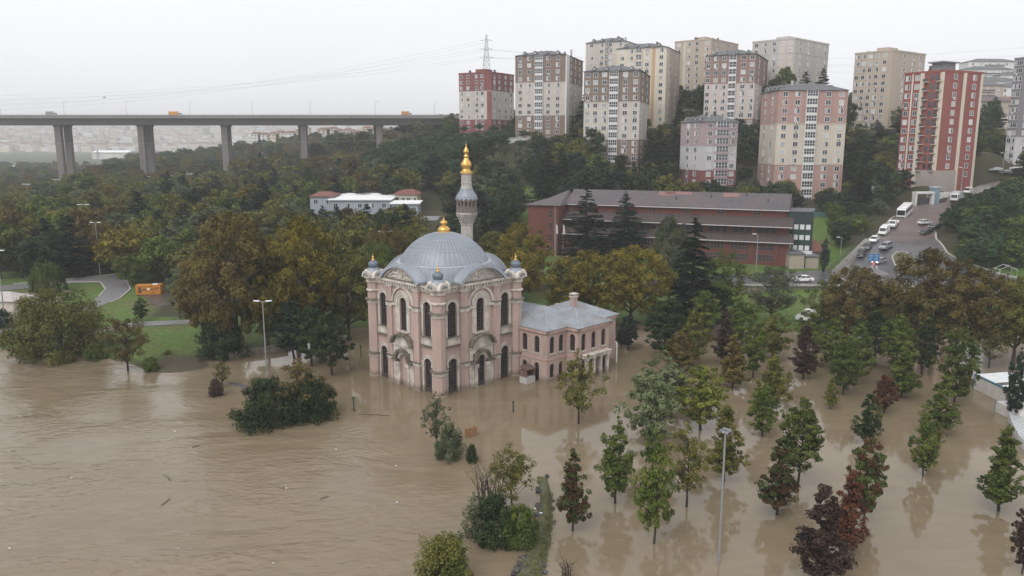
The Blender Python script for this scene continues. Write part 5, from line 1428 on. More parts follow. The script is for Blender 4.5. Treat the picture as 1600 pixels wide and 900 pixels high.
# --- the wood behind the lawn and the wooded hillside
_gx = np.arange(-760, 900, 8.0); _gy = np.arange(170, 1060, 8.0)
_GX, _GY = np.meshgrid(_gx, _gy); _GZ = H(_GX.ravel(), _GY.ravel()).reshape(_GX.shape)
def hq(x, y):
    i = min(max((x + 760) / 8.0, 0), len(_gx) - 1.001); j = min(max((y - 170) / 8.0, 0), len(_gy) - 1.001); a, b = int(i), int(j); i -= a; j -= b
    return float((_GZ[b, a] * (1 - i) + _GZ[b, a + 1] * i) * (1 - j) + (_GZ[b + 1, a] * (1 - i) + _GZ[b + 1, a + 1] * i) * j)
FOOT = []                                               # footprints to keep clear: (x, y, r)
for o in list(bpy.data.objects):
    if o.name.startswith('apartment_tower') and o.parent is None:
        c_ = o.matrix_basis @ Vector((-9, 8, 0)); FOOT.append((c_.x, c_.y, 15))
KEEP = []                                               # later: (polyline, half width)
def pix(x, y, z):
    f = y * _c - (z - CAM_H) * _s; u = y * _s + (z - CAM_H) * _c
    return 800 + FOC * x / f, 450 - FOC * u / f
def seg_clear(x, y, line, w):
    for (ax, ay), (bx, by) in zip(line[:-1], line[1:]):
        ex, ey = bx - ax, by - ay; t = max(0, min(1, ((x - ax) * ex + (y - ay) * ey) / (ex * ex + ey * ey)))
        if math.hypot(x - ax - t * ex, y - ay - t * ey) < w: return False
    return True
ROADLINE = [tuple(P(x, y, Y))[:2] for x, y, Y in ((1300, 436, 186), (1350, 415, 195), (1378, 378, 219), (1410, 345, 238), (1450, 325, 252), (1490, 312, 263), (1525, 296, 280), (1575, 280, 300), (1650, 262, 320))]
ROADB = [tuple(P(x, y, Y))[:2] for x, y, Y in ((1100, 432, 178), (1250, 442, 178), (1400, 440, 177), (1500, 445, 172), (1600, 452, 166), (1750, 458, 160))]
STAIRLINE = [tuple(on_ground(x, y))[:2] for x, y in ((1290, 432), (1322, 405), (1360, 372), (1400, 338), (1425, 322))]
def poisson(zone, spacing, n, rng, pts):
    "dart throwing in the picture's ground area"
    out = []
    cell = {}
    for p in pts: cell.setdefault((int(p[0] // 12), int(p[1] // 12)), []).append(p)
    for _ in range(n):
        x, y, ok = zone(rng)
        if not ok: continue
        s = spacing(y); near = False
        for i in (-1, 0, 1):
            for j in (-1, 0, 1):
                for q in cell.get((int(x // 12) + i, int(y // 12) + j), ()):
                    if (q[0] - x) ** 2 + (q[1] - y) ** 2 < s * s: near = True
        if near: continue
        out.append((x, y)); cell.setdefault((int(x // 12), int(y // 12)), []).append((x, y))
    return out
wrng = random.Random(5)
WHITE_HALL = [tuple(P(x, 330, 285))[:2] for x in (470, 780)]
def zone_wood(r):
    Y = 180 + 330 * r.random() ** .8; px = r.uniform(-60, 640)
    x = (px - 800) / FOC * Y * .98; z = hq(x, Y); u, v = pix(x, Y, z)
    if px < 240 and v > 436: return x, Y, False
    if 240 <= px < 330 and v > 452: return x, Y, False
    if px > 330 and Y < 176: return x, Y, False
    if px > 560 and Y < 190: return x, Y, False
    if not seg_clear(x, Y, WHITE_HALL, 13) : return x, Y, False
    if 480 < px < 760 and 240 < Y < 300 and v > 322: return x, Y, r.random() < .35
    return x, Y, (z < 14)
wood_pts = poisson(zone_wood, lambda y: 6.0 + y / 190, 5200, wrng, [])
wood_pts.sort(key=lambda p: p[1])
WCOL = ['olive', 'olive', 'brown', 'green', 'olive', 'brown', 'sage', 'green', 'gold', 'dark']
far_pts = []
WG = 'trees of the autumn wood behind the lawn'
DESC = {'olive': 'olive crowned tree of the dense wood behind the riverside lawn', 'brown': 'rusty brown tree of the dense wood behind the riverside lawn', 'green': 'green crowned tree of the dense wood behind the riverside lawn',
        'sage': 'grey green tree of the dense wood behind the riverside lawn', 'gold': 'golden tree of the dense wood behind the riverside lawn', 'dark': 'dark evergreen of the dense wood behind the riverside lawn', 'cedar': 'tiered blackish cedar of the dense wood behind the riverside lawn'}
def place_wood(u, y):
    a = ['at the far end by the hut', 'behind the willow', 'below the first pier', 'below the second pier', 'behind the rusty plane', 'below the third pier', 'before the white halls', 'behind the dome'][min(7, max(0, int((u + 20) // 85)))]
    return a + (', front row' if y < 215 else ', second rank' if y < 250 else ', middle depth' if y < 300 else ', far back')
def place_hill(u, y):
    a = ('below the maroon tower' if u < 805 else 'below the dormered tower' if u < 910 else 'behind the school ridge' if u < 1060 else 'round the mauve block' if u < 1190 else 'below the pink tower' if u < 1300 else 'beside the steps' if u < 1400 and y < 262 else 'below the tan slab' if u < 1440 else 'on the knoll by the road') if u > 690 else 'beyond the white halls'
    return a + (', lowest row' if y < 235 else ', second row' if y < 262 else ', middle row' if y < 300 else ', upper row')
def size_word(R, Ht): return ('tall ' if Ht > 13 else 'low ' if Ht < 8.5 else 'middling ') + ('broad ' if R > 5.3 else 'slim ' if R < 4.6 else '')
nw = 0
for x, y in wood_pts:
    z = hq(x, y); u, v = pix(x, y, z); R = wrng.uniform(5.0, 7.6); Ht = wrng.uniform(9.5, 15.5); col = wrng.choice(WCOL)
    if y > 330 and u < 260: Ht *= .9
    ced = wrng.random() < (.35 if 260 < u < 620 and y > 215 else .06)
    if 470 < u < 670 and y < 282:                        # the white halls show over these
        lim = P(u, 317 + 20 * wrng.random(), y).z - z; Ht = max(5.0, min(Ht, lim)); R = min(R, 5.0)
    if nw < 290:
        if ced: tree('cedar_tree', f'hillcedar{wrng.randrange(2)}', (x, y, z - .2), Ht * 1.1, R, 'cedar', size_word(R, Ht) + 'tiered blackish cedar ' + place_wood(u, y), group=WG)
        else: tree('wood_tree', f'wood{wrng.randrange(5)}', (x, y, z - .2), Ht, R, col, size_word(R, Ht) + NAME_OF[col] + ' wood tree ' + place_wood(u, y), group=WG)
        nw += 1
    else: far_pts.append((x, y, z - .2, R, Ht, 'cedar' if ced else col))
# wooded hillside under and between the towers
def zone_hill(r):
    Y = r.uniform(184, 420); px = r.uniform(470, 1640)
    x = (px - 800) / FOC * Y * .98; z = hq(x, Y); u, v = pix(x, Y, z)
    for fx, fy, fr in FOOT:
        if (x - fx) ** 2 + (Y - fy) ** 2 < fr * fr: return x, Y, False
    if not seg_clear(x, Y, WHITE_HALL, 14): return x, Y, False
    if not seg_clear(x, Y, ROADLINE, 13.0 if px > 1440 else 7.5) or not seg_clear(x, Y, ROADB, 9): return x, Y, False
    if 690 < px < 1300 and Y < 222: return x, Y, False
    if 815 < px < 1300 and Y < 243: return x, Y, False             # the school and its yard
    if 1225 < px < 1300 and 243 <= Y < 262 and v > 318: return x, Y, False
    if 800 < px < 850 and v > 300: return x, Y, False               # grassy slope beside the school
    if px <= 815 and Y < 222: return x, Y, False
    if px < 690 and Y < 262: return x, Y, False
    if px < 700 and z < 14 and Y < 330: return x, Y, False
    if px > 1300 and px < 1470 and Y < 200: return x, Y, False
    if 1300 < px < 1400 and not seg_clear(x, Y, STAIRLINE, 3.6): return x, Y, False
    if 1225 < px < 1318 and v > 352 and Y < 240: return x, Y, False
    if px > 1395 and px < 1470 and Y < 262: return x, Y, False
    if px > 1460 and Y < 184: return x, Y, False
    if 1440 < px < 1600 and 262 < Y < 300 and v < 300: return x, Y, r.random() < .5
    if px > 1500 and Y > 330: return x, Y, r.random() < .25
    if Y > 330 and px > 1000: return x, Y, r.random() < .4
    return x, Y, True
hill_pts = poisson(zone_hill, lambda y: 4.6 + y / 160, 9000, wrng, wood_pts)
def vis(p): return p[1]
hill_pts.sort(key=vis)
HG = 'trees on the wooded hillside below the towers'
nh = 0
for x, y in hill_pts:
    z = hq(x, y); u, v = pix(x, y, z); k = wrng.random()
    if u > 1440 and y < 262: kind, col, Ht, R = f'wood{wrng.randrange(5)}', wrng.choice(['pine', 'pine', 'pine', 'green']), wrng.uniform(6, 8.5), wrng.uniform(4.2, 5.6)
    elif 560 < u < 820 and y > 330: kind, col, Ht, R = f'umbrella{wrng.randrange(3)}', 'pine', wrng.uniform(9, 12), wrng.uniform(5, 7)
    elif 1290 < u < 1440 and y < 250: kind, col, Ht, R = f'wood{wrng.randrange(5)}', wrng.choice(['green', 'dark', 'sage', 'pine']), wrng.uniform(4, 6.5), wrng.uniform(2.8, 4.2)
    elif k < .42: kind, col, Ht, R = f'hillcedar{wrng.randrange(2)}', wrng.choice(['cedar', 'cedar', 'dark']), wrng.uniform(12, 18), wrng.uniform(4.8, 6.2)
    else: kind, col, Ht, R = f'wood{wrng.randrange(5)}', wrng.choice(['dark', 'dark', 'cedar', 'green', 'dark', 'olive', 'sage']), wrng.uniform(9, 14), wrng.uniform(5, 7)
    for ua, ub, row in ((700, 805, 196), (805, 912, 207), (912, 1016, 238), (1055, 1156, 278), (1160, 1324, 276), (1320, 1390, 200), (1390, 1440, 262)):
        if ua - 6 < u < ub + 6 and y < 300 + 110 * (u < 912) + 40 * (1320 < u < 1390):             # the tower fronts stay clear above the trees
            Ht = min(Ht, max(4.5, P(u, row + 26 * wrng.random(), y).z - z)); R = min(R, max(3.2, Ht * .55))
    if u > 1440 and y < 262 and u - R * FOC / y < (1466 if y > 215 else 1490): R = max(0, (u - (1466 if y > 215 else 1490)) * y / FOC)
    if u > 1440 and y < 262 and R < 1.8: continue
    if nh < 290:
        lab = size_word(R, Ht) + {'u': 'flat topped umbrella pine ', 'h': 'tiered dark cedar ', 'w': 'bushy ' + NAME_OF[col] + ' tree '}[kind[0]] + place_hill(u, y)
        tree({'u': 'umbrella_pine', 'h': 'hill_cedar', 'w': 'hill_tree'}[kind[0]], kind, (x, y, z - .3), Ht, R, col, lab, group=HG); nh += 1
    else: far_pts.append((x, y, z - .3, R, Ht, col if kind[0] != 'u' else 'pine'))
# far slopes beyond the viaduct: one mass
def zone_far(r):
    Y = 420 + 620 * r.random(); px = r.uniform(-40, 1640)
    x = (px - 800) / FOC * Y * .98; z = hq(x, Y)
    ok = (px < 760) or (z > 0 and r.random() < .5)
    if px > 1500: ok = False
    for fx, fy, fr in FOOT:
        if (x - fx) ** 2 + (Y - fy) ** 2 < fr * fr: ok = False
    return x, Y, ok
fp = poisson(zone_far, lambda y: 7.5 + y / 160, 5200, wrng, wood_pts + hill_pts)
for x, y in fp:
    z = hq(x, y); far_pts.append((x, y, z - .3, wrng.uniform(5, 7.5), wrng.uniform(9, 13), wrng.choice(['olive', 'dark', 'green', 'dark', 'brown', 'sage', 'pine'])))
def woodland(points):
    "one mass of distant trees: points carrying which tree, how wide, how tall"
    srcs = bpy.data.collections.new('woodland_sources')
    keys = []
    for i, (c, k) in enumerate((c, k) for c in ('olive', 'brown', 'green', 'sage', 'gold', 'dark', 'pine', 'cedar') for k in (0, 1)):
        base = PROTO[('umbrella%d' if c == 'pine' else 'hillcedar%d' if c == 'cedar' else 'wood%d') % k]
        me = base[0].copy(); me.materials[0] = LM(c)
        o = bpy.data.objects.new('t%02d' % i, me); srcs.objects.link(o); keys.append((c, k, base[2], base[3]))
    me = bpy.data.meshes.new('far_woodland'); n = len(points)
    me.vertices.add(n); me.vertices.foreach_set('co', np.array([p[:3] for p in points], np.float32).ravel())
    idx = []; scl = []; rot = []
    r = random.Random(9)
    for p in points:
        j = next(i for i, q in enumerate(keys) if q[0] == p[5]) + r.randrange(2)
        idx.append(j); scl += [p[3] / keys[j][3], p[3] / keys[j][3], p[4] / keys[j][2]]; rot += [0, 0, r.uniform(0, 6.28)]
    for nm, ty, data, fld in (('which', 'INT', idx, 'value'), ('size', 'FLOAT_VECTOR', scl, 'vector'), ('turn', 'FLOAT_VECTOR', rot, 'vector')):
        a = me.attributes.new(nm, ty, 'POINT'); a.data.foreach_set(fld, data)
    o = obj('far_woodland', me)
    ng = bpy.data.node_groups.new('scatter_trees', 'GeometryNodeTree')
    ng.interface.new_socket('Geometry', in_out='INPUT', socket_type='NodeSocketGeometry'); ng.interface.new_socket('Geometry', in_out='OUTPUT', socket_type='NodeSocketGeometry')
    N, L = ng.nodes, ng.links
    gi = N.new('NodeGroupInput'); go = N.new('NodeGroupOutput')
    ci = N.new('GeometryNodeCollectionInfo'); ci.inputs['Collection'].default_value = srcs; ci.inputs['Separate Children'].default_value = True; ci.inputs['Reset Children'].default_value = True
    ip = N.new('GeometryNodeInstanceOnPoints'); ip.inputs['Pick Instance'].default_value = True
    def at(nm, ty):
        q = N.new('GeometryNodeInputNamedAttribute'); q.data_type = ty; q.inputs['Name'].default_value = nm; return q.outputs['Attribute']
    er = N.new('FunctionNodeEulerToRotation')
    L.new(gi.outputs[0], ip.inputs['Points']); L.new(ci.outputs[0], ip.inputs['Instance']); L.new(at('which', 'INT'), ip.inputs['Instance Index'])
    L.new(at('turn', 'FLOAT_VECTOR'), er.inputs[0]); L.new(er.outputs[0], ip.inputs['Rotation']); L.new(at('size', 'FLOAT_VECTOR'), ip.inputs['Scale'])
    L.new(ip.outputs[0], go.inputs[0])
    md = o.modifiers.new('scatter', 'NODES'); md.node_group = ng
    tag(o, 'distant woodland covering the slopes and valley floor beyond the viaduct', 'woodland', kind='stuff')
woodland(far_pts)
print('TREES wood', len(wood_pts), 'hill', len(hill_pts), 'far', len(far_pts))
# ------------------------------------------------------------------ roads, paths, walls
asphalt = mat('wet_asphalt', (.085, .086, .092), .28, .2, .35, dirt=(.055, .055, .06), dirt_amt=.8, dirt_scale=.12, spec=.5, bump=.05)
paving = mat('worn_pavers', (.17, .165, .165), .5, .15, .6, dirt=(.11, .105, .10), dirt_amt=.6, dirt_scale=.3, bump=.1)
ramp_m = mat('reddish_wet_paving', (.145, .112, .105), .35, .2, .4, dirt=(.10, .075, .07), dirt_amt=.8, dirt_scale=.2, spec=.5)
kerbm = mat('kerb_stone', (.36, .34, .31), .8, .12, 2)
stonewall = mat('rough_stone_wall', (.26, .225, .185), .9, .35, 1.6, dirt=(.10, .085, .065), dirt_amt=.8, dirt_scale=.9, bump=.6)
def drape(name, px_poly, m, off=.14, ground_fn=on_ground, maxlen=3.0, parent=None, kind='structure'):
    pts = [ground_fn(x, y) for x, y in px_poly]
    bm = bmesh.new(); vs = [bm.verts.new((p.x, p.y, 0)) for p in pts]; bm.faces.new(vs)
    bmesh.ops.triangulate(bm, faces=bm.faces[:], ngon_method='EAR_CLIP')
    for _ in range(7):
        es = [e for e in bm.edges if e.calc_length() > maxlen]
        if not es: break
        bmesh.ops.subdivide_edges(bm, edges=es, cuts=1); bmesh.ops.triangulate(bm, faces=bm.faces[:])
    xs = np.array([v.co.x for v in bm.verts]); ys = np.array([v.co.y for v in bm.verts]); zs = H(xs, ys)
    for v, z, y in zip(bm.verts, zs, ys): v.co.z = max(z, 0) + off + max(0, y - 205) * .004
    bmesh.ops.recalc_face_normals(bm, faces=bm.faces[:])
    if sum(f.normal.z for f in bm.faces) < 0: bmesh.ops.reverse_faces(bm, faces=bm.faces[:])
    me = bpy.data.meshes.new(name); bm.to_mesh(me); bm.free(); me.materials.append(m)
    o = obj(name, me, parent); 
    if kind: tag(o, kind=kind)
    return o
def ribbon(name, px_line, half, m, off=.2, thick=.12, kind='structure', parent=None, hh=None):
    "a kerb or low wall following ground points"
    pts = []
    src = [on_ground(x, y) for x, y in px_line]
    for a, b in zip(src[:-1], src[1:]):
        n = max(1, int((b - a).length / 2.5))
        pts += [a.lerp(b, i / n) for i in range(n)]
    pts.append(src[-1]); b = MB(); vs = []
    for i, p in enumerate(pts):
        d = pts[min(i + 1, len(pts) - 1)] - pts[max(i - 1, 0)]; d.z = 0; d.normalize(); n = Vector((-d.y, d.x, 0)) * half
        z = max(h(p.x, p.y), 0) + off + max(0, p.y - 205) * .004
        for q in (p + n, p - n): vs += [(q.x, q.y, z), (q.x, q.y, z - thick - .4)]
    fs = []
    for i in range(len(pts) - 1):
        o = i * 4; k = o + 4; fs += [(o, o + 2, k + 2, k), (o, k, k + 1, o + 1), (o + 2, o + 3, k + 3, k + 2)]
    b.add(vs, fs); b.add([vs[0], vs[1], vs[3], vs[2]], [(0, 1, 2, 3)]); b.add([vs[-4], vs[-3], vs[-1], vs[-2]], [(0, 2, 3, 1)][:1])
    ob = b.build(name, m, parent); 
    if kind: tag(ob, kind=kind)
    return ob
drape('road', [(1010, 440), (1130, 430), (1240, 426), (1318, 422), (1325, 412), (1340, 396), (1357, 379), (1420, 378), (1462, 372), (1466, 381), (1482, 398), (1510, 412), (1560, 430), (1640, 444), (1640, 466), (1540, 462), (1420, 456), (1330, 450), (1240, 448), (1010, 458)], asphalt, .12)
drape('ramp_road', [(1357, 379), (1372, 365), (1395, 345), (1413, 330), (1432, 322), (1452, 320), (1478, 317), (1500, 306), (1520, 297), (1545, 288), (1570, 282), (1590, 282), (1570, 290), (1545, 297), (1520, 307), (1496, 320), (1474, 336), (1464, 352), (1462, 372), (1420, 378)], ramp_m, .14)
drape('junction_paving', [(1300, 425), (1320, 417), (1368, 419), (1392, 430), (1345, 441), (1300, 440)], paving, .16)
drape('traffic_island', [(1395, 402), (1402, 396), (1414, 396), (1425, 404), (1432, 414), (1426, 424), (1410, 426), (1399, 416)], mat('island_earth', (.09, .085, .045), .9, .3, .8, bump=.4), .32)
ribbon('kerb', [(1410, 427), (1399, 417), (1394, 402), (1402, 395), (1415, 395), (1427, 404)], .16, kerbm, .36)
ribbon('kerb', [(1462, 366), (1463, 376), (1480, 397), (1510, 412), (1560, 429), (1640, 444)], .22, kerbm, .40)
ribbon('kerb', [(1320, 421), (1340, 398), (1374, 364), (1413, 329)], .2, kerbm, .30)
ribbon('lane_marking', [(1342, 436), (1360, 424)], .10, mat('faded_white_paint', (.55, .55, .53), .6, .2, 2), .20, .0)
# park paths
drape('park_path', [(-60, 452), (60, 441), (150, 433), (180, 429), (194, 436), (203, 452), (186, 466), (172, 472), (148, 484), (120, 500), (112, 492), (140, 476), (154, 463), (164, 452), (158, 442), (120, 443), (60, 449), (-60, 461)], paving, .10, maxlen=2.2)
drape('park_path', [(140, 516), (215, 504), (303, 500), (303, 506), (215, 511), (140, 523)], paving, .10, maxlen=2.2)
drape('park_path', [(-60, 520), (0, 513), (24, 506), (28, 512), (0, 524), (-60, 532)], paving, .10, maxlen=2.2)
ribbon('kerb', [(100, 441), (157, 441), (165, 452), (154, 464)], .14, kerbm, .20)
ribbon('kerb', [(182, 428), (196, 436), (204, 452), (187, 467), (172, 473)], .14, kerbm, .20)
ribbon('kerb', [(20, 444), (120, 435), (180, 429)], .10, kerbm, .18)
drape('mud_pad', [(222, 462), (262, 458), (284, 464), (280, 476), (246, 480), (232, 470)], mat('wet_mud', (.060, .046, .036), .4, .3, .6, spec=.5, bump=.3), .08, maxlen=2.0)
ribbon('channel_wall', [(40, 461), (70, 465), (100, 468)], .22, stonewall, .55); ribbon('channel_wall', [(62, 452), (90, 456), (112, 459)], .22, stonewall, .55)
drape('sand_bed', [(26, 462), (45, 462), (100, 470), (84, 484), (40, 486), (26, 478)], mat('bare_sand', (.17, .13, .085), .9, .15, .8), .07, maxlen=2.0)
# retaining wall between lawn and road
def wall_line(name, px, z0, z1, Y, thick, m, label, cat, stones=False):
    b = MB(); n = len(px)
    pts = [P(x, 450, y) for x, y in zip(px, Y)]
    for p, q in zip(pts[:-1], pts[1:]):
        d = Vector((q.x - p.x, q.y - p.y, 0)).normalized(); nn = Vector((-d.y, d.x, 0)) * thick
        vs = [Vector((p.x, p.y, z0)), Vector((q.x, q.y, z0)), Vector((q.x, q.y, z1)), Vector((p.x, p.y, z1))]
        vs += [v + nn for v in vs]
        b.add(vs, [(0, 1, 2, 3), (5, 4, 7, 6), (3, 2, 6, 7), (0, 3, 7, 4), (1, 5, 6, 2)])
    o = b.build(name, m); tag(o, label, cat); return o
rw = wall_line('retaining_wall', (815, 900, 1000, 1120, 1250, 1330, 1420, 1520, 1660), -.5, 3.75, (170, 169, 168.5, 168, 168, 168, 167, 163, 156), .6, stonewall, 'rough stone retaining wall between the lawn and the road', 'wall')
b = MB()
for a, c in zip([P(x, 450, y) for x, y in zip((815, 1000, 1250, 1420, 1660), (169.8, 168.3, 167.8, 166.8, 155.8))][:-1], [P(x, 450, y) for x, y in zip((815, 1000, 1250, 1420, 1660), (169.8, 168.3, 167.8, 166.8, 155.8))][1:]):
    b.tube([(a.x, a.y, 3.85), (c.x, c.y, 3.85)], .28, 4)
b.build('coping', kerbm, rw)
# garden wall by the drowned bank
gw = [G(360, 562), G(385, 556), G(420, 551), G(450, 546)]
b = MB()
for p, q in zip(gw[:-1], gw[1:]):
    d = (q - p).normalized(); n = Vector((-d.y, d.x, 0)) * .4
    vs = [p + Vector((0, 0, -1)), q + Vector((0, 0, -1)), q + Vector((0, 0, 1.1)), p + Vector((0, 0, 1.1))]; vs += [v + n for v in vs]
    b.add(vs, [(0, 1, 2, 3), (5, 4, 7, 6), (3, 2, 6, 7), (0, 3, 7, 4), (1, 5, 6, 2)])
tag(b.build('garden_wall', stonewall), 'low stone garden wall at the flooded bank under the plane trees', 'wall')
# stairs and pavement beside the ramp
st = empty('stairway', on_ground(1315, 420)); st.location.z = 0; sl = st.location.copy()
tag(st, 'broad stepped pavement climbing beside the ramp road', 'stairs')
A0, A1 = on_ground(1297, 428), on_ground(1352, 374); B0, B1 = on_ground(1322, 419), on_ground(1360, 376)
for i in range(16):
    t0, t1 = i / 16, (i + 1) / 16 - .004
    q = [A0.lerp(A1, t0), B0.lerp(B1, t0), B0.lerp(B1, t1), A0.lerp(A1, t1)]
    z = max(v.z for v in q) + .30
    b = MB(); b.add([(v.x - sl.x, v.y - sl.y, z) for v in q] + [(v.x - sl.x, v.y - sl.y, z - 1.6) for v in q], [(0, 1, 2, 3), (0, 4, 5, 1), (1, 5, 6, 2), (3, 2, 6, 7), (0, 3, 7, 4)]); b.build('step', mat('pale_step_stone', (.30, .285, .26), .75, .15, 1.5), st)
rl = MB()
for i in range(13):
    p = A0.lerp(A1, i / 12); z = p.z; rl.tube([(p.x - .4, p.y, z), (p.x - .4, p.y, z + 1.5)], .05, 5)
for zz in (.7, 1.1, 1.5): rl.tube([(A0.x - .4, A0.y, A0.z + zz), (A1.x - .4, A1.y, A1.z + zz)], .05, 5)
rl.box(0, .01, 0, .01, -3, -2.9)
o = rl.build('railing', railm); tag(o, 'dark metal railing along the stepped pavement', 'railing')

# ------------------------------------------------------------------ viaduct
via_c = mat('viaduct_concrete', (.225, .215, .21), .85, .12, .12, dirt=(.15, .14, .135), dirt_amt=.7, dirt_scale=.06, stretch=(.4, 1, 1))
pier_c = mat('pier_concrete', (.17, .152, .145), .85, .15, .1, dirt=(.13, .12, .115), dirt_amt=.8, dirt_scale=.06, stretch=(1, 1, .2))
VY = 500.0
vz = P(300, 182, VY).z
via = empty('viaduct', (0, VY, 0)); tag(via, 'long concrete road viaduct on tall twin piers crossing the valley', 'bridge')
x0, x1 = P(-420, 180, VY).x, P(735, 180, VY).x
b = MB(); b.box(x0, x1, -2.2, 28, vz - 1.2, vz); b.build('deck_slab', via_c, via)
for y in (1.0, 15.0):
    b = MB(); b.add([(x0, y, vz - 1.2), (x1, y, vz - 1.2), (x1, y + 10, vz - 1.2), (x0, y + 10, vz - 1.2), (x0, y + 1.4, vz - 4.9), (x1, y + 1.4, vz - 4.9), (x1, y + 8.6, vz - 4.9), (x0, y + 8.6, vz - 4.9)], [(0, 4, 5, 1), (4, 7, 6, 5), (7, 3, 2, 6), (0, 3, 7, 4), (1, 5, 6, 2)]); b.build('box_girder', via_c, via)
b = MB(); b.box(x0, x1, -2.25, -1.95, vz, vz + .85); b.build('parapet', via_c, via)
rb = MB(); rb.tube([(x0, -2.1, vz + 1.35), (x1, -2.1, vz + 1.35)], .06, 4)
xx = x0
while xx < x1: rb.tube([(xx, -2.1, vz + .8), (xx, -2.1, vz + 1.4)], .05, 4); xx += 3.0
rb.build('guard_rail', railm, via)
for i in range(26):
    X = x0 + (x1 - x0) * i / 25; b = MB(); b.box(X - .12, X + .12, -2.28, -2.24, vz - 1.2, vz + .85); b.build('deck_joint', railm, via)
def pier(px, y):
    X = P(px, 230, VY + y).x; b = MB(); b.box(X - 1.9, X + 1.9, y - 1.6, y + 1.6, -2, vz - 6.2)
    b.add([(X - 1.9, y - 1.6, vz - 6.2), (X + 1.9, y - 1.6, vz - 6.2), (X + 1.9, y + 1.6, vz - 6.2), (X - 1.9, y + 1.6, vz - 6.2), (X - 2.5, y - 2.0, vz - 4.95), (X + 2.5, y - 2.0, vz - 4.95), (X + 2.5, y + 2.0, vz - 4.95), (X - 2.5, y + 2.0, vz - 4.95)], [(4, 5, 6, 7), (0, 1, 5, 4), (1, 2, 6, 5), (2, 3, 7, 6), (3, 0, 4, 7)])
    b.build('pier', pier_c, via)
for px in (-32, 94, 223, 353, 476, 594): pier(px, 6)
for px in (-17, 108.5, 235.5, 357, 473, 590): pier(px, 20)
def bridge_lamp(px):
    X = P(px, 170, VY).x; b = MB(); b.tube([(0, 0, 0), (0, 0, 9.0), (.3, 0, 9.4), (1.8, 0, 9.5)], [.12, .08, .07, .05], 6); b.box(1.5, 2.4, -.15, .15, 9.4, 9.55)
    o = b.build('viaduct_lamp', conc, None, (X, VY + 12.6, vz)); tag(o, 'thin street lamp standing on the viaduct deck', 'street lamp', 'lamps on the viaduct')
for px in (-20, 82, 182, 284, 384, 476, 581, 676): bridge_lamp(px)

# ------------------------------------------------------------------ far hill with the hazy city
def far_hill():
    xs = np.linspace(-4600, 1800, 110); ys = np.linspace(1120, 5000, 60); X, Y = np.meshgrid(xs, ys)
    t = np.clip((Y - 2500) / 2200, 0, 1); Z = 2 + 138 * t * t * (3 - 2 * t) + 8 * np.sin(X / 170.) * t + 6 * np.sin(X / 71. + Y / 120.) * t
    vs = np.stack([X, Y, Z], -1).reshape(-1, 3); ny, nx = X.shape; idx = np.arange(ny * nx).reshape(ny, nx)
    fs = np.stack([idx[:-1, :-1], idx[:-1, 1:], idx[1:, 1:], idx[1:, :-1]], -1).reshape(-1, 4)
    me = bpy.data.meshes.new('far_hill'); me.from_pydata(vs.tolist(), [], fs.tolist()); me.polygons.foreach_set('use_smooth', [True] * len(fs))
    me.materials.append(mat('far_hill_green', (.06, .075, .035), .9, .3, .01)); tag(obj('far_hill', me), kind='structure')
    r = random.Random(4); b = MB()
    mats = [WHT, CRM, BEI, TAN, PAL]
    for i in range(1500):
        Y_ = 2550 + 2000 * r.random(); px = r.uniform(-60, 640); x = (px - 800) / FOC * Y_
        tt = min(1, max(0, (Y_ - 2500) / 2200)); z = 2 + 138 * tt * tt * (3 - 2 * tt) + 8 * math.sin(x / 170) * tt + 6 * math.sin(x / 71 + Y_ / 120) * tt
        w, d, hh = r.uniform(14, 38), r.uniform(10, 16), r.uniform(9, 24)
        b.mat(r.randrange(5)).box(x - w / 2, x + w / 2, Y_, Y_ + d, z - 6, z + hh)
        if r.random() < .6:
            b.mat(5).add([(x - w / 2 - .4, Y_ - .4, z + hh), (x + w / 2 + .4, Y_ - .4, z + hh), (x + w / 2 + .4, Y_ + d + .4, z + hh), (x - w / 2 - .4, Y_ + d + .4, z + hh), (x - w / 4, Y_ + d / 2, z + hh + 2.4), (x + w / 4, Y_ + d / 2, z + hh + 2.4)], [(0, 1, 5, 4), (1, 2, 5), (2, 3, 4, 5), (3, 0, 4)])
    o = b.build('far_city', mats + [brt]); tag(o, 'hazy mass of city buildings on the far hillside beneath the viaduct', 'city', kind='stuff')
far_hill()
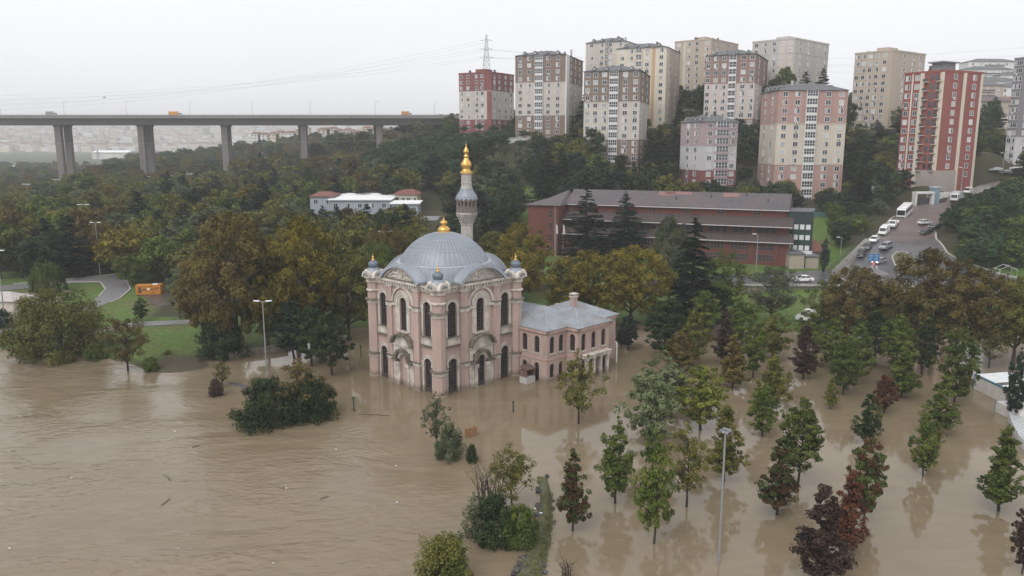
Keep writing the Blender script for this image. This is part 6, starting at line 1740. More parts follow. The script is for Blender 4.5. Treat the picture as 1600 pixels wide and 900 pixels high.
# pale hall on the valley floor and houses on the hazy ridge
b = MB(); g = P(172, 246, 1000); b.box(-22, 22, 0, 25, -2, 6); o = b.build('wall', WHT, None)
hall = empty('valley_hall', (g.x, g.y, g.z)); o.parent = hall; tag(hall, 'low white industrial hall on the hazy valley floor', 'hall')
b = MB(); b.add([(-23, -1, 6), (23, -1, 6), (23, 26, 6), (-23, 26, 6), (-23, 12, 8.5), (23, 12, 8.5)], [(0, 1, 5, 4), (2, 3, 4, 5), (1, 2, 5), (3, 0, 4)]); b.build('roof', mat('white_sheet_roof', (.72, .72, .72), .5, .05, .5), hall)
rr = random.Random(8)
for i in range(16):
    px = 402 + i * 13 + rr.uniform(-4, 4); g = P(px, 222 - (i / 15) * 6 + rr.uniform(-3, 3), 860); w = rr.uniform(9, 14); hh = rr.uniform(7, 12)
    b = MB(); b.box(-w / 2, w / 2, 0, 10, -6, hh); b.mat(1).add([(-w / 2 - .5, -.5, hh), (w / 2 + .5, -.5, hh), (w / 2 + .5, 10.5, hh), (-w / 2 - .5, 10.5, hh), (-w / 4, 5, hh + 2.2), (w / 4, 5, hh + 2.2)], [(0, 1, 5, 4), (1, 2, 5), (2, 3, 4, 5), (3, 0, 4)])
    b.mat(2)
    for a in range(3):
        for k in range(2): b.box(-w / 2 + w * (a + .3) / 3, -w / 2 + w * (a + .7) / 3, -.05, .02, hh - 2.4 - k * 3, hh - 1.2 - k * 3)
    o = b.build('ridge_house', [rr.choice([WHT, CRM, BEI]), brt, win_glass], None, g); tag(o, 'pale house in the row on the hazy wooded ridge', 'house', 'houses on the hazy ridge')
# ------------------------------------------------------------------ vehicles
tyre_m = mat('tyre_rubber', (.018, .018, .019), .8, .2, 4); rim_m = mat('alloy_rim', (.42, .42, .43), .35, .1, 4, metal=.6)
car_glass = mat('car_glass', (.022, .025, .028), .06, .2, 1, spec=.7); chrome_l = mat('headlamp', (.75, .76, .78), .15, .05, 4, spec=.8); tail_l = mat('tail_lamp', (.35, .02, .02), .25, .1, 4)
plate_m = mat('number_plate', (.7, .7, .68), .5, .05, 3); trim_m = mat('black_trim', (.025, .025, .027), .55, .2, 3)
def paint(n, c, metal=.15): return mat('paint_' + n, c, .25, .03, 1.0, spec=.6, metal=metal)
PW = paint('white', (.72, .72, .71), 0); PK = paint('black', (.022, .023, .026)); PS = paint('silver', (.36, .37, .38), .4); PD = paint('dark_grey', (.065, .068, .075)); PB = paint('navy', (.03, .04, .065))
def wheel(parent, x, y, r, w):
    b = MB(); M = Matrix.Rotation(math.pi / 2, 3, 'X')
    t = MB(); t.lathe([(r * .6, -w / 2), (r * .95, -w / 2), (r, -w / 3), (r, w / 3), (r * .95, w / 2), (r * .6, w / 2)], 16); b.add([M @ Vector(v) for v in t.v], t.f)
    o = b.build('wheel', tyre_m, parent, (x, y, r))
    k = MB(); t = MB(); t.lathe([(r * .62, -w / 2 - .01), (r * .62, w / 2 + .01)], 12); k.add([M @ Vector(v) for v in t.v], t.f); k.build('rim', rim_m, o)
PROFILES = {  # side profile of the body (x forward, z), belt line, then greenhouse: rear foot, rear top, front top, front foot
    'sedan': (4.5, 1.78, [(-2.22, .35), (2.15, .30), (2.25, .55), (2.12, .72), (1.05, .92), (-1.55, .98), (-2.2, .92), (-2.25, .6)], (-1.75, -1.05, .25, 1.15), .93, 1.44, .32),
    'suv': (4.5, 1.86, [(-2.2, .40), (2.12, .36), (2.22, .62), (2.12, .86), (1.15, 1.04), (-2.15, 1.06), (-2.25, .7)], (-2.12, -1.85, .35, 1.2), 1.03, 1.66, .36),
    'hatch': (4.1, 1.76, [(-2.0, .36), (1.98, .32), (2.06, .58), (1.95, .78), (1.05, .95), (-1.95, 1.0), (-2.05, .65)], (-1.95, -1.45, .3, 1.15), .94, 1.47, .31),
}
def car(label, kind, pm, loc, rz, lights=False, group='cars on and beside the roads', slope=0.0):
    L, W, prof, (gr, gt, gf, gq), zb, zt, wr = PROFILES[kind]
    o = empty('car', loc, rz); o.rotation_euler = (0, -slope, rz); tag(o, label, 'car', group)
    b = MB(); n = len(prof); w = W / 2
    vs = [(x, -w * (1 if z < .8 else .95), z) for x, z in prof] + [(x, w * (1 if z < .8 else .95), z) for x, z in prof]
    b.add(vs, [tuple(range(n)), tuple(range(2 * n - 1, n - 1, -1))] + [(i, n + i, n + (i + 1) % n, (i + 1) % n) for i in range(n)])
    b.build('body', pm, o)
    g = MB(); wi, wo = w * .78, w * .93
    vs = [(gr, -wo, zb), (gq, -wo, zb), (gq, wo, zb), (gr, wo, zb), (gt, -wi, zt - .06), (gf, -wi, zt - .06), (gf, wi, zt - .06), (gt, wi, zt - .06)]
    g.add(vs, [(0, 1, 5, 4), (1, 2, 6, 5), (2, 3, 7, 6), (3, 0, 4, 7), (4, 5, 6, 7)]); g.build('glass', car_glass, o)
    r = MB(); r.add([(gt - .08, -wi - .02, zt - .07), (gf + .06, -wi - .02, zt - .07), (gf + .06, wi + .02, zt - .07), (gt - .08, wi + .02, zt - .07), (gt + .1, -wi + .08, zt), (gf - .1, -wi + .08, zt), (gf - .1, wi - .08, zt), (gt + .1, wi - .08, zt)], [(4, 5, 6, 7), (0, 1, 5, 4), (1, 2, 6, 5), (2, 3, 7, 6), (3, 0, 4, 7)])
    for s in (-1, 1):
        for xa, xb in ((gr, gt), (gq, gf), ((gr + gq) / 2 - .05, (gt + gf) / 2 - .05)):
            r.tube([(xa, s * (wo + .005), zb), (xb, s * (wi + .012), zt - .05)], .04, 4)
    r.build('roof', pm, o)
    for sx in (-1, 1):
        for sy in (-1, 1): wheel(o, sx * L * .30, sy * (w - .1), wr, .22)
    for s in (-1, 1):
        q = MB(); q.box(L / 2 - .16, L / 2 - .02, s * w * .72 - .2, s * w * .72 + .2, .60, .76); hl = q.build('headlight', HLON if lights else chrome_l, o)
        q = MB(); q.box(-L / 2 - .01, -L / 2 + .1, s * w * .76 - .17, s * w * .76 + .17, .70, .92); q.build('tail_light', tail_l, o)
        q = MB(); q.box(gq - .25, gq - .05, s * (w + .08) - .08, s * (w + .08) + .08, zb, zb + .14); q.build('mirror', pm, o)
    q = MB(); q.box(L / 2 - .03, L / 2 + .012, -.55, .55, .40, .58); q.build('grille', trim_m, o)
    q = MB(); q.box(L / 2 + .0, L / 2 + .025, -.26, .26, .44, .55); q.build('number_plate', plate_m, o)
    return o
HLON = bpy.data.materials.new('lit_headlamp'); nt_, N_, L__, b_ = nodes_of(HLON); b_.inputs['Emission Color'].default_value = (1, .95, .85, 1); b_.inputs['Emission Strength'].default_value = 5
def boxy(name, label, cat, loc, rz, parts, wheels, slope=0.0, group='cars on and beside the roads'):
    o = empty(name, loc, rz); o.rotation_euler = (0, -slope, rz); tag(o, label, cat, group)
    for nm, m, mb in parts: mb.build(nm, m, o)
    for x, y, r in wheels: wheel(o, x, y, r, .26)
    return o
def van(label, loc, rz, slope=0, group='cars on and beside the roads'):
    prof = [(-2.6, .4), (2.5, .35), (2.62, .7), (2.5, 1.05), (1.95, 1.25), (1.25, 2.1), (.9, 2.3), (-2.5, 2.35), (-2.65, 2.0)]
    b = MB(); n = len(prof); f = lambda z: .98 if z < 1.3 else .98 - (z - 1.3) * .12
    b.add([(x, -f(z), z) for x, z in prof] + [(x, f(z), z) for x, z in prof], [tuple(range(n)), tuple(range(2 * n - 1, n - 1, -1))] + [(i, n + i, n + (i + 1) % n, (i + 1) % n) for i in range(n)])
    g = MB(); g.add([(1.97, -.85, 1.27), (1.97, .85, 1.27), (1.30, .75, 2.06), (1.30, -.75, 2.06)], [(0, 1, 2, 3)])
    for s in (-1, 1):
        q = [(1.7, s * .985, 1.32), (.55, s * .985, 1.32), (.55, s * .90, 1.98), (1.2, s * .90, 1.98)]; g.add(q if s < 0 else q[::-1], [(3, 2, 1, 0)] if s < 0 else [(3, 2, 1, 0)])
    g2 = MB(); g2.add([(x + .02, y, z + .015) for x, y, z in g.v], g.f)
    for s in (-1, 1): g2.box(.55, 1.6, s * .96 - .03, s * .96 + .03, 1.35, 1.85)
    t = MB(); t.box(2.5, 2.66, -.8, .8, .42, .62)
    hl = MB(); hl.box(2.45, 2.62, -.92, -.6, .75, 1.0); hr = MB(); hr.box(2.45, 2.62, .6, .92, .75, 1.0)
    return boxy('van', label, 'van', loc, rz, [('body', PW, b), ('glass', car_glass, g2), ('bumper', trim_m, t), ('headlight', chrome_l, hl), ('headlight', chrome_l, hr)], [(s * 1.6, y, .36) for s in (-1, 1) for y in (-.88, .88)], slope, group)
def pickup(label, loc, rz, slope=0):
    b = MB(); b.prism_y([(.5, .45), (2.5, .4), (2.6, .9), (2.45, 1.15), (2.0, 1.25), (1.55, 2.0), (.6, 2.05)], -.92, .92)
    d = MB(); d.box(-2.7, .45, -.98, .98, .7, .82)
    for q in ((-2.7, .45, -.98, -.92), (-2.7, .45, .92, .98), (-2.7, -2.64, -.92, .92), (.38, .45, -.92, .92)): d.box(*q, .82, 1.25)
    g = MB(); g.add([(2.02, -.8, 1.28), (2.02, .8, 1.28), (1.60, .74, 1.95), (1.60, -.74, 1.95)], [(0, 1, 2, 3)])
    for s in (-1, 1): g.box(.8, 1.75, s * .925 - .02, s * .925 + .02, 1.3, 1.85)
    c = MB(); c.box(-2.7, 2.2, -.5, .5, .4, .7)
    hl = MB(); hl.box(2.5, 2.62, -.85, -.5, .75, .95); hr = MB(); hr.box(2.5, 2.62, .5, .85, .75, .95)
    return boxy('pickup_truck', label, 'pickup truck', loc, rz, [('cab', PW, b), ('load_bed', PW, d), ('glass', car_glass, g), ('chassis', trim_m, c), ('headlight', chrome_l, hl), ('headlight', chrome_l, hr)], [(1.7, -.85, .36), (1.7, .85, .36), (-1.7, -.85, .36), (-1.7, .85, .36)], slope)
def bus(label, loc, rz, slope=0):
    L, w = 9.5, 1.22
    b = MB(); b.prism_y([(-L / 2, .4), (L / 2 - .1, .4), (L / 2, .9), (L / 2 - .15, 2.8), (L / 2 - .35, 3.2), (-L / 2 + .15, 3.25), (-L / 2, 3.0)], -w, w)
    g = MB(); g.add([(L / 2 + .02, -w * .9, 1.25), (L / 2 + .02, w * .9, 1.25), (L / 2 - .12, w * .88, 2.75), (L / 2 - .12, -w * .88, 2.75)], [(0, 1, 2, 3)])
    for s in (-1, 1): g.box(-L / 2 + .4, L / 2 - .5, s * (w + .005) - .02, s * (w + .005) + .02, 1.6, 2.75)
    p = MB()
    for s in (-1, 1):
        for i in range(1, 6): x = -L / 2 + .4 + i * (L - .9) / 6; p.box(x - .05, x + .05, s * (w + .02) - .02, s * (w + .02) + .02, 1.6, 2.75)
    k = MB(); k.box(-.6, 1.6, -.7, .7, 3.2, 3.45)
    t = MB(); t.box(L / 2 - .1, L / 2 + .06, -1.1, 1.1, .4, .75)
    hl = MB(); hl.box(L / 2 - .1, L / 2 + .05, -1.05, -.65, .8, 1.05); hr = MB(); hr.box(L / 2 - .1, L / 2 + .05, .65, 1.05, .8, 1.05)
    mr = MB(); mr.box(L / 2 - .1, L / 2 + .2, -w - .35, -w - .15, 2.0, 2.7); mr2 = MB(); mr2.box(L / 2 - .1, L / 2 + .2, w + .15, w + .35, 2.0, 2.7)
    return boxy('bus', label, 'bus', loc, rz, [('body', PW, b), ('window_band', car_glass, g), ('window_pillar', trim_m, p), ('roof_unit', PW, k), ('bumper', trim_m, t), ('headlight', chrome_l, hl), ('headlight', chrome_l, hr), ('mirror', trim_m, mr), ('mirror', trim_m, mr2)], [(s, y, .48) for s in (-2.9, 3.0) for y in (-1.1, 1.1)], slope)
def truck(label, loc, rz, slope=0, boxm=None, L=6.5, group='cars on and beside the roads'):
    b = MB(); b.prism_y([(L / 2 - 1.7, .5), (L / 2 - .05, .45), (L / 2, 1.1), (L / 2 - .35, 2.25), (L / 2 - .8, 2.45), (L / 2 - 1.7, 2.45)], -1.05, 1.05)
    c = MB(); c.box(-L / 2, L / 2 - 1.85, -1.15, 1.15, .95, 3.1)
    d = MB(); d.box(-L / 2, L / 2 - .3, -.5, .5, .5, .95)
    g = MB(); g.add([(L / 2 + .02, -.92, 1.15), (L / 2 + .02, .92, 1.15), (L / 2 - .32, .9, 2.2), (L / 2 - .32, -.9, 2.2)], [(0, 1, 2, 3)])
    for s in (-1, 1): g.box(L / 2 - 1.4, L / 2 - .4, s * 1.06 - .02, s * 1.06 + .02, 1.3, 2.1)
    hl = MB(); hl.box(L / 2 - .1, L / 2 + .04, -.95, -.6, .7, .9); hr = MB(); hr.box(L / 2 - .1, L / 2 + .04, .6, .95, .7, .9)
    return boxy('truck', label, 'truck', loc, rz, [('cab', PW, b), ('cargo_box', boxm or mat('truck_box_grey', (.45, .46, .46), .6, .08, 1), c), ('chassis', trim_m, d), ('glass', car_glass, g), ('headlight', chrome_l, hl), ('headlight', chrome_l, hr)], [(s, y, .45) for s in (-L / 2 + 1.1, L / 2 - .9) for y in (-.95, .95)], slope, group)
def road_at(px, py, off=.16):
    g = on_ground(px, py); g.z = max(h(g.x, g.y), 0) + off + max(0, g.y - 205) * .004; return g
def heading(p0, p1):
    a, b = on_ground(*p0), on_ground(*p1); d = b - a; return math.atan2(d.y, d.x), math.atan2(d.z, math.hypot(d.x, d.y))
dn, sl_ = heading((1412, 336), (1346, 398))
car('black SUV, lowest of the line parked beside the steps', 'suv', PK, road_at(1345, 401), dn, slope=sl_)
car('dark saloon parked between the black SUV and the white saloon', 'sedan', PD, road_at(1355, 389), dn, slope=sl_)
car('white saloon parked in front of the white van on the ramp', 'sedan', PW, road_at(1366, 378), dn, slope=sl_)
van('tall white van parked midway up the ramp', road_at(1381, 367), dn, sl_)
pickup('white pickup parked between the van and the bus', road_at(1396, 355), dn, sl_)
bus('white coach with black windscreen parked at the top of the ramp', road_at(1413, 339), dn, sl_)
car('silver SUV driving down the middle of the ramp', 'suv', PS, road_at(1384, 389), dn - .25, slope=sl_)
car('grey car with headlights glaring behind the blue direction signs', 'sedan', PS, road_at(1374, 412), dn - .3, lights=True, slope=sl_ * .6)
up_, _ = heading((1440, 356), (1456, 346))
car('white hatchback turning uphill on the red paving', 'hatch', PW, road_at(1444, 352), .45)
car('black hatchback waiting by the kerb corner', 'hatch', PK, road_at(1447, 367), math.pi + .5)
car('dark grey saloon half hidden under the pines at the kerb corner', 'sedan', PD, road_at(1461, 358), math.pi + .6)
dn2, sl2 = heading((1520, 302), (1490, 318))
truck('white lorry with grey box standing by the white wall', road_at(1494, 316), dn2, 0)
van('white van behind the lorry near the top', road_at(1512, 305), dn2 , 0)
car('dark estate car rounding the traffic island', 'suv', PD, road_at(1420, 436), math.pi - .35)
car('white taxi like saloon seen side on before the school', 'sedan', PW, road_at(1254, 441), math.pi + .08)
wv = G(1266, 503, .7); wv.z = h(wv.x, wv.y) + .05
van('white van standing on the lawn behind the purple tree', wv, math.pi - .5)
pr = random.Random(3)
for i, (px, py, c) in enumerate(((1230, 300, PW), (1240, 303, PW), (1252, 305, PW), (1266, 309, PS), (1278, 311, PB), (1290, 312, PW), (1312, 316, PS))):
    car(['white car first in the yard behind the school roof', 'white car second in the yard behind the school roof', 'white car third in the yard behind the school roof', 'silver car in the yard behind the school', 'dark blue car in the yard behind the school', 'white car under the trees behind the school', 'silver car farthest along the yard behind the school'][i], pr.choice(['sedan', 'hatch', 'suv']), c, road_at(px, py, .3), 1.2 + pr.uniform(-.2, .2), group='cars in the yard behind the school')
for i, (px, py, c) in enumerate(((1588, 268, PW), (1572, 274, PD), (1556, 270, PS), (1576, 208, PW), (1588, 204, PW))):
    car(['white car on the upper street by the grey tower', 'dark car parked beside the white one on the upper street', 'silver car under the twin street lamps', 'white car on the ramp below the grey tower', 'white car higher on the ramp below the grey tower'][i], 'sedan', c, road_at(px, py, .3), 2.6, group='cars on the upper street')
for i, (px, L, m) in enumerate(((275, 7.5, mat('orange_tarp', (.55, .27, .05), .6, .1, 1)), (636, 6.5, mat('orange_tarp2', (.45, .22, .08), .6, .1, 1)), (82, 6.0, mat('grey_tarp', (.25, .27, .25), .6, .1, 1)))):
    X = P(px, 178, VY + 4).x; truck(['orange lorry driving on the viaduct', 'small ochre lorry at the far end of the viaduct', 'grey lorry on the viaduct above the first pier'][i], (X, VY + 3, vz + .02), 0, 0, m, L, 'lorries on the viaduct')

# ------------------------------------------------------------------ people
def person(label, loc, rz, top, leg, pose=0):
    vs = [(0, 0, .95), (0, 0, 1.15), (0, .01, 1.38), (0, .01, 1.50), (0, .02, 1.66), (.10, 0, .88), (.11, .02 + pose * .12, .48), (.11, .0 + pose * .2, .06), (.11, .16 + pose * .2, .03), (-.10, 0, .88), (-.11, .02 - pose * .05, .48), (-.11, -.06 - pose * .15, .06), (-.11, .10 - pose * .15, .03),
          (.19, .0, 1.38), (.25, -.02, 1.10), (.25, .08, .84), (-.19, .0, 1.38), (-.25, -.02, 1.10), (-.25, .08, .84)]
    es = [(0, 1), (1, 2), (2, 3), (3, 4), (0, 5), (5, 6), (6, 7), (7, 8), (0, 9), (9, 10), (10, 11), (11, 12), (2, 13), (13, 14), (14, 15), (2, 16), (16, 17), (17, 18)]
    rad = [.15, .14, .17, .065, .11, .10, .07, .05, .045, .10, .07, .05, .045, .075, .05, .04, .075, .05, .04]
    me = bpy.data.meshes.new('person'); me.from_pydata([(x, -y, z) for x, y, z in vs], es, [])
    o = obj('person', me, None, loc, rz)
    md = o.modifiers.new('skin', 'SKIN'); 
    for i, r in enumerate(rad): me.skin_vertices[0].data[i].radius = (r, r * .85)
    me.skin_vertices[0].data[0].use_root = True
    o.modifiers.new('sub', 'SUBSURF').levels = 1
    m = bpy.data.materials.new('clothing'); nt, N, L, b = nodes_of(m); tc = N.new('ShaderNodeTexCoord'); sx = N.new('ShaderNodeSeparateXYZ'); rp = N.new('ShaderNodeValToRGB'); rp.color_ramp.interpolation = 'CONSTANT'
    L.new(tc.outputs['Object'], sx.inputs[0]); mr = N.new('ShaderNodeMath'); mr.operation = 'DIVIDE'; mr.inputs[1].default_value = 1.8; L.new(sx.outputs['Z'], mr.inputs[0]); L.new(mr.outputs[0], rp.inputs[0])
    e = rp.color_ramp.elements; e[0].color = (.02, .02, .02, 1); e[1].position = .05; e[1].color = (*leg, 1); q = e.new(.50); q.color = (*top, 1); q = e.new(.835); q.color = (.38, .24, .18, 1); q = e.new(.945); q.color = (.03, .022, .018, 1)
    L.new(rp.outputs[0], b.inputs['Base Color']); me.materials.append(m)
    tag(o, label, 'person')
person('person in a dark blue jacket walking at the foot of the steps', road_at(1322, 417, .32), .4, (.02, .03, .07), (.03, .03, .04), 1)
person('person in dark clothes walking along the low wall by the road', road_at(1574, 438, .2), -.6, (.03, .03, .035), (.025, .025, .03), 1)
# ------------------------------------------------------------------ street furniture and smaller buildings
pole_m = mat('galvanised_pole', (.30, .31, .32), .5, .12, 2, metal=.4); lamp_w = mat('lamp_head', (.72, .73, .74), .4, .05, 3)
def lamp(label, px, py, ytop, arms=2, z=None, group='street lamps in the park', arm=1.1):
    g = G(px, py, z) if z is not None else on_ground(px, py)
    Ht = P(px, ytop, g.y).z - g.z; o = empty('street_lamp', g); tag(o, label, 'street lamp', group)
    b = MB(); b.tube([(0, 0, -1), (0, 0, Ht * .5), (0, 0, Ht)], [.13, .10, .07], 8); b.build('pole', pole_m, o)
    for s in ([-1, 1][:arms] if arms < 3 else (-1, 1)):
        a = MB(); a.tube([(0, 0, Ht - .1), (s * arm * .6, 0, Ht + .05)], .05, 5); a.build('arm', pole_m, o)
        q = MB(); q.add([(s * arm * .45, -.16, Ht), (s * arm * 1.25, -.12, Ht + .06), (s * arm * 1.25, .12, Ht + .06), (s * arm * .45, .16, Ht), (s * arm * .45, -.12, Ht + .16), (s * arm * 1.2, -.08, Ht + .17), (s * arm * 1.2, .08, Ht + .17), (s * arm * .45, .12, Ht + .16)], [(0, 3, 2, 1), (4, 5, 6, 7), (0, 1, 5, 4), (1, 2, 6, 5), (2, 3, 7, 6), (3, 0, 4, 7)]); q.build('lamp_head', lamp_w, o)
    return o
lamp('grey double armed lamp post standing in the water before the plane trees', 417, 588, 471, 2, 0.0)
lamp('double armed lamp post where the paved path begins to bend', 157, 434, 348, 2, 1.4)
lamp('lamp post cut by the picture edge beside the cream hut', 9, 512, 392, 2, .8)
for i, (x, y) in enumerate(((41, 288), (87, 281), (84, 308), (123, 295), (229, 276), (243, 281), (219, 287), (209, 294), (239, 304), (268, 275), (331, 320), (296, 272), (604, 362), (130, 320))):
    Y = 21.0 * 1244 / (y - 222.0) * .985; top = P(x, y, min(Y, 460)); gz_ = h(top.x, top.y)
    o = empty('street_lamp', (top.x, top.y, gz_)); tag(o, 'white headed double lamp poking out of the autumn wood', 'street lamp', 'lamps rising out of the wood')
    Ht = top.z - gz_; b = MB(); b.tube([(0, 0, 0), (0, 0, Ht)], [.14, .08], 6); b.build('pole', pole_m, o)
    for s in (-1, 1): q = MB(); q.box(min(s * .2, s * 1.9), max(s * .2, s * 1.9), -.25, .25, Ht - .05, Ht + .2); q.build('lamp_head', lamp_w, o)
lamp('single lamp post before the middle of the school front', 1050, 440, 367, 1, 3.4, 'lamps along the road'); lamp('single lamp post before the end of the school front', 1181, 425, 366, 1, 3.4, 'lamps along the road')
lamp('single lamp post beside the steps and the grassy slope', 1313, 400, 371, 1, 4.5, 'lamps along the road')
lamp('tall lamp post by the pines on the upper street', 1500, 312, 262, 1, None, 'lamps along the road'); lamp('twin lamp post in front of the grey tower', 1566, 270, 239, 2, None, 'lamps along the road')
# floodlight mast in the water
g = G(1123, 880); mast = empty('floodlight_mast', g); tag(mast, 'slim grey floodlight mast standing in the water between the young trees', 'floodlight mast')
Ht = P(1133, 674, g.y).z
b = MB(); b.tube([(0, 0, -1), (0, 0, Ht * .45), (0, 0, Ht)], [.12, .10, .07], 10); b.build('pole', pole_m, mast)
b = MB(); b.tube([(-.55, 0, Ht - .05), (.55, 0, Ht - .05)], .05, 6); b.tube([(0, -.5, Ht - .05), (0, .5, Ht - .05)], .05, 6); b.build('cross_bar', pole_m, mast)
for x, y, a in ((-.5, 0, 2.4), (.5, 0, .7), (0, -.5, -1.57), (0, .5, 1.57), (-.25, -.3, -2.2), (.3, .3, .9)):
    q = MB(); q.box(-.03, .12, -.13, .13, -.11, .11); q.mat(1).box(.12, .135, -.11, .11, -.09, .09); f = q.build('floodlight', [mat('lamp_casing', (.16, .165, .175), .5, .1, 3), lamp_w], mast, (x * .7, y * .7, Ht + .08)); f.rotation_euler = (0, .85, a)
gm = mat('bottle_green_paint', (.018, .055, .030), .5, .2, 3)
for px, py, yt, lab in ((553, 642, 620, 'green path light nearest the evergreen shrub heap'), (564, 558, 539, 'green path light behind the mosque corner'), (802, 644, 627, 'green path light in open water before the annex')):
    g = G(px, py); Ht = P(px, yt, g.y).z; o = empty('path_light', g); tag(o, lab, 'path light', 'green path lights in the water')
    b = MB(); b.tube([(0, 0, -1), (0, 0, Ht - .3)], .085, 8); b.build('post', gm, o); b = MB(); b.lathe([(.09, Ht - .3), (.13, Ht - .25), (.13, Ht - .08), (.16, Ht - .05), (.10, Ht)], 10); b.build('lamp_head', [gm, lamp_w][0], o)
# orange generator container
g = G(232, 463, 1.0); g.z = h(g.x, g.y); gen = empty('generator_container', g, RAD(9)); tag(gen, 'orange steel generator container with dark lettering on the lawn', 'container')
orng = mat('orange_paint', (.50, .19, .025), .5, .1, 1.5, dirt=(.24, .10, .02), dirt_amt=.5, dirt_scale=1.2); w_, d_, hh_ = 5.1, 2.0, 2.05
b = MB(); b.box(-w_ / 2, w_ / 2, 0, d_, .12, hh_); b.build('body', orng, gen)
b = MB(); b.box(-w_ / 2 - .04, w_ / 2 + .04, -.04, d_ + .04, 0, .12); b.build('skid', railm, gen)
b = MB(); b.box(-w_ / 2 - .05, w_ / 2 + .05, -.05, d_ + .05, hh_, hh_ + .09); b.build('roof', orng, gen)
b = MB(); b.box(.9, 1.9, .4, 1.2, hh_ + .09, hh_ + .28); b.build('exhaust_cover', lamp_w, gen)
for i in range(7): b = MB(); b.box(-w_ / 2 + .55, -w_ / 2 + 1.15, -.03, .01, .5 + i * .19, .6 + i * .19); b.build('vent_slat', railm, gen)
for i in range(3): b = MB(); x = -w_ / 2 + .6 + i * .2; b.box(x, x + .08, -.035, .01, .5, 1.8); b.build('vent_bar', railm, gen)
b = MB(); b.box(-w_ / 2 - .03, -w_ / 2 + .02, .4, 1.1, .4, 1.0); b.build('side_vent', railm, gen)
lt = MB()                                               # the dark strokes sprayed across its side
for pts in (((-1.15, 1.0), (-.85, 1.5), (-.7, 1.0)), ((-1.0, 1.25), (-.7, 1.2)), ((-.6, 1.45), (-.45, 1.0), (-.3, 1.4)), ((.55, 1.5), (.9, 1.2), (1.2, 1.5)), ((.5, 1.2), (.8, 1.05)), ((1.0, 1.25), (1.25, 1.2)), ((1.45, 1.6), (1.7, 1.4), (2.0, 1.65), (2.3, 1.5)), ((1.5, 1.35), (2.2, 1.3)), ((.6, .55), (1.3, .5), (1.35, .62))):
    lt.tube([(x, -.03, z) for x, z in pts], .055, 4)
lt.build('lettering', railm, gen)
b = MB(); b.lathe([(.34, -.02), (.34, .01)], 14); o = b.build('badge', lamp_w, gen, (.1, -.01, 1.3)); o.rotation_euler = (math.pi / 2, 0, 0); o.scale = (1, .6, 1)
# cream hut
g = G(24, 508, .8); hut = empty('cream_hut', (g.x, g.y, .7), RAD(-6)); tag(hut, 'cream plastered hut with arched dark window cut by the picture edge', 'hut')
b = MB(); b.box(-8, 0, 0, 5, -1, 4.6); b.build('wall', mat('cream_plaster', (.60, .53, .46), .8, .06, 1, dirt=(.4, .34, .28), dirt_amt=.5), hut)
b = MB(); b.add([(-8.5, -.5, 4.6), (.45, -.5, 4.6), (.45, 5.5, 4.6), (-8.5, 5.5, 4.6), (-6, 2.5, 5.9), (-2.2, 2.5, 5.9)], [(0, 1, 5, 4), (1, 2, 5), (2, 3, 4, 5), (3, 0, 4), (0, 3, 2, 1)]); b.build('roof', mat('pale_hut_roof', (.40, .36, .34), .7, .12, 1), hut)
b = MB(); b.prism_y([(-2.6, 1.8), (-1.8, 1.8)] + arch_pts(-2.2, 2.9, .4, 8)[::-1], -.05, .02); b.build('window', glass_dark, hut)
# white halls and red roofed houses left of the hill
lgw = wallmat('blue_grey_wall', (.36, .40, .44)); wsr = mat('white_sheet_roof', (.72, .72, .72), .5, .05, .5); redt = mat('red_tile', (.17, .065, .052), .8, .2, 1.2)
def hall2(name, label, xl, xr, ytop, ybot, Y, d, wm, rm, wins, slope=.6, over=.6, cat='hall'):
    a, c = P(xl, ybot, Y), P(xr, ybot, Y); zt = P((xl + xr) / 2, ytop, Y).z; o = empty(name, ((a.x + c.x) / 2, Y, a.z)); w = c.x - a.x; H0 = zt - a.z; tag(o, label, cat)
    b = MB(); b.box(-w / 2, w / 2, 0, d, -5, H0); b.build('wall', wm, o)
    r = MB()
    if slope > 1: r.add([(-w / 2 - over, -over, H0), (w / 2 + over, -over, H0), (w / 2 + over, d + over, H0), (-w / 2 - over, d + over, H0), (-w / 4, d / 2, H0 + slope), (w / 4, d / 2, H0 + slope)], [(0, 1, 5, 4), (1, 2, 5), (2, 3, 4, 5), (3, 0, 4), (0, 3, 2, 1)])
    else: r.add([(-w / 2 - over, -over, H0), (w / 2 + over, -over, H0), (w / 2 + over, d + over, H0 + slope), (-w / 2 - over, d + over, H0 + slope), (-w / 2 - over, -over, H0 + .3), (w / 2 + over, -over, H0 + .3), (w / 2 + over, d + over, H0 + slope + .3), (-w / 2 - over, d + over, H0 + slope + .3)], [(0, 3, 2, 1), (4, 5, 6, 7), (0, 1, 5, 4), (1, 2, 6, 5), (2, 3, 7, 6), (3, 0, 4, 7)])
    r.build('roof', rm, o)
    for i in range(wins): obj('window', win_mesh(1.6, 1.5, i % 2), o, (-w / 2 + w * (i + .5) / wins, -.01, H0 - 2.6))
    return o
hall2('white_hall', 'long hall with bright white flat roof and blue grey walls beyond the wood', 516, 610, 313, 345, 280, 26, lgw, wsr, 5, .6)
hall2('red_roof_house', 'blue grey house with red roof adjoining the long white roofed hall', 486, 520, 307, 345, 284, 14, lgw, redt, 2, 1.4)
hall2('white_hall', 'lower hall with white roof beside the long one', 612, 654, 319, 348, 276, 9, lgw, wsr, 3, .4)
hall2('red_roof_house', 'cream house with red tiled roof behind the lower white hall', 616, 652, 304, 330, 292, 12, CRM, redt, 4, 1.7)
hall2('grey_shed', 'flat grey shed with wet roof under the hillside trees behind the dome', 640, 700, 345, 366, 262, 10, GRY, mat('wet_felt', (.20, .20, .21), .4, .15, .5), 3, .3)
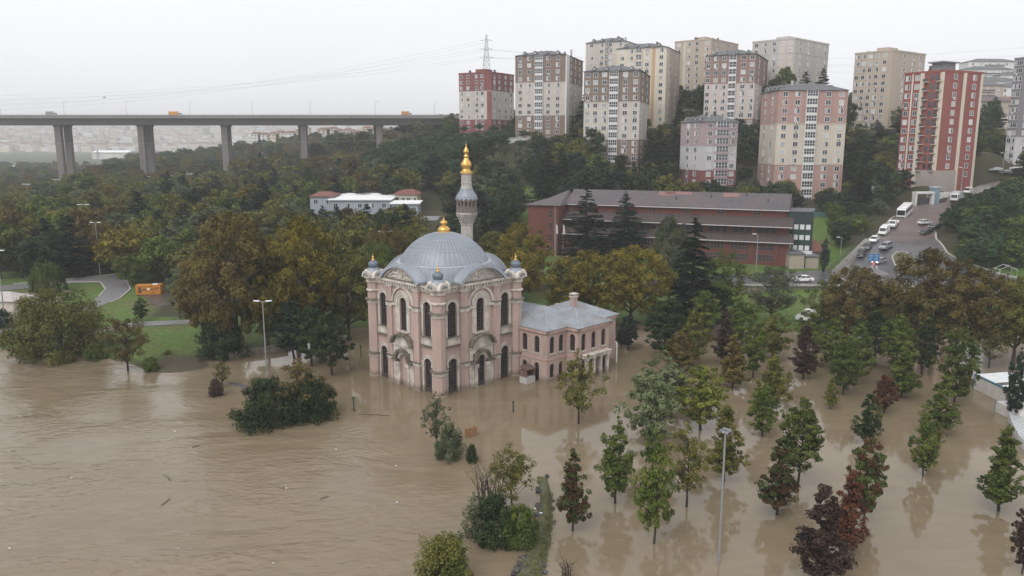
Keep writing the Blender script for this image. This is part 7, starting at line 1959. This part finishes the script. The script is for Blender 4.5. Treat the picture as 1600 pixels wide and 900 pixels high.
# sheds by the school end
hall2('red_roof_shed', 'dark walled shed with red sheet roof behind the cypress', 1262, 1288, 393, 418, 206, 9, GRY, redt, 0, 2.4, cat='shed')
hall2('red_roof_shed', 'low red roofed shed between cypress and steps', 1290, 1312, 400, 416, 212, 7, GRY, redt, 0, 1.6, cat='shed')
hall2('transformer_hut', 'beige concrete hut with slab roof at the end of the school', 1233, 1256, 398, 419, 193, 5, wallmat('beige_concrete', (.36, .31, .25)), slate, 0, .3, .2, cat='hut')
hall2('transformer_hut', 'smaller beige concrete hut beside the slab roofed one', 1258, 1278, 402, 419, 194, 4, MATS['beige_concrete'], slate, 0, .3, .2, cat='hut')
hall2('garage_block', 'low white garage block on the slope under the dormered tower', 786, 826, 216, 232, 345, 8, WHT, conc, 3, .2, .2, cat='garage')
# teal windscreen fence behind the school
a, c = P(1236, 352, 250), P(1292, 352, 250); fe = empty('screen_fence', ((a.x + c.x) / 2, 250, a.z)); tag(fe, 'teal mesh screen fence above the grassy slope behind the school', 'fence')
w = c.x - a.x
for i in range(5): b = MB(); b.box(-w / 2 + w * i / 5 + .05, -w / 2 + w * (i + 1) / 5 - .05, -.03, .03, 0, 4.2); b.build('panel', mat('teal_mesh', (.055, .13, .12), .7, .15, 1), fe)
for i in range(6): b = MB(); b.tube([(-w / 2 + w * i / 5, 0, -2), (-w / 2 + w * i / 5, 0, 4.4)], .07, 6); b.build('post', railm, fe)
# gate of the upper campus
ga2 = road_at(1440, 320, 0); gate = empty('campus_gate', ga2, RAD(12)); gate.scale = (.55, .55, .75); tag(gate, 'white portal gate with flat canopy and glazed lodge at the top of the ramp', 'gate')
def gb(name, m, *q): b = MB(); [b.box(*t) for t in q]; return b.build(name, m, gate)
gb('canopy', WHT, (-5, 7, -1.5, 2.5, 4.4, 5.2)); gb('gate_pier', WHT, (5.4, 7, -1.2, 2.2, -2, 4.4)); gb('gate_pier', WHT, (-5, -4.2, -1.2, 2.2, -2, 4.4)); gb('gate_leaf', railm, (-4.2, 0, .4, .6, 0, 2.6)); gb('gate_leaf', railm, (.2, 5.4, .4, .6, 0, 2.6))
gb('lodge', mat('bluish_glass_wall', (.20, .27, .31), .3, .15, 1), (7.5, 11.5, 0, 4, -2, 6.8)); gb('lodge_roof', mat('pale_blue_roof', (.42, .50, .54), .5, .08, 1), (7.2, 11.8, -.4, 4.4, 6.8, 7.2))
wl = road_at(1476, 320, 0); ww = empty('white_boundary_wall', wl, RAD(16)); tag(ww, 'white boundary wall with a small ochre sign behind the lorry', 'wall')
b = MB(); b.box(-4.5, 6.5, 2.5, 3, -2, 3.6); b.build('panel', WHT, ww); b = MB(); b.box(-3.4, -.4, 2.42, 2.5, 1.7, 2.8); b.build('sign', mat('ochre_sign', (.50, .28, .06), .6, .1, 2), ww)
lt = MB()
for i in range(8): lt.box(-3.2 + i * .34, -3.0 + i * .34, 2.395, 2.42, 2.3, 2.6)
for i in range(7): lt.box(-3.1 + i * .34, -2.9 + i * .34, 2.395, 2.42, 1.85, 2.1)
lt.build('sign_lettering', railm, ww)
wl2 = road_at(1371, 322, 0); b = MB(); b.box(-1.2, 1.2, 0, 3, -4, 6.5); tag(b.build('white_kiosk', WHT, None, wl2), 'plain white pillar block among the trees beside the coach', 'kiosk')
# blue direction signs
g = road_at(1364, 422); sg = empty('direction_sign', g, RAD(-6)); tag(sg, 'pair of blue direction panels above a red no entry disc', 'sign')
b = MB(); b.tube([(0, 0, 0), (0, 0, 3.9)], .06, 6); b.build('post', pole_m, sg)
blue = mat('road_sign_blue', (.015, .12, .32), .45, .06, 2); white_s = mat('sign_white', (.75, .75, .75), .5, .04, 2)
for x in (-1.25, .02):
    b = MB(); b.box(x, x + 1.2, -.06, -.01, 1.9, 3.75); p_ = b.build('panel', blue, sg)
    for zz in (3.4, 3.05, 2.6, 2.25): l = MB(); l.box(x + .15, x + .15 + (.75 if zz > 2.5 else .5), -.075, -.06, zz, zz + .06); l.build('lettering', white_s, p_)
b = MB(); b.lathe([(.42, -.02), (.42, .02)], 20); o = b.build('no_entry_disc', mat('sign_red', (.50, .02, .02), .45, .05, 2), sg, (.02, -.08, 1.35)); o.rotation_euler = (math.pi / 2, 0, 0)
b = MB(); b.box(-.28, .28, -.035, .0, -.07, .07); b.build('bar', white_s, sg, (.02, -.10, 1.35))
# white hoop frame by the right road
g = on_ground(1575, 432); fr = empty('shelter_frame', g); tag(fr, 'white tubular shelter frame on the verge by the right hand road', 'shelter')
for y in (0, 2.2): b = MB(); b.tube([(-2, y, -.5), (-2, y, 1.6), (0, y, 2.5), (2, y, 1.6), (2, y, -.5)], .045, 6); b.build('hoop', lamp_w, fr)
for p in ((-2, 1.6), (0, 2.5), (2, 1.6)): b = MB(); b.tube([(p[0], 0, p[1]), (p[0], 2.2, p[1])], .05, 5); b.build('purlin', lamp_w, fr)
# ------------------------------------------------------------------ wrecked shed in the flood
A, B_ = G(1521, 607), G(1572, 632); dd = B_ - A; sh = empty('wrecked_shed', (A.x, A.y, 0), math.atan2(dd.y, dd.x)); tag(sh, 'half drowned white shed with blue trim and torn sheet roof', 'shed')
panel = mat('white_sandwich_panel', (.60, .58, .55), .55, .08, 1, dirt=(.40, .35, .29), dirt_amt=.6, dirt_scale=.8); tblue = mat('teal_blue_trim', (.05, .19, .29), .5, .1, 2); sheet = mat('corrugated_sheet', (.58, .60, .61), .4, .1, 1.5, dirt=(.40, .38, .35), dirt_amt=.5)
Ls = 14.0; hs_ = 2.05
b = MB(); b.box(0, Ls, 0, .15, -1, hs_); b.build('wall', panel, sh); b = MB(); b.box(.0, .15, .15, 5, -1, hs_); b.build('wall', panel, sh)
b = MB(); b.box(-.06, Ls, -.05, -.002, hs_ - .14, hs_ + .08); b.box(-.07, .10, -.07, -.052, -1, hs_); b.build('trim', tblue, sh)
for i in range(24):
    if i in (7, 8, 13): continue
    x = .1 + i * .58; b = MB(); b.add([(x, .1, hs_ + .05), (x + .27, .1, hs_ + .14), (x + .54, .1, hs_ + .05), (x, 4.9, hs_ + .35), (x + .27, 4.9, hs_ + .44), (x + .54, 4.9, hs_ + .35), (x, .1, hs_), (x + .54, .1, hs_), (x, 4.9, hs_ + .3), (x + .54, 4.9, hs_ + .3)], [(0, 1, 4, 3), (1, 2, 5, 4), (6, 7, 2, 1, 0), (8, 6, 0, 3), (7, 9, 5, 2), (6, 8, 9, 7)]); b.build('roof_sheet', sheet, sh)
cs = MB(); n = 14
for i in range(n):
    a0, a1 = -.2 + 1.6 * i / n, -.2 + 1.6 * (i + 1) / n
    for k in range(1): cs.add([(-.2 + 3.4 * math.sin(a0) * .9, 5.2, .4 + 3.2 * (1 - math.cos(a0)) + .9), (-.2 + 3.4 * math.sin(a1) * .9, 5.2, .4 + 3.2 * (1 - math.cos(a1)) + .9), (.3 + 3.4 * math.sin(a1) * .9, 8.4, .2 + 3.2 * (1 - math.cos(a1)) + .9), (.3 + 3.4 * math.sin(a0) * .9, 8.4, .2 + 3.2 * (1 - math.cos(a0)) + .9)], [(0, 1, 2, 3)])
o = cs.build('bent_sheet', sheet, sh); o.modifiers.new('t', 'SOLIDIFY').thickness = .05
b = MB(); b.tube([(-1.2, 1.0, .25), (-.1, .8, .55)], .05, 5); b.build('broken_pipe', pole_m, sh)
b = MB(); b.box(9.5, 14, -3.2, -.2, -1, 1.4); b.build('wall', panel, sh); b = MB(); b.box(9.44, 9.5, -3.26, -.2, -1, 1.4); b.box(12, 12.3, -3.25, -3.2, -1, 1.4); b.build('trim', tblue, sh)
pts = [G(1574, 655), G(1580, 672), G(1590, 692), G(1603, 708), G(1625, 722)]
b = MB(); vs = []
for i, p in enumerate(pts):
    d = (pts[min(i + 1, 4)] - pts[max(i - 1, 0)]).normalized(); nn = Vector((-d.y, d.x, 0))
    vs += [p + nn * .0 + Vector((0, 0, -.3)), p + Vector((0, 0, 1.0)), p - nn * -1.5 + Vector((0, 0, .75))]
b.add(vs, [f for i in range(4) for f in ((i * 3, i * 3 + 3, i * 3 + 4, i * 3 + 1), (i * 3 + 1, i * 3 + 4, i * 3 + 5, i * 3 + 2))])
o = b.build('curled_sheet', sheet); o.modifiers.new('t', 'SOLIDIFY').thickness = .06; tag(o, 'curled white metal sheet lying in the water below the wrecked shed', 'metal sheet')
b = MB()
for i in range(30):
    t = i / 29 * 3.999; k = int(t); f = t - k; p = pts[k].lerp(pts[k + 1], f); d = (pts[k + 1] - pts[k]).normalized(); nn = Vector((-d.y, d.x, 0)); b.tube([p + Vector((0, 0, 1.04)), p + nn * 1.5 + Vector((0, 0, .80))], .03, 4)
b.build('rib', pole_m, o)
# ------------------------------------------------------------------ grassy embankment with boulders
cl = [(847, 745, .45), (853, 775, .6), (852, 810, .72), (846, 845, .85), (834, 880, 1.0), (818, 925, 1.15), (795, 990, 1.3)]
cp = [G(x, y) for x, y, _ in cl]; sub = []
for i in range(len(cp) - 1):
    for k in range(6): sub.append((cp[i].lerp(cp[i + 1], k / 6), cl[i][2] + (cl[i + 1][2] - cl[i][2]) * k / 6))
sub.append((cp[-1], cl[-1][2])); er = random.Random(6); b = MB(); vs = []; NC = 9
for i, (p, w) in enumerate(sub):
    d = (sub[min(i + 1, len(sub) - 1)][0] - sub[max(i - 1, 0)][0]).normalized(); nn = Vector((-d.y, d.x, 0)); e = 0 if i in (0,) else 1
    for j in range(NC):
        s = -1 + 2 * j / (NC - 1); vs.append(p + nn * (s * w * (1.15 + er.uniform(-.1, .1)) * (e * .9 + .1)) + Vector((0, 0, (.48 * (1 - s * s) - .12 + er.uniform(-.05, .05)) * (e * .8 + .2))))
b.smooth = True; b.add(vs, [(i * NC + j, i * NC + j + 1, (i + 1) * NC + j + 1, (i + 1) * NC + j) for i in range(len(sub) - 1) for j in range(NC - 1)])
emb_m = mat('embankment_turf', (.075, .085, .040), .9, .35, 1.2, dirt=(.13, .108, .075), dirt_amt=.9, dirt_scale=1.3, bump=.6)
emb = b.build('embankment', emb_m); tag(emb, 'narrow grassy embankment ridge rising out of the flood', 'embankment')
rockm = mat('dark_wet_rock', (.062, .058, .056), .6, .35, 2, bump=.6, island=.4)
def rock_mesh(seed):
    r = random.Random(seed); bm = bmesh.new(); bmesh.ops.create_icosphere(bm, subdivisions=2, radius=1)
    for v in bm.verts: v.co *= r.uniform(.78, 1.12); v.co.z *= .7
    me = bpy.data.meshes.new('boulder'); bm.to_mesh(me); bm.free(); me.materials.append(rockm); return me
RM = [rock_mesh(i) for i in range(5)]
for i in range(120):
    t = er.random() ** .8 * (len(sub) - 2); k = int(t); p, w = sub[k]; d = (sub[k + 1][0] - sub[k][0]).normalized(); nn = Vector((d.y, -d.x, 0))
    q = p.lerp(sub[k + 1][0], t - k) + nn * w * er.uniform(.4, 1.35) * (1 if er.random() < .88 else -.9); s = er.uniform(.12, .34)
    o = obj('boulder', RM[i % 5], emb, (q.x, q.y, er.uniform(-.02, .2)), er.uniform(0, 6)); o.scale = (s * er.uniform(.8, 1.4), s, s * er.uniform(.6, 1))
# blades of grass on the ridge
def tufts(name, pts, n_, hgt, col, label):
    rng = np.random.default_rng(12); cen = []; 
    for p, w in pts: cen.append((p.x, p.y, w))
    cen = np.array(cen); k = rng.integers(0, len(cen), n_); c = cen[k]
    x = c[:, 0] + rng.normal(0, .42, n_) * c[:, 2] + .2 * c[:, 2]; y = c[:, 1] + rng.normal(0, .35, n_); z = np.full(n_, .22) + rng.uniform(0, .2, n_)
    nr = np.stack([rng.normal(0, 1, n_), rng.normal(0, 1, n_), rng.normal(.3, .3, n_)], 1)
    v, t = leaf_arrays(np.stack([x, y, z], 1), nr, hgt * rng.uniform(.6, 1.4, n_), np.clip(rng.normal(.5, .25, n_), 0, 1), rng, .25)
    me = quads_mesh(name, v, t); me.materials.append(LM(col)); o = obj(name, me); tag(o, label, 'grass', kind='stuff')
tufts('embankment_grass', sub[6:], 3200, .20, 'olive', 'short rough grass on the embankment ridge')
# gravel spit by the bank
b = MB(); vs = []; q = [G(356, 599), G(372, 602), G(386, 606), G(400, 610)]
for i, p in enumerate(q):
    for s, z in ((-1, -.1), (-.4, .14), (.4, .16), (1, -.1)): vs.append(p + Vector((.15 * s, s * (.9 if 0 < i < 3 else .3), z)))
b.add(vs, [(i * 4 + j, (i + 1) * 4 + j, (i + 1) * 4 + j + 1, i * 4 + j + 1) for i in range(3) for j in range(3)]); tag(b.build('gravel_spit', rockm), 'dark gravel spit just breaking the surface beside the evergreen shrub heap', 'gravel', kind='structure')
# ------------------------------------------------------------------ debris
wood_m = mat('broken_timber', (.28, .14, .06), .8, .25, 3); dr = random.Random(2)
g = G(826, 828); tp = empty('timber_pile', g); tag(tp, 'splintered orange brown planks caught at the embankment head', 'timber')
for i in range(9):
    b = MB(); a = .6 + dr.uniform(-.25, .25); L = dr.uniform(.8, 1.7); x, y, z = dr.uniform(-.3, .3), dr.uniform(-.3, .3), .45 + i * .05
    b.add([v for v in [(x - L / 2 * math.cos(a) - .06 * math.sin(a), y - L / 2 * math.sin(a) + .06 * math.cos(a), z), (x + L / 2 * math.cos(a) - .06 * math.sin(a), y + L / 2 * math.sin(a) + .06 * math.cos(a), z + .15), (x + L / 2 * math.cos(a) + .06 * math.sin(a), y + L / 2 * math.sin(a) - .06 * math.cos(a), z + .15), (x - L / 2 * math.cos(a) + .06 * math.sin(a), y - L / 2 * math.sin(a) - .06 * math.cos(a), z)]] + [], [(0, 3, 2, 1)])
    o = b.build('plank', wood_m, tp); o.modifiers.new('t', 'SOLIDIFY').thickness = .06
g = G(733, 680); cr = empty('floating_crate', g, .5); tag(cr, 'slatted brown wooden crate afloat behind the leaning tree', 'crate')
for i in range(4): b = MB(); b.box(-.75, .75, -.5, -.42, .05 + i * .26, .25 + i * .26); b.build('slat', wood_m, cr)
for i in range(4): b = MB(); b.box(.68, .75, -.4, .45, .05 + i * .26, .25 + i * .26); b.build('slat', wood_m, cr)
for x in (-.72, .64): b = MB(); b.box(x, x + .09, -.54, -.5, -.1, 1.1); b.build('corner_post', wood_m, cr)
litter_w = mat('white_litter', (.72, .73, .74), .5, .08, 4)
lit = [(273, 674), (619, 728), (112, 747), (15, 857), (278, 857), (427, 880), (493, 663), (525, 702), (447, 763), (620, 785), (794, 556), (800, 780), (786, 800), (808, 792), (822, 806), (836, 795), (770, 822), (815, 835), (781, 838), (740, 705), (796, 769), (845, 802)]
def litmesh(s):
    r = random.Random(s); b = MB(); vs = [(r.uniform(-1, 1), r.uniform(-1, 1), r.uniform(0, .5)) for _ in range(7)]; b.add([(-1, -.5, 0), (.2, -.9, .15), (1, 0, .05), (.4, .8, .3), (-.7, .6, .1), (0, 0, .5), (0, 0, -.1)], [(0, 1, 5), (1, 2, 5), (2, 3, 5), (3, 4, 5), (4, 0, 5), (1, 0, 6), (2, 1, 6), (3, 2, 6), (4, 3, 6), (0, 4, 6)]); m = b.mesh('paper_scrap'); m.materials.append(litter_w); return m
lm_ = [litmesh(i) for i in range(3)]
for i, (x, y) in enumerate(lit):
    onheap = 765 < x < 850 and y > 760
    g = G(x, y, .9 if onheap else 0.0); o = obj('paper_scrap', lm_[i % 3], None, (g.x, g.y, g.z + .02), dr.uniform(0, 6)); s = dr.uniform(.06, .12) * (1.6 if onheap else 1) * (g.y / 75); o.scale = (s, s, s)
    tag(o, 'scrap of white litter caught in the leafy heap' if onheap else 'scrap of white litter drifting on the brown water', 'litter', 'white litter in the heap' if onheap else 'white litter adrift')
for i, (x0_, y0_, x1_, y1_) in enumerate(((252, 790, 266, 779), (255, 742, 267, 752), (300, 700, 312, 696), (610, 650, 560, 648), (500, 780, 514, 776))):
    a, c = G(x0_, y0_), G(x1_, y1_); b = MB(); b.tube([a + Vector((0, 0, .02)), a.lerp(c, .5) + Vector((.1, .05, .08)), c + Vector((0, 0, .02))], [.03, .035, .02], 5)
    o = b.build('driftwood', bark_dark); tag(o, ['dark stick drifting mid river', 'thin stick drifting mid river above the dark one', 'short twig on the water near the evergreen heap', 'long low branch trailing from the evergreen heap', 'short twig adrift near the crate bank'][i], 'driftwood', 'driftwood on the river')
# ------------------------------------------------------------------ pylon and power lines
pm_ = mat('pylon_steel', (.42, .43, .44), .6, .08, 1)
def pylon(label, px, ytop, ybot, Y, wide):
    t = P(px, ytop, Y); bz = P(px, ybot, Y).z - 12; o = empty('pylon', (t.x, Y, bz)); tag(o, label, 'pylon', 'lattice pylons'); H_ = t.z - bz; b = MB()
    f = lambda z: wide * (1 - z / H_) + .35
    N_ = 12
    for sx in (-1, 1):
        for sy in (-1, 1): b.tube([(sx * f(0), sy * f(0), 0), (sx * f(H_ * .5), sy * f(H_ * .5), H_ * .5), (sx * .3, sy * .3, H_)], .16, 4)
    for i in range(N_):
        z0, z1 = H_ * i / N_, H_ * (i + 1) / N_; a, c = f(z0), f(z1)
        for s in (-1, 1):
            b.tube([(-a, s * a, z0), (c, s * c, z1)], .08, 3); b.tube([(a, s * a, z0), (-c, s * c, z1)], .08, 3); b.tube([(s * a, -a, z0), (s * c, c, z1)], .08, 3); b.tube([(-c, s * c, z1), (c, s * c, z1)], .08, 3)
    b.build('lattice', pm_, o)
    for k in (.62, .76, .90):
        c = MB(); c.tube([(-5.2 * (1.2 - k * .5), 0, H_ * k), (0, 0, H_ * k + .9), (5.2 * (1.2 - k * .5), 0, H_ * k)], .14, 4); c.tube([(-5.2 * (1.2 - k * .5), 0, H_ * k), (5.2 * (1.2 - k * .5), 0, H_ * k)], .12, 4); c.build('cross_arm', pm_, o)
    return [Vector((t.x + s * 5.2 * (1.2 - k * .5), Y, bz + H_ * k)) for k in (.62, .76, .90) for s in (-1, 1)]
arms = pylon('tall lattice pylon rising behind the maroon tower', 760, 54, 118, 520, 3.2)
pylon('small lattice pylon on the hazy valley floor between the piers', 152, 234, 258, 900, 2.6)
wire_m = mat('power_cable', (.30, .31, .32), .6, .05, 1)
def wire(a, c, sag, label, r=.05):
    b = MB(); pts = [a.lerp(c, i / 24) + Vector((0, 0, -sag * 4 * (i / 24) * (1 - i / 24))) for i in range(25)]; b.tube(pts, r, 3); o = b.build('power_line', wire_m); tag(o, label, 'cable', 'power lines across the sky')
for i, a in enumerate(arms):
    wire(a, P(-160, 150 + 4.5 * i, 560), 7 + i, 'faint power line sagging from the pylon over the viaduct')
    if i < 4: wire(a, P(1750, 60 + 12 * i, 640), 8 + i, 'faint power line running from the pylon past the tower tops')
wire(P(-60, 222, 470), P(720, 216, 470), 1.5, 'dark cable strung level beneath the viaduct deck', .10)
b = MB(); g = P(160, 153, 120); b.add([(0, 0, 0), (.25, 0, .06), (.5, 0, 0), (.28, .05, -.08), (0.1, .12, .3), (.42, -.1, .28), (.24, .02, .02)], [(0, 1, 6), (1, 2, 6), (2, 3, 6), (3, 0, 6), (0, 4, 1), (1, 5, 2)]); o = b.build('bird', conc, None, g); tag(o, 'small gull flying above the viaduct', 'bird')
# ------------------------------------------------------------------ damp air
hz = MB(); hz.box(-4700, 1900, -30, 5050, -4, 200)
hm = bpy.data.materials.new('haze'); hm.use_nodes = True; nt = hm.node_tree; nt.nodes.clear()
ho = nt.nodes.new('ShaderNodeOutputMaterial'); pv = nt.nodes.new('ShaderNodeVolumePrincipled')
pv.inputs['Color'].default_value = (.985, .99, 1.0, 1); pv.inputs['Density'].default_value = .00024; pv.inputs['Anisotropy'].default_value = .0
pv.inputs['Density Attribute'].default_value = ''; pv.inputs['Temperature Attribute'].default_value = ''
nt.links.new(pv.outputs[0], ho.inputs['Volume'])
hm.cycles.volume_sampling = 'DISTANCE'
haze = hz.build('haze', hm); tag(haze, kind='stuff')
